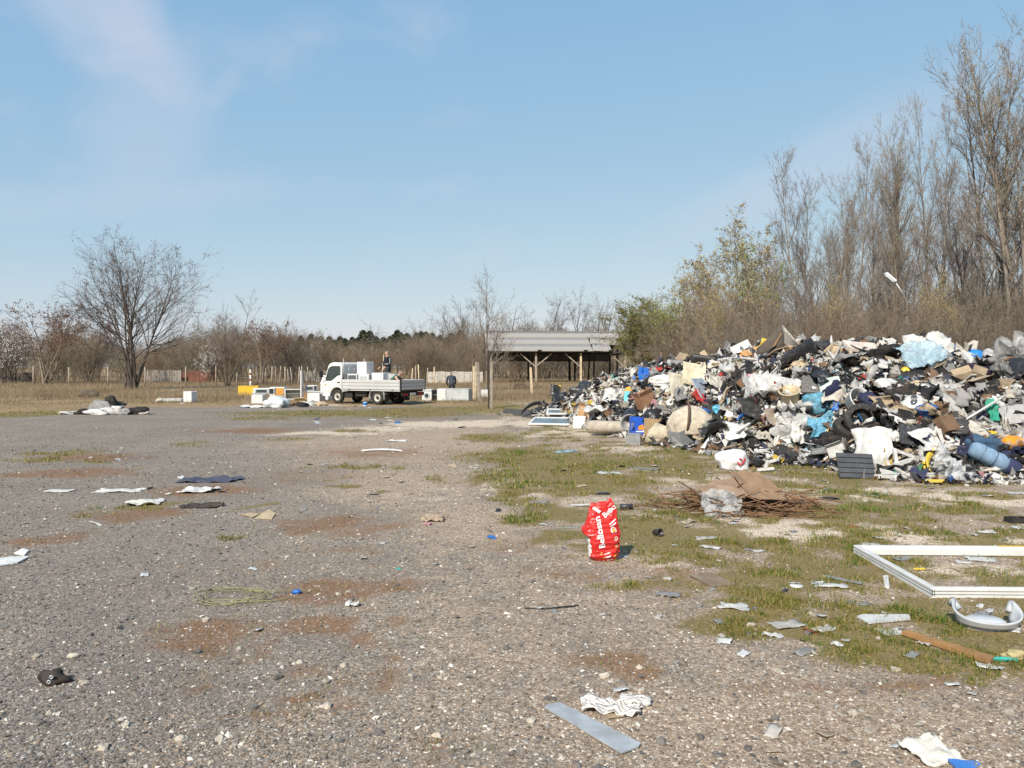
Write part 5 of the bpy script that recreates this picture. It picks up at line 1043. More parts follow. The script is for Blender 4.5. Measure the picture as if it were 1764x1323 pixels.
def put(mb, name, label, cat, m, color, px, py, yaw=0., pitch=0., roll=0., lift=0., group=None, p=None, kind=None):
    if px and not group: HAND.append((px, py))
    p = on(px, py) if p is None else Vector(p); me = mb if isinstance(mb, bpy.types.Mesh) else mb.mesh(name)
    if not me.materials: me.materials.append(m)
    o = link(name, me); o.matrix_world = Matrix.Translation(p+Vector((0, 0, lift))) @ Euler((R(pitch), R(roll), 0)).to_matrix().to_4x4() if False else Matrix.Translation(p+Vector((0, 0, lift))) @ Matrix.Rotation(R(yaw), 4, 'Z') @ Matrix.Rotation(R(pitch), 4, 'X') @ Matrix.Rotation(R(roll), 4, 'Y')
    return tag(o, label, cat, group, kind, PAL[color] if isinstance(color, str) else color)
def m_(px, py, w): return w/FPX*on(px, py).y     # photo pixels to metres there
# ---- single pieces one can pick out on the heap
H_ = []
def hp(name, label, cat, m, color, px, py, gen, **k): return put(gen, name, label, cat, m, color, px, py, **k)
b_ = G(927, 697); bmp = put(g_arch(1.25, .22, .28, .05, .35), 'car_bumper', 'black curved car bumper lying at the left tip of the heap', 'bumper', PL, (.045, .047, .05), 927, 697, yaw=6, pitch=72)
put(g_bag(.26, 3), 'rubbish_bag', 'black bin bag at the left tip below the bumper', 'bag', GLOSS, 'black', 927, 714); put(g_bag(.30, 4, .8), 'rubbish_bag', 'slumped black bin bag between the bumper and the window', 'bag', GLOSS, (.03, .033, .04), 958, 706, yaw=40)
put(g_sheet(.9, .7, .3, 5), 'black_sheet', 'torn black plastic sheet standing up behind the left bags', 'sheet', GLOSS, 'black', 972, 693, pitch=35, lift=.1); put(g_lump(.45, .3, .28, 6, .4), 'black_sack', 'long black sack behind the left end of the heap', 'sack', GLOSS, (.035, .035, .037), 1003, 682, lift=.05)
# window sashes lying at the foot
def sash(px, py, w, h, label, pitch, yaw, roll=0, lift=.02):
    o = empty('window_sash', on(px, py), 0, label, 'window'); o.rotation_euler = Euler((0, 0, 0)); o.matrix_world = Matrix.Translation(on(px, py)+Vector((0, 0, lift))) @ Matrix.Rotation(R(yaw), 4, 'Z') @ Matrix.Rotation(R(pitch), 4, 'X') @ Matrix.Rotation(R(roll), 4, 'Y')
    fw = .07; UP = mat('upvc_white', (.60, .60, .59), .35, .06, 4, .05, 20, .003, .15)
    for s in (-1, 1): MB().box((s*(w/2-fw/2), h/2, .03), (fw, h, .06), None, .008).build('frame_bar', UP, o)
    for y_ in (fw/2, h-fw/2): MB().box((0, y_, .0299), (w-2*fw+.002, fw, .058), None, .008).build('frame_bar', UP, o)
    MB().box((0, h/2, .03), (w-2*fw+.01, h-2*fw+.01, .012)).build('pane', mat('sky_glass', (.13, .16, .17), .16, .15, 2, 0, spec=.5), o); return o
sash(949, 734, 1.45, .95, 'white window sash with glass lying at the heap\'s left foot', 9, -14); sash(975, 716, 1.3, .7, 'second white window sash half behind the first', 10, -4)
hp('carton', 'folded tan carton standing on edge beside the white window sash', 'carton', CARD, (.46, .29, .15), 1006, 727, g_carton(.42, .3, .45, 3), yaw=35, roll=20)
hp('white_panel_piece', 'white panel leaning in front of the tan carton by the sash', 'panel', PL, 'white', 998, 738, g_slab(.36, .40, .025), pitch=68, yaw=-10, lift=.18)
hp('rolled_carpet', 'rolled beige carpet lying at the heap\'s foot left of the blue crate', 'carpet', CLO, (.47, .41, .34), 1052, 750, g_roll(.24, 1.15), yaw=-12)
hp('grey_drum_end', 'grey moulded plastic hub at the end of the rolled carpet', 'plastic part', PL, 'grey', 1086, 741, g_tub(.22, .2), pitch=70, yaw=-25, lift=.15)
# blue crate with open lattice sides
cr_ = empty('blue_crate', on(1102, 748), R(-4), 'bright blue plastic crate with an orange mark at the heap\'s foot', 'crate'); BLU = mat('blue_plastic', (.015, .085, .46), .4, .1, 5, .05, 20, .003, .1); cw, cd, ch = .50, .36, .44
for s in (-1, 1):
    MB().box((s*(cw/2-.012), 0, ch/2), (.024, cd, ch), None, .006).build('end_wall', BLU, cr_)
    mbw = MB().box((0, s*(cd/2-.012), ch-.05), (cw-.05, .024, .10), None, .004).box((0, s*(cd/2-.012), .05), (cw-.05, .024, .10), None, .004).box((0, s*(cd/2-.012), ch*.5), (.26, .022, ch-.2))
    for i in range(9): mbw.box((-.21+i*.0525, s*(cd/2-.012), ch*.5), (.014, .02, ch-.18))
    mbw.build('lattice_wall', BLU, cr_)
MB().box((0, 0, .015), (cw-.05, cd-.05, .03)).build('floor', BLU, cr_)
MB().prism([(-.06, .13), (.08, .13), (.09, .20), (.05, .27), (0, .24), (-.05, .22)], -cd/2-.003, -cd/2+.002).build('orange_mark', mat('orange_print', (.72, .26, .02), .5), cr_)
MB().box((0, -cd/2-.002, .085), (.22, .006, .03)).build('white_print', mat('white_print', (.75, .75, .75), .5), cr_)
hp('carton', 'small square tan carton right of the blue crate', 'carton', CARD, (.50, .35, .19), 1128, 750, g_carton(.42, .36, .42, 9, False), yaw=14)
hp('crumpled_cloth', 'crumpled beige fabric heaped before the square carton', 'cloth', CLO, (.52, .45, .34), 1137, 764, g_lump(.36, .3, .34, 12, .4), yaw=20); hp('grey_moulding', 'grey plastic machine housing on the ground right of the beige fabric', 'plastic part', PL, (.30, .31, .32), 1176, 768, g_carton(.42, .4, .36, 11, False), yaw=32, roll=-18, lift=.06)
hp('grey_moulding', 'small grey plastic tray on end below the blue crate', 'plastic part', PL, (.33, .34, .35), 1091, 766, g_carton(.34, .2, .26, 14, False), pitch=12, yaw=-15); hp('black_pipe', 'short black pipe lying before the grey machine housing', 'pipe', PL, 'black', 1140, 768, MB().tube([(-.3, 0, .05), (.3, .05, .05)], .05, 12))
bd = empty('mattress_bundle', on(1194, 747), R(-6), 'big beige rolled mattress bundle tied with a brown strap', 'bundle'); lm = g_lump(.62, .45, .46, 16, .12, 4, .12).build('roll', CLO, bd); lm.color = (.56, .49, .39, 1); MB().tube([(-.16+.03*math.sin(a), -.47*math.cos(a)*1.02, .36+.40*math.sin(a)) for a in np.linspace(-.9, PI+.9, 22)], .028, 6).build('strap', mat('brown_strap', (.13, .075, .055), .8), bd)
hp('rubbish_bag', 'glossy black bin bag above the rolled carpet', 'bag', GLOSS, 'black', 1092, 724, g_bag(.38, 17, .75), yaw=20); hp('rubbish_bag', 'glossy black bin bag above the square tan carton', 'bag', GLOSS, (.02, .021, .024), 1122, 724, g_bag(.36, 18, .8), yaw=70); hp('inner_lining', 'black moulded car lining right of the mattress bundle', 'car part', PL, 'black', 1240, 744, g_trough(.75, .22), yaw=14, roll=-10, pitch=-20)
hp('blue_tuft', 'light blue plastic tuft above the right end of the mattress bundle', 'plastic', GLOSS, (.10, .42, .62), 1240, 712, g_lump(.17, .13, .14, 19, .5)); hp('white_mattress', 'thick white folded mattress lying near the left crest', 'mattress', CLO, (.76, .74, .70), 1154, 664, g_lump(.60, .34, .22, 413, .14, 4, .22), yaw=-8)
hp('foam_board', 'cream foam board hanging below the folded mattress', 'board', PL, (.66, .60, .47), 1172, 686, g_slab(.55, .75, .05, .01, .09, 2), pitch=60, yaw=8, lift=.25); hp('foam_board', 'large cream panel leaning right of the folded mattress', 'board', PL, (.68, .60, .42), 1196, 664, g_slab(.58, .62, .02, .004, .08, 3), pitch=60, yaw=-14, roll=12, lift=.3)
hp('blue_grey_panel', 'blue-grey plastic panel sliding down the left slope', 'panel', PL, (.27, .33, .40), 1209, 686, g_slab(.42, .62, .03, .008), pitch=55, yaw=35, lift=.22); hp('blue_cloth', 'bright blue cloth left of the folded mattress', 'cloth', CLO, (.02, .15, .55), 1110, 658, g_sheet(.3, .5, .12, 21), pitch=55, lift=.18)
hp('cushion', 'yellow orange cushion on the heap\'s left flank', 'cushion', CLO, (.60, .38, .09), 1087, 676, g_lump(.22, .17, .12, 22, .15), pitch=30); hp('carton', 'brown carton with a pink stain on the left flank', 'carton', CARD, (.33, .18, .11), 1114, 701, g_carton(.42, .3, .36, 23), yaw=25, roll=-20); hp('cyan_board', 'light cyan board stuck in the left flank', 'board', PL, (.10, .50, .62), 1080, 694, g_slab(.16, .42, .02), pitch=55, yaw=-20, lift=.15)
hp('teal_scrap', 'teal plastic scrap near the left crest', 'plastic', PL, 'teal', 1061, 652, g_sheet(.26, .2, .1, 24), pitch=20); hp('red_cloth', 'red cloth strip along the left crest', 'cloth', CLO, 'red', 1145, 637, g_sheet(.55, .25, .1, 25), yaw=5, pitch=15); hp('white_board', 'white board sticking out of the crest left of the tan one', 'board', PL, 'white', 1279, 612, g_slab(.5, .55, .03, .006), pitch=40, roll=-35, yaw=10, lift=.12)
hp('wood_board', 'tan wooden board on the crest left of the peaked card', 'board', CARD, (.50, .28, .12), 1297, 612, g_slab(.7, .25, .02), pitch=35, roll=-24, lift=.1); hp('black_mudguard', 'black curved mudguard on the left crest', 'mudguard', PL, 'black', 1212, 628, g_trough(.7, .18), yaw=-10, roll=8, pitch=-30); hp('black_trough', 'long black plastic trough on the crest, left of the tan board', 'trough', PL, (.03, .031, .033), 1246, 625, g_trough(.75, .16), yaw=6, roll=-20, pitch=-20)
# the peaked folded piece at the top
pk = empty('peaked_card', on(1343, 610), R(-8), 'dark edged folded card standing like a peaked tent on the crest', 'card'); q1 = MB().grid(lambda u, v: (-.46+.55*u, -.02+.1*v, .0+.10*u+v*(.12+.5*u**1.2)), 6, 4, .025).build('outer_flap', CARD, pk); q1.color = (.09, .075, .065, 1); q2 = MB().grid(lambda u, v: (.06+.42*u, .05-.25*v*u, .02+(1-u)*.62*v+.10*(1-v)), 6, 4, .01).build('foil_flap', GLOSS, pk); q2.color = (.30, .28, .255, 1); q3 = MB().bar((-.14, .0, .14), (.04, .02, .44), .04, .03).build('wood_strip', BRW, pk); pk.scale = (1.12, 1.12, 1.1)
hp('black_trough', 'long black moulded trough lying slanted under the peaked card', 'trough', PL, (.022, .022, .024), 1374, 628, g_trough(1.05, .2), yaw=4, roll=-32, pitch=-35, lift=.12); hp('black_mudguard', 'black wheel arch liner right of the slanted trough', 'mudguard', PL, (.025, .025, .027), 1412, 612, g_trough(.5, .2), yaw=-12, roll=-10, pitch=-60, lift=.05)
hp('white_cone', 'thin white spike sticking up from the crest', 'spike', PL, 'white', 1432, 595, MB().lathe([(.05, 0), (.035, .1), (.02, .26), (0, .3)], 10)); hp('plaster_slab', 'pale pinkish slab lying on the middle of the crest', 'slab', CARD, (.62, .53, .46), 1485, 606, g_slab(.75, .5, .06, .01, .03, 5), pitch=22, roll=10, lift=.08)
hp('white_roll', 'pale roll of lining on the crest right of the pinkish slab', 'roll', CARD, (.64, .58, .51), 1533, 611, g_roll(.12, .62), yaw=-10, roll=22, lift=.03); hp('blue_film', 'large pale blue film sheet draped over the crest', 'plastic sheet', FILMB, (.36, .50, .58), 1585, 634, g_sheet(.82, .7, .15, 27, 18), pitch=40, roll=-12, lift=.26)
hp('white_sheet', 'white sheet behind the pale blue film on the crest', 'sheet', CLO, 'white', 1600, 612, g_sheet(.9, .7, .25, 28), pitch=40, lift=.15); hp('blue_hose', 'coiled bright blue hose on the right crest', 'hose', PL, (.02, .20, .68), 1640, 614, g_ring(.11, .035), pitch=70, lift=.12); hp('blue_bag', 'bright blue bag on the right crest', 'bag', GLOSS, (.03, .24, .70), 1677, 619, g_lump(.28, .2, .15, 29, .25))
hp('yellow_ball', 'yellow ball half behind the black lid', 'ball', PL, (.75, .55, .04), 1559, 646, g_lump(.12, .12, .12, 30, .05)); hp('flat_disc', 'round black lid below the blue film', 'lid', PL, 'black', 1571, 653, MB().lathe([(0, .05), (.2, .045), (.27, .02), (.28, 0), (.26, -.01), (0, .02)], 28), pitch=35, roll=-12, lift=.08)
hp('white_bag', 'round white bag in the middle of the heap', 'bag', GLOSS, 'white', 1523, 674, g_bag(.26, 31)); 
kf = empty('black_lattice', on(1478, 677), R(10), 'black plastic lattice rack lying slanted mid heap', 'rack'); kf.rotation_euler = (R(48), R(22), R(6))
for i in range(6): MB().box((-.33+i*.13, .15, .1), (.018, .5, .03)).build('rib', TRIM, kf)
for i in range(5): MB().box((0, -.08+i*.115, .1), (.72, .016, .028)).build('slat', TRIM, kf)
hp('beige_basket', 'beige ribbed plastic basket on the middle slope', 'basket', PL, (.55, .44, .28), 1361, 698, g_tub(.22, .36), pitch=24, roll=-12); hp('white_board', 'curved white board above the beige basket', 'board', PL, 'white', 1369, 680, g_slab(.5, .48, .02, .004, .06, 4), pitch=58, roll=16, lift=.18); hp('black_tray', 'black tray leaning against the curved white board', 'tray', PL, 'black', 1394, 676, g_slab(.32, .42, .04, .01), pitch=60, yaw=-25, lift=.16)
hp('blue_bag', 'large pale blue translucent bag on the middle slope', 'bag', FILMB, (.15, .44, .60), 1415, 712, g_lump(.34, .28, .36, 33, .45, 4, .5)); hp('blue_film', 'torn blue film hanging below the pale blue bag', 'plastic sheet', FILMB, (.16, .44, .62), 1414, 754, g_sheet(.5, .5, .2, 34), pitch=50, lift=.15); hp('pale_panel', 'pale greenish panel above the pale blue bag', 'panel', PL, (.42, .50, .46), 1430, 680, g_slab(.42, .4, .02, .004, .03), pitch=58, roll=-20, lift=.16)
hp('white_tub', 'white plastic tub on its side mid heap', 'tub', PL, 'white', 1470, 707, g_tub(.24, .26), pitch=62, yaw=15, lift=.12); hp('navy_cloth', 'navy cloth right of the white tub', 'cloth', CLO, 'navy', 1498, 702, g_lump(.2, .2, .22, 35, .4)); bx_ = hp('black_box', 'black oblong box with a blue end on the middle slope', 'box', PL, 'black', 1506, 722, MB().box((0, 0, .1), (.48, .2, .2), None, .01), roll=-30, yaw=-14, lift=.08); MB().box((-.243, 0, .1), (.012, .18, .18)).build('blue_end', mat('blue_end_paint', (.03, .26, .66), .4), bx_)
hp('discarded_tyre', 'old car tyre lying flat, lower of two on the middle slope', 'tyre', RUB, 'black', 1457, 750, g_tyre(.27, .19), pitch=38, yaw=14, lift=.05); hp('discarded_tyre', 'old car tyre standing on edge, upper right of two', 'tyre', RUB, 'black', 1484, 744, g_tyre(.30, .2), pitch=66, yaw=-24, lift=.2)
hp('yellow_toy', 'yellow plastic scoop on the upper right slope', 'plastic', PL, (.75, .60, .03), 1651, 646, g_lump(.14, .1, .08, 36, .3)); hp('dark_cloth', 'dark purple cloth on the upper right slope', 'cloth', CLO, (.03, .018, .045), 1680, 645, g_lump(.28, .2, .16, 37, .4)); hp('grey_box_part', 'black casing at the right edge of the heap', 'casing', PL, (.03, .034, .045), 1756, 655, g_carton(.4, .3, .4, 38, False), roll=15)
# front of the heap: white chest lining, ridged panel, profiles, jeans
hp('white_sheet', 'large white folded sheet standing at the heap\'s front foot', 'sheet', PL, 'white', 1502, 808, g_sheet(.62, .74, .12, 39, 14, .01, .35), pitch=70, yaw=-12, roll=-12, lift=.34)
rp = empty('ridged_panel', on(1476, 824), R(-3), 'dark grey ridged panel leaning against the white folded sheet', 'panel'); rp.matrix_world = Matrix.Translation(on(1478, 824)) @ Matrix.Rotation(R(-6), 4, 'Z') @ Matrix.Rotation(R(60), 4, 'X') @ Matrix.Rotation(R(4), 4, 'Y'); DG = mat('dark_grey_plastic', (.055, .058, .066), .5, .15, 5)
MB().box((0, .22, .0), (.60, .46, .02), None, .004).build('back_plate', DG, rp)
for i in range(5): MB().box((0, .035+i*.092, .018), (.59, .078, .02), None, .006).build('ridge', DG, rp)
hp('gold_foil', 'gold foil scrap beside the white folded sheet', 'foil', GLOSS, (.48, .33, .09), 1530, 812, g_sheet(.18, .4, .1, 40), pitch=70, lift=.18); hp('white_profile', 'long white window profile lying at the front foot of the heap', 'profile', METO, 'white', 1562, 826, MB().box((0, 0, .05), (.98, .08, .07), None, .008).box((.02, -.03, .1), (.92, .03, .03), None, .006), yaw=1)
hp('clear_sheet', 'crumpled clear plastic sheet at the right end of the white profile', 'plastic sheet', FILM, (.72, .73, .74), 1634, 829, g_sheet(.62, .62, .25, 41, 16), pitch=40, roll=28, lift=.14); hp('white_rack', 'broken white plastic frame behind the white profile', 'frame', PL, 'white', 1575, 806, MB().bar((-.35, 0, .05), (.35, .15, .22), .06).bar((-.3, .1, .3), (.4, .1, .05), .05).bar((-.3, 0, .05), (-.3, .1, .32), .05).bar((.1, .05, .05), (.12, .1, .3), .04))
jn = empty('rolled_jeans', on(1710, 822), 0, 'light blue rolled jeans with a navy end at the heap\'s right foot', 'jeans'); jn.matrix_world = Matrix.Translation(on(1709, 815)+Vector((0, 0, .1))) @ Matrix.Rotation(R(-14), 4, 'Z') @ Matrix.Rotation(R(27), 4, 'Y')
DEN = mat('light_denim', (.17, .26, .37), .9, .2, 9, .5, 40, .01, .1); DEN2 = mat('navy_denim', (.028, .036, .085), .9, .2, 9, .5, 40, .01)
MB().tube([(x, .01*math.sin(x*9), .13) for x in np.linspace(-.44, .16, 12)], [.10, .135]+[.145+.008*math.sin(i*2.1) for i in range(10)], 14).build('leg_roll', DEN, jn); MB().tube([(x, .01*math.sin(x*9), .13) for x in np.linspace(.15, .40, 8)], [.15, .152, .15, .148, .145, .14, .12, .06], 14).build('navy_end', DEN2, jn)
for x in (-.25, -.05): MB().tube([(x+.01*math.cos(a), .148*math.cos(a), .13+.148*math.sin(a)) for a in np.linspace(0, 2*PI, 17)[:-1]], .006, 4, closed=True).build('seam', DEN2, jn)
hp('denim_bundle', 'dark denim bundle above the rolled jeans', 'clothes', CLO, (.05, .10, .17), 1695, 776, g_lump(.34, .25, .2, 43, .35)); hp('navy_jacket', 'navy jacket with an orange trim left of the jeans', 'clothes', CLO, 'navy', 1672, 786, g_lump(.38, .28, .15, 44, .4)); hp('orange_cloth', 'orange patterned cloth at the heap\'s right edge', 'cloth', CLO, (.68, .27, .03), 1742, 772, g_lump(.3, .22, .14, 45, .3)); hp('yellow_cloth', 'small yellow cloth left of the orange one', 'cloth', CLO, (.70, .46, .05), 1716, 752, g_lump(.14, .1, .07, 46, .3))
hp('rubbish_bag', 'black rubbish bag left of the rolled jeans', 'bag', GLOSS, 'black', 1660, 815, g_bag(.26, 47, .8)); hp('rubbish_bag', 'flat black bag behind the rolled jeans', 'bag', GLOSS, 'black', 1730, 800, g_bag(.3, 48, .7)); hp('grey_sheet_metal', 'grey panel over the black mass at the right edge', 'panel', METO, (.36, .35, .34), 1750, 735, g_slab(.5, .4, .015, .003, .04), pitch=45, roll=-12, lift=.2); hp('green_cloth', 'green cloth strip at the right of the heap', 'cloth', CLO, (.04, .32, .22), 1708, 726, g_sheet(.18, .42, .1, 49), pitch=60, lift=.18)
hp('white_pole', 'long pale pole slanting across the right slope', 'pole', PL, 'white', 1688, 742, MB().tube([(-.5, 0, .05), (.5, .1, .62)], .022, 8)); hp('red_batten', 'thin dark red batten lying across the right slope', 'batten', CARD, (.20, .06, .04), 1640, 722, MB().bar((-.55, 0, .06), (.55, .05, .08), .05, .03)); hp('screen_panel', 'dark tilted screen above the long white profile', 'screen', GLOSS, (.04, .042, .045), 1570, 770, g_slab(.42, .4, .04, .01), pitch=58, yaw=-18, roll=14, lift=.2); hp('white_bag', 'white bag left of the dark tilted screen', 'bag', GLOSS, 'white', 1545, 762, g_bag(.24, 50, .9))
hp('grey_rail', 'long grey plastic rail at the foot of the middle slope', 'rail', PL, (.26, .26, .26), 1440, 780, MB().box((0, 0, .05), (.95, .1, .07), None, .012).box((0, 0, .1), (.9, .05, .04), None, .006), yaw=4, roll=-6); hp('white_plank', 'broken white plastic profile left of the grey rail', 'profile', PL, 'white', 1325, 782, MB().bar((-.3, 0, .05), (.28, .05, .10), .08, .07, .01).bar((.1, 0, .1), (.2, .05, .36), .1, .04, .006), yaw=8); hp('white_tray', 'white tray on the ground at the foot of the middle slope', 'tray', PL, 'white', 1350, 790, g_slab(.5, .3, .03, .006, .03), pitch=12)
hp('carpet_piece', 'black carpet piece low in the middle of the heap', 'carpet', CLO, 'black', 1440, 765, g_lump(.4, .25, .14, 51, .4)); hp('white_mesh', 'white crumpled net low on the middle slope', 'net', FILM, (.75, .75, .74), 1360, 742, g_lump(.36, .26, .3, 52, .4)); hp('white_paper_bag', 'white paper bag with red print low on the slope', 'bag', CARD, 'white', 1370, 764, g_sheet(.26, .45, .16, 53), pitch=65, lift=.2)
# the white bag with a red sign lying before the heap
wb = empty('white_sack', on(1262, 808), R(-8), 'white plastic sack with a red mark lying alone before the heap', 'sack'); w1 = g_lump(.30, .24, .26, 54, .18, 4, .15).build('sack', PL, wb); w1.color = (.78, .77, .75, 1)
MB().tube([(.05, -.235, .16), (.10, -.23, .10), (.16, -.2, .14), (.19, -.17, .22)], .014, 6).tube([(.08, -.24, .22), (.13, -.225, .2)], .012, 6).build('red_mark', mat('red_print', (.45, .02, .03), .5), wb)
hp('white_tap', 'white broken plastic fitting right of the white sack', 'plastic part', PL, 'white', 1318, 812, MB().bar((-.14, 0, .02), (.16, 0, .05), .06, .05, .01).bar((.0, 0, .05), (.05, 0, .2), .07, .05, .01).bar((.05, 0, .16), (.2, 0, .2), .06, .05, .01)); hp('black_cloth', 'black rag just right of the white sack', 'cloth', CLO, 'black', 1298, 803, g_lump(.16, .12, .1, 55, .4))
for q, (px, py, c_, w, h, lb) in enumerate(((1292, 650, 'black', .8, .6, 'wide black film sheet below the tan wooden board'), (1420, 660, 'black', .7, .6, 'wide black film sheet above the pale greenish panel'), (1566, 700, 'black', .8, .6, 'wide black film sheet below the round black lid'), (1622, 745, (.06, .05, .045), .8, .6, 'wide dark brown film sheet below the red batten'), (1702, 690, 'black', .8, .6, 'wide black film sheet above the green cloth strip'), (1300, 715, (.05, .047, .045), .8, .6, 'wide dark film sheet left of the beige basket'), (1330, 672, 'white', .7, .6, 'wide white film sheet left of the curved white board'), (1282, 752, 'white', .7, .5, 'wide white film sheet above the white sack'), (1606, 772, 'white', .7, .5, 'wide white film sheet right of the dark tilted screen'), (1236, 668, 'off-white', .6, .5, 'wide cream film sheet right of the blue-grey panel'), (1646, 690, (.42, .40, .38), .7, .6, 'wide grey film sheet on the right slope above the red batten'), (1060, 690, (.5, .49, .47), .7, .5, 'wide pale film sheet on the low left flank'), (1345, 730, (.30, .25, .2), .6, .5, 'wide brown cloth under the beige basket'))):
    hp('wide_sheet', lb, 'sheet', GLOSS if q % 2 else CLO, c_, px, py, g_sheet(w, h, .10, 300+q, 16), pitch=34+6*(q % 3), yaw=(q*37) % 50-25, roll=(q*23) % 30-15, lift=.12)
# ---- the many middling pieces, spread over the slope: each its own thing
SH = {'rag': ([g_sheet(.46+.06*(i % 3), .30-.03*(i % 4), .10+.02*(i % 3), 60+i, 13).mesh('rag') for i in range(9)]+[g_lump(.2, .13, .10, 70+i, .45, 3, .5).mesh('rag') for i in range(2)], CLO), 'plastic_bag': ([g_bag(.18, 80+i, .8).mesh('plastic_bag') for i in range(4)], GLOSS), 'broken_board': ([g_slab(.5, .28, .018, .003, .02 if i else 0, i).mesh('broken_board') for i in range(3)], CARD),
      'carton': ([g_carton(.34, .26, .24, 90+i, i != 1).mesh('carton') for i in range(3)], CARD), 'plastic_part': ([g_trough(.4, .11).mesh('plastic_part'), g_tub(.13, .18).mesh('plastic_part'), g_slab(.4, .14, .05, .012).mesh('plastic_part'), g_arch(.6, .12, .12, .04, .12).mesh('plastic_part')], PL), 'film_sheet': ([g_sheet(.5, .42, .22, 95+i).mesh('film_sheet') for i in range(3)], FILM), 'batten': ([MB().bar((-.45, 0, .02), (.45, .02, .03), .04, .03, .004).mesh('batten')], CARD)}
CW = {'rag': {'white': 12, 'off-white': 8, 'grey': 6, 'black': 8, 'beige': 4, 'brown': 2, 'navy': 2, 'pink': .5, 'red': .6, 'pale blue': .6, 'green': .4}, 'plastic_bag': {'white': 9, 'black': 11, 'grey': 2, 'pale blue': 1, 'yellow': .6, 'blue': .6, 'teal': .5}, 'broken_board': {'white': 4, 'beige': 4, 'brown': 4, 'grey': 2, 'black': 1}, 'carton': {'beige': 5, 'brown': 4, 'white': 2}, 'plastic_part': {'black': 8, 'grey': 5, 'white': 6, 'blue': 1, 'red': 1, 'yellow': 1}, 'film_sheet': {'white': 5, 'grey': 2, 'pale blue': 1}, 'batten': {'beige': 4, 'brown': 4, 'white': 2}}
WD = {'rag': 'crumpled rag', 'plastic_bag': 'plastic bag', 'broken_board': 'broken board', 'carton': 'carton', 'plastic_part': 'moulded plastic part', 'film_sheet': 'crumpled film sheet', 'batten': 'thin batten'}
PX_, PY_ = [], []
kinds = ['rag']*14+['plastic_bag']*2+['broken_board']*4+['carton']*1+['plastic_part']*6+['film_sheet']*2+['batten']*2; placed = []; tries = 0
while len(placed) < 320 and tries < 4000:
    tries += 1; px = 985+(815*rg.random()**.9 if rg.random() < .84 else 800+230*rg.random()); lo = np.interp(px, [985, 1110, 1240, 1400, 1500, 1764], [738, 757, 790, 795, 815, 820]); hi_ = np.interp(px, [960, 1000, 1050, 1110, 1180, 1240, 1300, 1400, 1500, 1600, 1764], [682, 664, 645, 630, 622, 612, 600, 596, 594, 604, 612]); py = rg.uniform(hi_, lo)
    if any(abs(px-a)*1.0 < 13 and abs(py-b) < 8 for a, b in placed) or any(abs(px-a) < 21 and -6 < b-py < 22 for a, b in HAND): continue
    k = rg.choice(kinds); cs = CW[k]; c_ = rg.choices(list(cs), list(cs.values()))[0]; ms, m = SH[k]; me = rg.choice(ms)
    v = (py-hi_)/(lo-hi_); zone = ('near the crest' if v < .3 else 'halfway up' if v < .7 else 'low')+(' on the heap\'s left flank' if px < 1180 else ' left of the heap\'s middle' if px < 1380 else ' in the heap\'s middle' if px < 1560 else ' on the heap\'s right part')
    lb = f'{c_} {WD[k]} {zone}'; jit = rg.uniform(.72, 1.1); s = min(2.0 if k in ('rag', 'plastic_bag', 'film_sheet') else 1.2, math.exp(rg.gauss(.02, .40)))*(1.1 if k in ('rag', 'plastic_part') else 1); o = put(me, k, lb, WD[k].split()[-1], m, tuple(x*jit for x in PAL[c_]), px, py, rg.uniform(-180, 180) if k != 'batten' else rg.uniform(-40, 40), rg.gauss(18, 22), rg.gauss(0, 22), .03, lb.replace(c_+' ', c_+' '))
    o.scale = (s, s*rg.uniform(.85, 1.1), s); placed.append((px, py))
print('heap pieces', len(placed))
# ------------------------------------------------------------------ the red bag in the middle of the yard
bag = empty('pellet_bag', G(1040, 963), R(4), 'red printed pellet bag standing alone on the yard', 'bag'); bag.scale = (.9, .95, .92); BH, = (.615,)
def sg(x, p): return math.copysign(abs(x)**p, x)
def bagS(u, v):
    """surface of the bag: u once round (front is .5 to 1), v from bottom to top"""
    a = 2*PI*u; ca, sa = math.cos(a), math.sin(a)
    hw = np.interp(v, [0, .06, .2, .45, .62, .8, .92, 1], [.135, .165, .178, .185, .178, .160, .140, .112]); hd = np.interp(v, [0, .08, .3, .55, .75, .9, 1], [.085, .115, .125, .105, .065, .035, .018])
    ear = math.exp(-((v-.50)/.10)**2)*.05*max(0, -ca)**2 - math.exp(-((v-.22)/.14)**2)*.02*max(0, -ca)
    x = hw*sg(ca, .55)-ear+.012-.045*v*v; y = hd*sg(sa, .7)
    x += -.02*(1-v); z = v*BH*(1+.05*math.cos(a*1+.4)*v*v)-.06*max(0, v-.8)*5*(abs(math.sin(a*1.5+.8)))*.6
    nz_ = n3((u*9, v*5, 3.3)); w2 = n3((u*4+7, v*26, 1.7)); w3 = abs(n3((u*7+2*v, v*9-3*u, 8.1)))
    w4 = abs(n3((u*15+3*v, v*17+5*u, 4.4))); w5 = abs(n3((u*24-6*v, v*30, 9.9)))
    d = .012*nz_+.009*w2*(1.2-v*.7)-.036*w3*(.35+v)-.014*w4-.006*w5
    n = Vector((ca/hw, sa/hd, 0)).normalized(); return Vector((x, y, max(z, 0)))+n*d
def bagN(u, v):
    e = .006; return ((bagS(u+e, v)-bagS(u-e, v)).cross(bagS(u, min(v+e, 1))-bagS(u, max(v-e, 0)))).normalized()
REDP = mat('red_bag_film', (.54, .017, .015), .36, .16, 6, .3, 30, .006, .14, spec=.5); SILV = mat('silver_bag_film', (.62, .60, .57), .38, .2, 7, .4, 25, .008, .15); WPR = mat('bag_white_print', (.80, .80, .78), .4, .05, 5, .1); YPR = mat('bag_yellow_print', (.75, .42, .05), .4, .05, 5, .1)
m = MB(); NU, NV = 132, 84; vs = [bagS(i/NU, j/NV) for j in range(NV+1) for i in range(NU)]; fs = []; mi = []
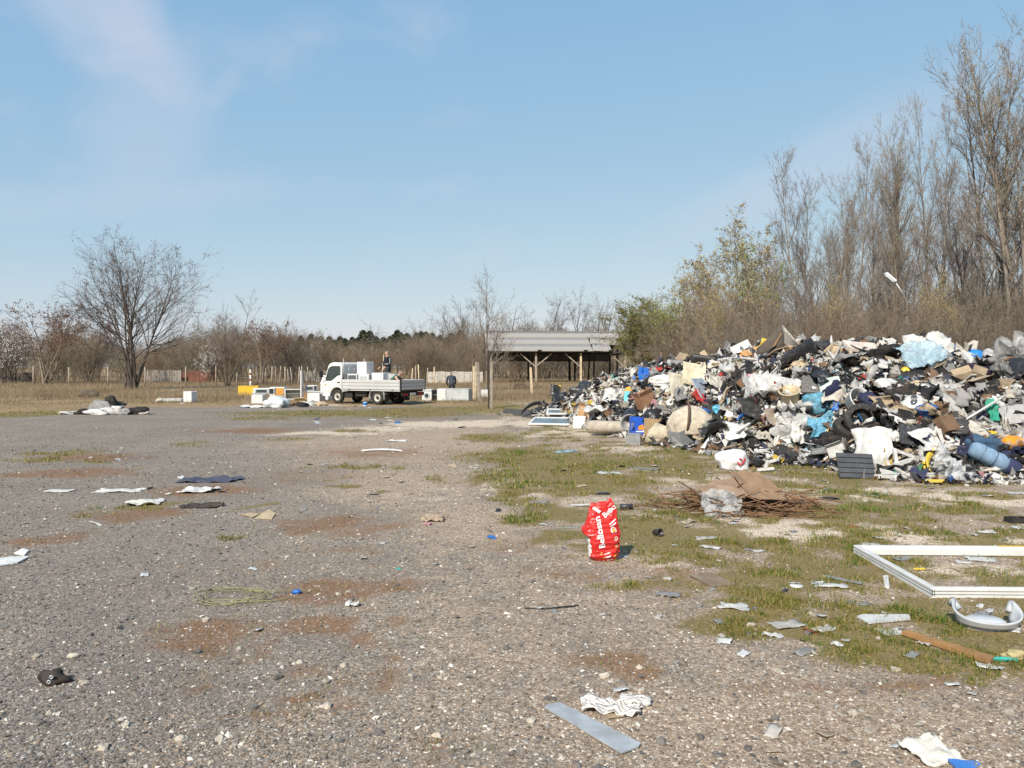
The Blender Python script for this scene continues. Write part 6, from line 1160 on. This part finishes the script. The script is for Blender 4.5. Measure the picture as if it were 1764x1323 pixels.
for j in range(NV):
    for i in range(NU): i2 = (i+1) % NU; m.f.append((j*NU+i, j*NU+i2, (j+1)*NU+i2, (j+1)*NU+i)); u_ = (i+.5)/NU; v_ = (j+.5)/NV; m.mi.append(1 if (.40 < u_ < .585 and .07 < v_ < .42) else 0); m.sm.append(True)
m.v = [tuple(v) for v in vs]; m.f.append(tuple(range(NU))[::-1]); m.mi.append(0); m.sm.append(False); m.f.append(tuple(NV*NU+i for i in range(NU))); m.mi.append(0); m.sm.append(False); m.build('bag_film', [REDP, SILV], bag)
def on_bag(fx, fz, off=.0015):
    """flat print coordinates on the front (metres) to the bag's surface"""
    v = min(max(fz/BH, .005), .995); hw = np.interp(v, [0, .06, .2, .45, .62, .8, .92, 1], [.135, .165, .178, .185, .178, .160, .140, .112]); c = max(-1, min(1, (fx-.012+.045*v*v+.02*(1-v))/hw)); ca = math.copysign(abs(c)**(1/.55), c); a = 2*PI-math.acos(max(-.9999, min(.9999, ca))); u = a/(2*PI)
    return bagS(u, v)+bagN(u, v)*off*1.0
def mapped(name, tris_v, tris_f, m_, cuts=2, off=.003):
    bm = bmesh.new(); vv = [bm.verts.new((x, z, 0)) for x, z in tris_v]
    for f in tris_f:
        try: bm.faces.new([vv[i] for i in f])
        except ValueError: pass
    bmesh.ops.triangulate(bm, faces=bm.faces[:])
    if cuts: bmesh.ops.subdivide_edges(bm, edges=bm.edges[:], cuts=cuts, use_grid_fill=True)
    for v in bm.verts: v.co = on_bag(v.co.x, v.co.y, off)
    me = bpy.data.meshes.new(name); bm.to_mesh(me); bm.free(); me.materials.append(m_); return link(name, me, bag)
def text_on_bag(txt, x, z, size, ang, m_, bold=.012):
    cu = bpy.data.curves.new('t', 'FONT'); cu.body = txt; cu.size = size; cu.offset = bold*size; cu.resolution_u = 3; o = bpy.data.objects.new('t', cu); COL.objects.link(o)
    dg = bpy.context.evaluated_depsgraph_get(); me = bpy.data.meshes.new_from_object(o.evaluated_get(dg)); bpy.data.objects.remove(o); c, s = math.cos(R(ang)), math.sin(R(ang))
    tv = [(x+c*v.co.x-s*v.co.y, z+s*v.co.x+c*v.co.y) for v in me.vertices]; tf = [tuple(p.vertices) for p in me.polygons]; bpy.data.meshes.remove(me); return mapped('lettering', tv, tf, m_, 1, .004)
text_on_bag('Bellosan', -.008, .145, .094, 99, WPR, .02); text_on_bag('Bello', .0, .43, .078, 36, WPR, .018)
def quad(x0, z0, x1, z1, w, m_, name='printed_band'):
    d = Vector((x1-x0, z1-z0)).normalized(); p = Vector((-d.y, d.x))*w/2; return mapped(name, [(x0-p.x, z0-p.y), (x1-p.x, z1-p.y), (x1+p.x, z1+p.y), (x0+p.x, z0+p.y)], [(0, 1, 2, 3)], m_, 5)
quad(-.12, .56, -.05, .49, .035, WPR); quad(.045, .375, .125, .415, .012, WPR); quad(.05, .352, .115, .385, .008, WPR); quad(-.02, .075, .045, .095, .010, WPR); quad(-.005, .045, .05, .06, .014, WPR); quad(.02, .012, .085, .02, .008, WPR); quad(.085, .055, .13, .075, .01, YPR); quad(-.035, .04, -.01, .046, .01, YPR); quad(-.07, .33, -.035, .31, .008, WPR)
def ring(x, z, r, m1, m2):
    n = 16; V = [(x+r*math.cos(2*PI*k/n), z+r*math.sin(2*PI*k/n)) for k in range(n)]+[(x+r*.72*math.cos(2*PI*k/n), z+r*.72*math.sin(2*PI*k/n)) for k in range(n)]; mapped('printed_ring', V, [(k, (k+1) % n, n+(k+1) % n, n+k) for k in range(n)], m1, 0, .004)
    mapped('printed_sign', [(x+r*.45*math.cos(2*PI*k/10), z+r*.45*math.sin(2*PI*k/10)) for k in range(10)], [tuple(range(10))], m2, 0, .004)
ring(.088, .315, .030, WPR, YPR); ring(.110, .232, .022, WPR, YPR); ring(.120, .160, .022, YPR, WPR); ring(-.048, .083, .015, YPR, WPR)
# ------------------------------------------------------------------ brush pile with sheeting
bc = G(1290, 884); bpile = empty('brush_pile', bc, 0, 'flat pile of dry brown brushwood on the grass before the heap', 'brushwood'); rb = np.random.RandomState(9); nb_ = 330
p0 = np.stack([rb.normal(0, .42, nb_), rb.normal(.25, .24, nb_), rb.uniform(.0, .12, nb_)*np.exp(-rb.normal(0, .4, nb_)**2)+.02], 1); aa = rb.normal(0, .6, nb_)+(rb.uniform(0, 1, nb_) < .5)*PI; dd = np.stack([np.cos(aa), np.sin(aa)*.6, rb.normal(.02, .12, nb_)], 1); P = grow_v(rb, p0-dd*.3, nrm(dd), rb.uniform(.3, .85, nb_), 5, .16, -.015); P[:, :, 2] = np.maximum(P[:, :, 2], .012)
V, F = tubes(P, np.repeat(rb.uniform(.004, .010, nb_)[:, None], 5, 1), 4); C = np.repeat(np.array([[.20, .115, .065]])*rb.uniform(.5, 1.5, (nb_, 1)), 20, 0); link('twigs', np_mesh('twigs', V, F, True, C, [BARK]), bpile)
def draped(corners, seed):
    """a stiff sheet lying over the brush between four corners (photo column, row, distance behind the pile's front)"""
    A, B, C_, D = [at(a, b, bc.y+d)-bc for a, b, d in corners]
    return MB().grid(lambda u, v: (A*(1-u)+B*u)*(1-v)+(D*(1-u)+C_*u)*v+Vector((.02*n3((u*3, v*3, seed)), -.02, .05+.035*n3((u*2.2, v*2.2, seed+4))+.02*abs(n3((u*5, v*4, seed+8))))), 14, 12, .008, 0, False)
put(draped(((1257, 820, .34), (1306, 818, .40), (1368, 874, .02), (1294, 864, -.04)), 3.3), 'brown_sheet', 'large brown board sagging over the brushwood', 'board', CARD, (.25, .165, .105), 0, 0, p=bc); put(draped(((1195, 846, .12), (1262, 828, .36), (1300, 864, .02), (1222, 862, -.02)), 8.1), 'brown_sheet', 'paler brown board half under the large brown one', 'board', CARD, (.30, .205, .145), 0, 0, p=bc)
put(g_sheet(.48, .42, .16, 103, 14), 'clear_sheet', 'crumpled clear plastic sheet at the left front of the brushwood', 'plastic sheet', FILM, (.50, .50, .50), 0, 0, pitch=38, p=bc+Vector((-.40, -.12, .12)))
# ------------------------------------------------------------------ the window frame on the ground, right
fr = empty('window_frame', (3.36, 6.12, float(gz(3.4, 6.5))+.0), R(-1.5), 'large empty white window frame lying on the grass at the right', 'window frame'); UP = mat('upvc_frame', (.58, .58, .565), .35, .06, 4, .04, 20, .003, .16, (.34, .27, .18)); FW, FL, FD = .085, 2.05, 1.50
def fprof(p, q, nm, inn):
    """frame bar with the stepped grooves of the profile on its outer face"""
    p = Vector(p); q = Vector(q); d = (q-p).normalized(); o = Vector(inn)
    pr = [(0, .0), (0, .020), (.012, .022), (.012, .030), (0, .032), (0, .046), (.012, .048), (.012, .055), (0, .057), (0, .075), (.006, .080), (.026, .080), (.027, .072), (.032, .072), (.033, .080), (.05, .080), (.052, .056), (FW, .054), (FW, .0)]
    n = len(pr); vs = []
    for e, sgn in ((p, 1), (q, -1)):
        for a, z in pr: vs.append(e+o*a+d*a*sgn+Vector((0, 0, z)))
    fs = [(i, (i+1) % n, n+(i+1) % n, n+i) for i in range(n)]+[tuple(range(n))[::-1], tuple(range(n, 2*n))]
    mm = MB().add(vs, fs); b = mm.build(nm, UP, fr); return b
fprof((0, 0, 0), (FL, 0, 0), 'frame_bar', (0, 1, 0)); fprof((FL, FD, 0), (0, FD, 0), 'frame_bar', (0, -1, 0)); fprof((0, FD, 0), (0, 0, 0), 'frame_bar', (1, 0, 0)); fprof((FL, 0, 0), (FL, FD, 0), 'frame_bar', (-1, 0, 0))
MB().box((.004, -.001, .04), (.006, .004, .05)).box((.022, -.001, .04), (.004, .004, .05)).build('corner_joint', TRIM, fr); MB().box((1.55, FD-.03, .083), (.3, .03, .004)).build('yellow_tape', mat('yellow_tape', (.62, .37, .03), .5), fr)
# grey moulded seat part
sp_ = empty('grey_moulding', G(1700, 1080), R(-12), 'silver grey U-shaped plastic moulding beside the window frame', 'plastic part'); SG = mat('silver_plastic', (.42, .44, .46), .35, .1, 5, .05, 20, .003, .12)
MB().grid(lambda u, v: ((.19+.035*v)*math.cos(R(150+240*u)), (.13+.03*v)*math.sin(R(150+240*u)), .02+v*(.05+.11*(abs(2*u-1)**2.2))), 26, 4, .012).build('rim', SG, sp_); MB().lathe([(0, .075), (.10, .072), (.135, .055), (.15, .02), (.15, 0)], 26, Matrix.Translation((-.02, -.01, 0)) @ Matrix.Diagonal((1, .62, 1, 1)), cap=False).build('seat', SG, sp_)
for s in (-1, 1): MB().tube([(s*.16, .06, .1), (s*.19, .10, .15), (s*.20, .12, .11)], .022, 8).build('arm', SG, sp_)
# ------------------------------------------------------------------ single pieces of litter
def lt(name, label, cat, m, color, px, py, gen, **k): return put(gen, name, label, cat, m, color, 0, 0, p=G(px, py), **k)
def poly_board(pts, t, lift=.0):
    """a flat board with its outline laid on the ground at these places of the photograph"""
    P = [G(*q) for q in pts]; c = sum(P, Vector())/len(P); n = len(P); m = MB(); vs = [(p.x-c.x, p.y-c.y, lift) for p in P]+[(p.x-c.x, p.y-c.y, lift+t) for p in P]
    ar = sum(vs[i][0]*vs[(i+1) % n][1]-vs[(i+1) % n][0]*vs[i][1] for i in range(n)); fs = [tuple(range(n))[::-1], tuple(range(n, 2*n))]+[(i, (i+1) % n, n+(i+1) % n, n+i) for i in range(n)]
    if ar < 0: fs = [f[::-1] for f in fs]
    return m.add(vs, fs), c
def board(name, label, m, color, pts, t=.01, roll=0, pitch=0, cat='board', lift=.008): mb, c = poly_board(pts, t, lift); return put(mb, name, label, cat, m, color, 0, 0, p=c, roll=roll, pitch=pitch)
board('grey_board', 'light grey plastic board lying on the gravel in the foreground', PL, (.38, .40, .42), [(938, 1222), (944, 1217), (965, 1214), (1104, 1285), (1100, 1291), (1071, 1303)], .008, cat='board')
stc = G(1052, 1222); sc_ = put(g_sheet(.30, .17, .055, 110, 20, .006), 'striped_cloth', 'crumpled white and dark striped cloth by the grey board', 'cloth', CLO, (.66, .63, .58), 0, 0, yaw=-12, p=stc)
def stripe_mat():
    t = NT('striped_cloth'); c = t.coord(); w = t.n('TexWave', {'Vector': c, 'Scale': 22., 'Distortion': 3.5, 'Detail': 2}, bands_direction='Y').outputs[1]; t.done(t.mix(t.rng(w, .68, .86), (.60, .57, .53), (.20, .185, .18)), .95, t.bump(t.noise(c, 40, 4), .5, .01)); return t.m
sc_.data.materials.clear(); sc_.data.materials.append(stripe_mat()); put(g_lump(.09, .05, .04, 111, .4), 'striped_cloth_end', 'twisted loop of the striped cloth lying to its right', 'cloth', sc_.data.materials[0], (.6, .6, .58), 0, 0, p=G(1094, 1214))
board('card_piece', 'small tan card piece below the striped cloth', CARD, (.36, .27, .17), [(1039, 1229), (1068, 1228), (1075, 1237), (1046, 1241)], .004, cat='card')
lt('foam_piece', 'jagged stained white foam piece in the bottom right foreground', 'foam', CARD, (.72, .68, .60), 1603, 1300, g_sheet(.20, .19, .024, 112, 12, .014), yaw=20, pitch=10, lift=.012); lt('blue_plastic', 'bright blue plastic piece at the bottom edge of the photo', 'plastic', PL, (.05, .20, .58), 1672, 1324, g_slab(.15, .10, .012, .003, .012, 2), yaw=8)
bl = empty('burnt_part', G(94, 1176), R(20), 'burnt black machine part with two bolt holes, lower left gravel', 'metal part'); mm = g_lump(.082, .062, .062, 113, .35, 3, .3).build('body', mat('burnt_metal', (.035, .026, .02), .75, .4, 12, .6, 30, .006), bl)
for x_, z_ in ((-.005, .055), (-.018, .028)): MB().lathe([(.004, .0), (.006, .006), (.011, .006), (.012, 0)], 14, Matrix.Translation((x_, -.056, z_)) @ Matrix.Rotation(PI/2, 4, 'X'), cap=False).build('bolt_ring', GALV, bl)
# coil of green wire
gc = G(400, 1032); rc_ = random.Random(5); mwc = MB()
for k in range(4):
    a0 = rc_.uniform(0, 6); rx, ry = .26+.05*k*rc_.random(), .17+.03*k*rc_.random(); ox, oy = rc_.uniform(-.05, .05), rc_.uniform(-.04, .04)
    mwc.tube([(ox+rx*math.cos(a0+a), oy+ry*math.sin(a0+a), .02+.02*math.sin(a*1.7+k)+.005*k) for a in np.linspace(0, 6.6, 30)], .003, 5)
mwc.tube([(.1, .12, .03), (.3, .17, .02), (.55, .16, .015)], .003, 5).tube([(.05, -.15, .02), (.35, -.08, .015), (.52, .0, .012)], .003, 5)
tag(mwc.build('wire_coil', mat('olive_wire', (.25, .235, .10), .6), loc=gc), 'loose coil of olive green wire on brown moss', 'wire')
lt('bottle_cap', 'bright blue crushed cap right of the wire coil', 'cap', PL, (.02, .14, .52), 511, 1023, g_lump(.038, .03, .026, 114, .3, 2)); lt('white_scrap', 'small crumpled white wrapper right of the blue cap', 'wrapper', PL, 'white', 608, 1044, g_sheet(.10, .07, .035, 115)); lt('black_cable', 'thin black cable curved on the gravel', 'cable', PL, 'black', 948, 1048, MB().tube([(-.2, -.02, .008), (-.05, -.03, .006), (.1, 0, .012), (.22, .05, .008)], .006, 6))
board('white_board', 'white broken board at the left edge of the photo', PL, (.72, .71, .68), [(-12, 966), (18, 962), (50, 962), (30, 972), (-12, 978)], .012); board('white_board', 'smaller white board fragment behind the left edge one', PL, (.72, .71, .68), [(25, 955), (38, 949), (50, 951), (42, 958)], .012, pitch=4)
lt('dark_jacket', 'dark blue jacket lying flat on the gravel', 'clothes', CLO, (.07, .08, .12), 362, 828, g_sheet(.95, .5, .05, 116, 22, .01)); lt('white_paper', 'crumpled white paper below the dark blue jacket', 'paper', CARD, 'white', 345, 846, g_sheet(.48, .42, .045, 117, 14)); lt('white_rag', 'white rag left of the crumpled white paper', 'rag', CLO, (.62, .60, .55), 249, 868, g_sheet(.44, .34, .04, 118, 14), yaw=24); lt('dark_rag', 'dark twisted rag below the white paper', 'rag', CLO, (.06, .05, .045), 349, 873, g_sheet(.5, .26, .05, 119, 16, .006))
board('card_piece', 'tan cardboard piece on the gravel, left of two', CARD, (.46, .36, .23), [(415, 888), (432, 884), (448, 886), (436, 893)], .006, cat='card'); board('card_piece', 'tan cardboard piece on the gravel, right and larger of two', CARD, (.48, .38, .24), [(438, 894), (462, 880), (475, 886), (468, 895)], .006, pitch=3, cat='card'); lt('white_strip', 'white curved plastic strip left of the tan cardboard', 'strip', PL, 'white', 167, 904, g_slab(.24, .05, .008, .002, .02, 1), yaw=-38)
lt('white_paper', 'flat white paper on the far left gravel', 'paper', CARD, 'white', 103, 846, g_sheet(.38, .22, .015, 120)); lt('torn_paper', 'torn white paper strips left of the white rag', 'paper', CARD, (.6, .58, .55), 208, 846, g_sheet(.65, .3, .02, 121)); lt('white_profile', 'white bent plastic strip with dark shadow in the middle yard', 'plastic strip', PL, 'white', 658, 778, g_arch(.9, .1, .05, .03, .10), pitch=8); lt('white_paper', 'flat white paper above the bent plastic strip', 'paper', CARD, 'white', 685, 760, g_sheet(.46, .3, .03, 122))
lt('beige_rag', 'beige crumpled rag in the middle of the yard', 'rag', CLO, (.42, .33, .24), 746, 897, g_sheet(.26, .17, .07, 123, 14, .006)); lt('pink_scrap', 'pink scrap at the lower left of the beige rag', 'scrap', PL, 'pink', 737, 904, g_sheet(.09, .06, .02, 124)); lt('paper_cup', 'dark paper cup lying right of the red bag', 'cup', PL, (.05, .045, .045), 1127, 922, MB().lathe([(.03, 0), (.038, .1), (.042, .102), (.042, .106), (.036, .106), (.03, .01), (0, .01)], 16), pitch=80, yaw=30, lift=.035); lt('dark_sole', 'black shoe sole behind the red bag', 'sole', PL, 'black', 1038, 852, g_slab(.2, .08, .02, .008, .01))
lt('white_knife', 'white plastic strip behind the red bag\'s left shoulder', 'strip', PL, 'white', 1003, 872, g_slab(.32, .05, .012, .004, .01), yaw=-6); lt('black_fitting', 'black and white plastic fitting right behind the red bag', 'plastic part', PL, (.04, .035, .05), 1079, 878, MB().tube([(-.08, 0, .04), (.08, .01, .04)], .036, 12)); lt('grey_strip', 'grey flat strip left of the red bag', 'strip', PL, 'grey', 975, 910, g_slab(.28, .04, .01, .003), yaw=4)
board('wood_batten', 'brown wooden batten lying in the grass at the lower right', WOODP if False else CARD, (.34, .185, .075), [(1553, 1096), (1562, 1094), (1713, 1139), (1706, 1147)], .028, cat='batten'); board('white_board', 'narrow white board left of the silver grey moulding', PL, 'white', [(1476, 1066), (1486, 1063), (1566, 1063), (1568, 1070), (1496, 1077)], .014)
for q, (px, py, w, h, lb, c_) in enumerate(((1264, 1046, .26, .15, 'white tile fragment in grass left of the lower window corner', 'white'), (1356, 1077, .28, .17, 'pale broken plate fragment below the window frame', 'off-white'), (1430, 1010, .30, .13, 'white torn packaging left of the window frame', 'white'), (1536, 1090, .2, .14, 'white ragged card left of the brown batten', 'white'), (1217, 928, .26, .15, 'white curled plate piece left of the window frame, upper', 'off-white'), (1224, 944, .24, .12, 'white curled plate piece left of the window frame, lower', 'white'), (1308, 950, .12, .08, 'small white scrap between the curled plates and the frame', 'white'), (1152, 1026, .2, .12, 'pale grey tile piece at the grass edge', 'grey'), (1498, 938, .22, .12, 'pale crumpled wrapper above the window frame', 'off-white'), (1700, 918, .2, .1, 'white wrapper above the frame\'s far bar', 'white'), (1706, 1152, .16, .07, 'white wrapper below the brown batten', 'white'), (1443, 1112, .09, .07, 'small white cup shard in the lower grass', 'white'), (1385, 1124, .2, .09, 'dark grey plastic shard in the lower grass', 'grey'), (1420, 1086, .2, .1, 'pale twig-like plastic strip below the frame', 'off-white'), (1572, 1130, .14, .07, 'grey flat scrap under the batten', 'grey'), (1330, 1096, .16, .07, 'white strip in the grass edge', 'white'), (1600, 1108, .2, .12, 'pale green glass sheet scrap beside the batten', 'off-white'), (1750, 850, .3, .2, 'pale crumpled foil at the far right under the jeans', 'white'), (930, 866, .3, .16, 'pale flattened wrapper left of the red bag, farther one', 'grey'), (1050, 815, .5, .25, 'white flattened board on the grass in the middle', 'white'), (1110, 808, .6, .3, 'dark torn film on the grass behind the white board', 'grey'), (975, 778, .6, .3, 'pale blue torn bag on the far grass', 'pale blue'), (1270, 846, .3, .15, 'small grey rag left behind the brushwood', 'grey'), (1430, 860, .3, .16, 'black hose coil right of the brushwood', 'black'), (1500, 855, .25, .1, 'flat dark scrap right of the black hose', 'grey'), (1262, 902, .12, .08, 'white bottle shard below the clear plastic', 'white'), (1185, 900, .26, .14, 'brown curled bark-like card left of the brushwood', 'beige'), (1690, 1060, .2, .1, 'grey plate under the silver moulding', 'grey'), (1660, 970, .16, .08, 'white crumbs of foam inside the window frame', 'white'), (1555, 964, .24, .12, 'dark grey slat inside the window frame corner', 'grey'), (1690, 965, .3, .2, 'crumpled clear film inside the window frame', 'white'), (1480, 1040, .18, .1, 'grey slate piece left of the near window corner', 'grey'))):
    lt('flat_scrap', lb, 'scrap', PL if q % 3 else CARD, tuple(x*.85 for x in PAL[c_]), px, py, g_sheet(w*.85, h*.85, .010+.012*rg.random(), 130+q, 9), yaw=rg.uniform(-40, 40))
board('card_piece', 'dark weathered cardboard sheet in the grass left of the window frame', CARD, (.23, .175, .125), [(1188, 994), (1222, 989), (1268, 1008), (1226, 1012)], .008, cat='card', pitch=3); lt('round_lid', 'round white lid in the grass left of the window frame', 'lid', PL, 'white', 1372, 1010, MB().lathe([(0, .012), (.05, .012), (.055, .006), (.055, 0), (0, 0)], 20)); board('white_offcut', 'small upright white slat left of the frame corner', PL, 'white', [(1521, 995), (1530, 994), (1532, 1014), (1524, 1014)], .012, cat='slat'); board('grey_offcut', 'thin grey slat left of the window frame', PL, 'grey', [(1418, 995), (1422, 993), (1486, 1006), (1484, 1009)], .008, cat='slat')
lt('teal_plastic', 'turquoise plastic strip at the right end of the batten', 'plastic', PL, (.05, .45, .38), 1727, 1140, g_slab(.17, .035, .016, .005, .008), yaw=-8); lt('yellow_foam', 'yellow insulation foam at the right edge beside the batten', 'foam', CARD, (.46, .38, .19), 1754, 1132, g_lump(.09, .06, .03, 170, .6)); lt('yellow_scrap', 'yellow wrapper inside the window frame', 'scrap', PL, 'yellow', 1585, 982, g_sheet(.10, .05, .015, 171)); lt('black_planter', 'black planter tray with grass at the far right', 'tray', PL, 'black', 1752, 900, g_carton(.22, .16, .06, 2, False)); lt('red_chip', 'red plastic chip above the window frame', 'scrap', PL, 'red', 1470, 908, g_sheet(.09, .05, .015, 172))
# heap of scraps by the left field, bits round the truck
lh = G(185, 714); dl = MB()
for q, (x_, y_, sx, sy, sz_, c_, lb) in enumerate(((-.9, 0, .42, .28, .16, 'black', 'black rag at the left of the small scrap heap by the field'), (-.25, .1, .5, .34, .40, 'grey', 'grey cloth bundle in the middle of the small scrap heap'), (.25, 0, .5, .3, .28, 'white', 'white twisted cloth right in the small scrap heap'), (.0, .25, .35, .3, .56, 'black', 'black crumpled sheet topping the small scrap heap'), (1.0, .1, .55, .25, .2, 'black', 'black rag at the right of the small scrap heap'), (-1.45, -.05, .35, .2, .10, 'white', 'white scrap at the far left of the small scrap heap'), (-.3, -.25, .5, .2, .16, 'white', 'white sheet at the front of the small scrap heap'), (.7, -.15, .4, .2, .18, 'grey', 'grey cloth at the front right of the small scrap heap'), (1.45, 0, .3, .2, .1, 'off-white', 'pale scrap at the far right of the small scrap heap'))):
    put(g_lump(sx, sy, sz_, 180+q, .45, 3, .45), 'heaped_cloth', lb, 'cloth', CLO, c_, 0, 0, p=lh+Vector((x_, y_, 0)), yaw=rg.uniform(-30, 30))
lt('yellow_plastic', 'yellow plastic lid on the left of the small scrap heap', 'plastic', PL, (.72, .55, .03), 136, 713, g_slab(.28, .2, .03, .008, .02), pitch=20); put(g_sheet(.8, .5, .3, 190, 12), 'black_sheet', 'black plate sticking up behind the small scrap heap', 'sheet', PL, 'black', 0, 0, p=lh+Vector((.1, .4, .2)), pitch=40)
lt('foam_slab', 'long white foam slab left of the single white cabinet', 'foam', PL, 'white', 296, 692, g_slab(1.3, .45, .14, .04, .03), yaw=-4); lt('foam_block', 'dirty foam block at the left end of the long foam slab', 'foam', CARD, 'off-white', 275, 693, g_lump(.22, .18, .17, 191, .3))
tp = G(474, 702); put(g_lump(.62, .5, .36, 192, .22, 4, .3), 'plastic_tarp', 'pale plastic tarp bundled in front of the leftmost white freezer', 'tarp', GLOSS, (.66, .70, .71), 0, 0, p=tp, yaw=-6)
lt('white_sheet', 'flat white sheet on the gravel left of the pale tarp', 'sheet', PL, 'white', 436, 702, g_sheet(1.2, .5, .10, 193)); lt('carton', 'flattened carton on the ground between tarp and truck', 'carton', CARD, (.45, .34, .19), 516, 696, g_carton(.5, .35, .18, 5), yaw=20)
for q, (px, py, c_, lb) in enumerate(((506, 699, 'brown', 'brown rag right of the pale tarp'), (530, 699, 'white', 'white rag before the grey sided cabinet'), (541, 697, 'grey', 'grey rag before the grey sided cabinet'), (552, 699, 'beige', 'beige rag under the truck\'s front bumper'), (522, 701, 'black', 'black rag between the tarp and the truck'))): lt('rag', lb, 'rag', CLO, c_, px, py, g_lump(.34, .22, .14, 200+q, .5))
# odd things in the grass before the shed
ch_ = empty('wire_chair', G(895, 672), R(15), 'black wire chair in dry grass before the shed', 'chair'); BLKM = TRIM
for i in range(9): MB().box((-.4+i*.1, .0, .62), (.02, .02, .5)).build('back_rod', BLKM, ch_)
MB().box((0, 0, .86), (.9, .03, .04)).box((0, 0, .4), (.9, .03, .04)).build('back_frame', BLKM, ch_); MB().box((0, -.25, .4), (.9, .5, .03)).build('seat', BLKM, ch_)
for x_ in (-.42, .42):
    for y_ in (-.46, .0): MB().box((x_, y_, .19), (.03, .03, .40)).build('leg', BLKM, ch_)
sg_ = empty('black_sign', G(960, 690), R(-4), 'small black panel with a yellow corner on thin legs', 'sign'); MB().box((0, 0, .68), (.38, .03, .36), rotm(0, 6, 0), .004).build('panel', TRIM, sg_); MB().prism([(.05, .85), (.185, .86), (.185, .74)], -.021, -.017).build('yellow_corner', mat('sign_yellow', (.65, .5, .05), .5), sg_)
for x_ in (-.15, .15): MB().bar((x_, 0, 0), (x_, 0, .52), .02).build('leg', GALV, sg_)
mo = G(152, 683); put(g_lump(.7, .45, .28, 210, .3, 3, .2), 'earth_mound', 'small dark earth mound with dry weeds in the left field', 'mound', mat('dark_earth', (.10, .075, .055), .95, .3, 6, .6, 20, .02), (.1, .08, .06), 0, 0, p=mo)
# scattered small litter, one thing each
LS = [g_sheet(.12, .08, .012, 220+i, 6, .003).mesh('litter_scrap') for i in range(8)]; cnt = 0; zones = (('on the gravel at the left', 30, 560, 740, 1100, 22), ('on the bare ground in the middle', 560, 920, 720, 1000, 26), ('on the grass before the heap', 930, 1760, 800, 1130, 90), ('on the foreground gravel at the right', 1000, 1760, 1150, 1310, 7), ('on the far grass by the truck', 430, 900, 700, 735, 18), ('in the dry field at the left', 5, 320, 672, 705, 14))
for zn, x0, x1, y0, y1, k in zones:
    for i in range(k):
        px, py = rg.uniform(x0, x1), y0+(y1-y0)*rg.random()**1.5; c_ = rg.choices(['white', 'off-white', 'grey', 'black', 'beige', 'blue', 'teal', 'red', 'yellow'], [10, 7, 5, 3, 3, .3, .4, .25, .3])[0]; lb = f'small {c_} litter scrap lying {zn}'
        o = put(rg.choice(LS), 'litter_scrap', lb, 'litter', PL, tuple(x*.9 for x in PAL[c_]), 0, 0, rg.uniform(0, 360), rg.gauss(0, 10), rg.gauss(0, 10), .004, lb, p=G(px, py)); s = rg.uniform(.3, .9)*min(3.0, max(1, G(px, py).y/8)); o.scale = (s, s, s)
# larger stones one can pick out in the foreground
ST = []
for i in range(5): ms = g_lump(.03, .024, .018, 240+i, .35, 2, .1).mesh('stone'); ms.polygons.foreach_set('use_smooth', [False]*len(ms.polygons)); ST.append(ms)
STM = mat_obj('pale_stone', .9, .35, .5, 60, .2); 
for i in range(110):
    px, py = rg.uniform(20, 1740), 900+420*rg.random()**.7; pale = rg.random() < .6; sd2 = 'left' if px < 600 else 'middle' if px < 1180 else 'right'; lb = f'{"pale" if pale else "dark grey"} stone lying on the foreground gravel at the {sd2}'
    jt = rg.uniform(.7, 1.1); o = put(rg.choice(ST), 'stone', lb, 'stone', STM, tuple(x*jt for x in ((.50, .44, .36) if pale else (.17, .155, .145))), 0, 0, rg.uniform(0, 360), 0, 0, -.004, lb, p=G(px, py)); s = rg.uniform(.5, 1.15); o.scale = (s, s, s)
print('all done', len(bpy.data.objects))
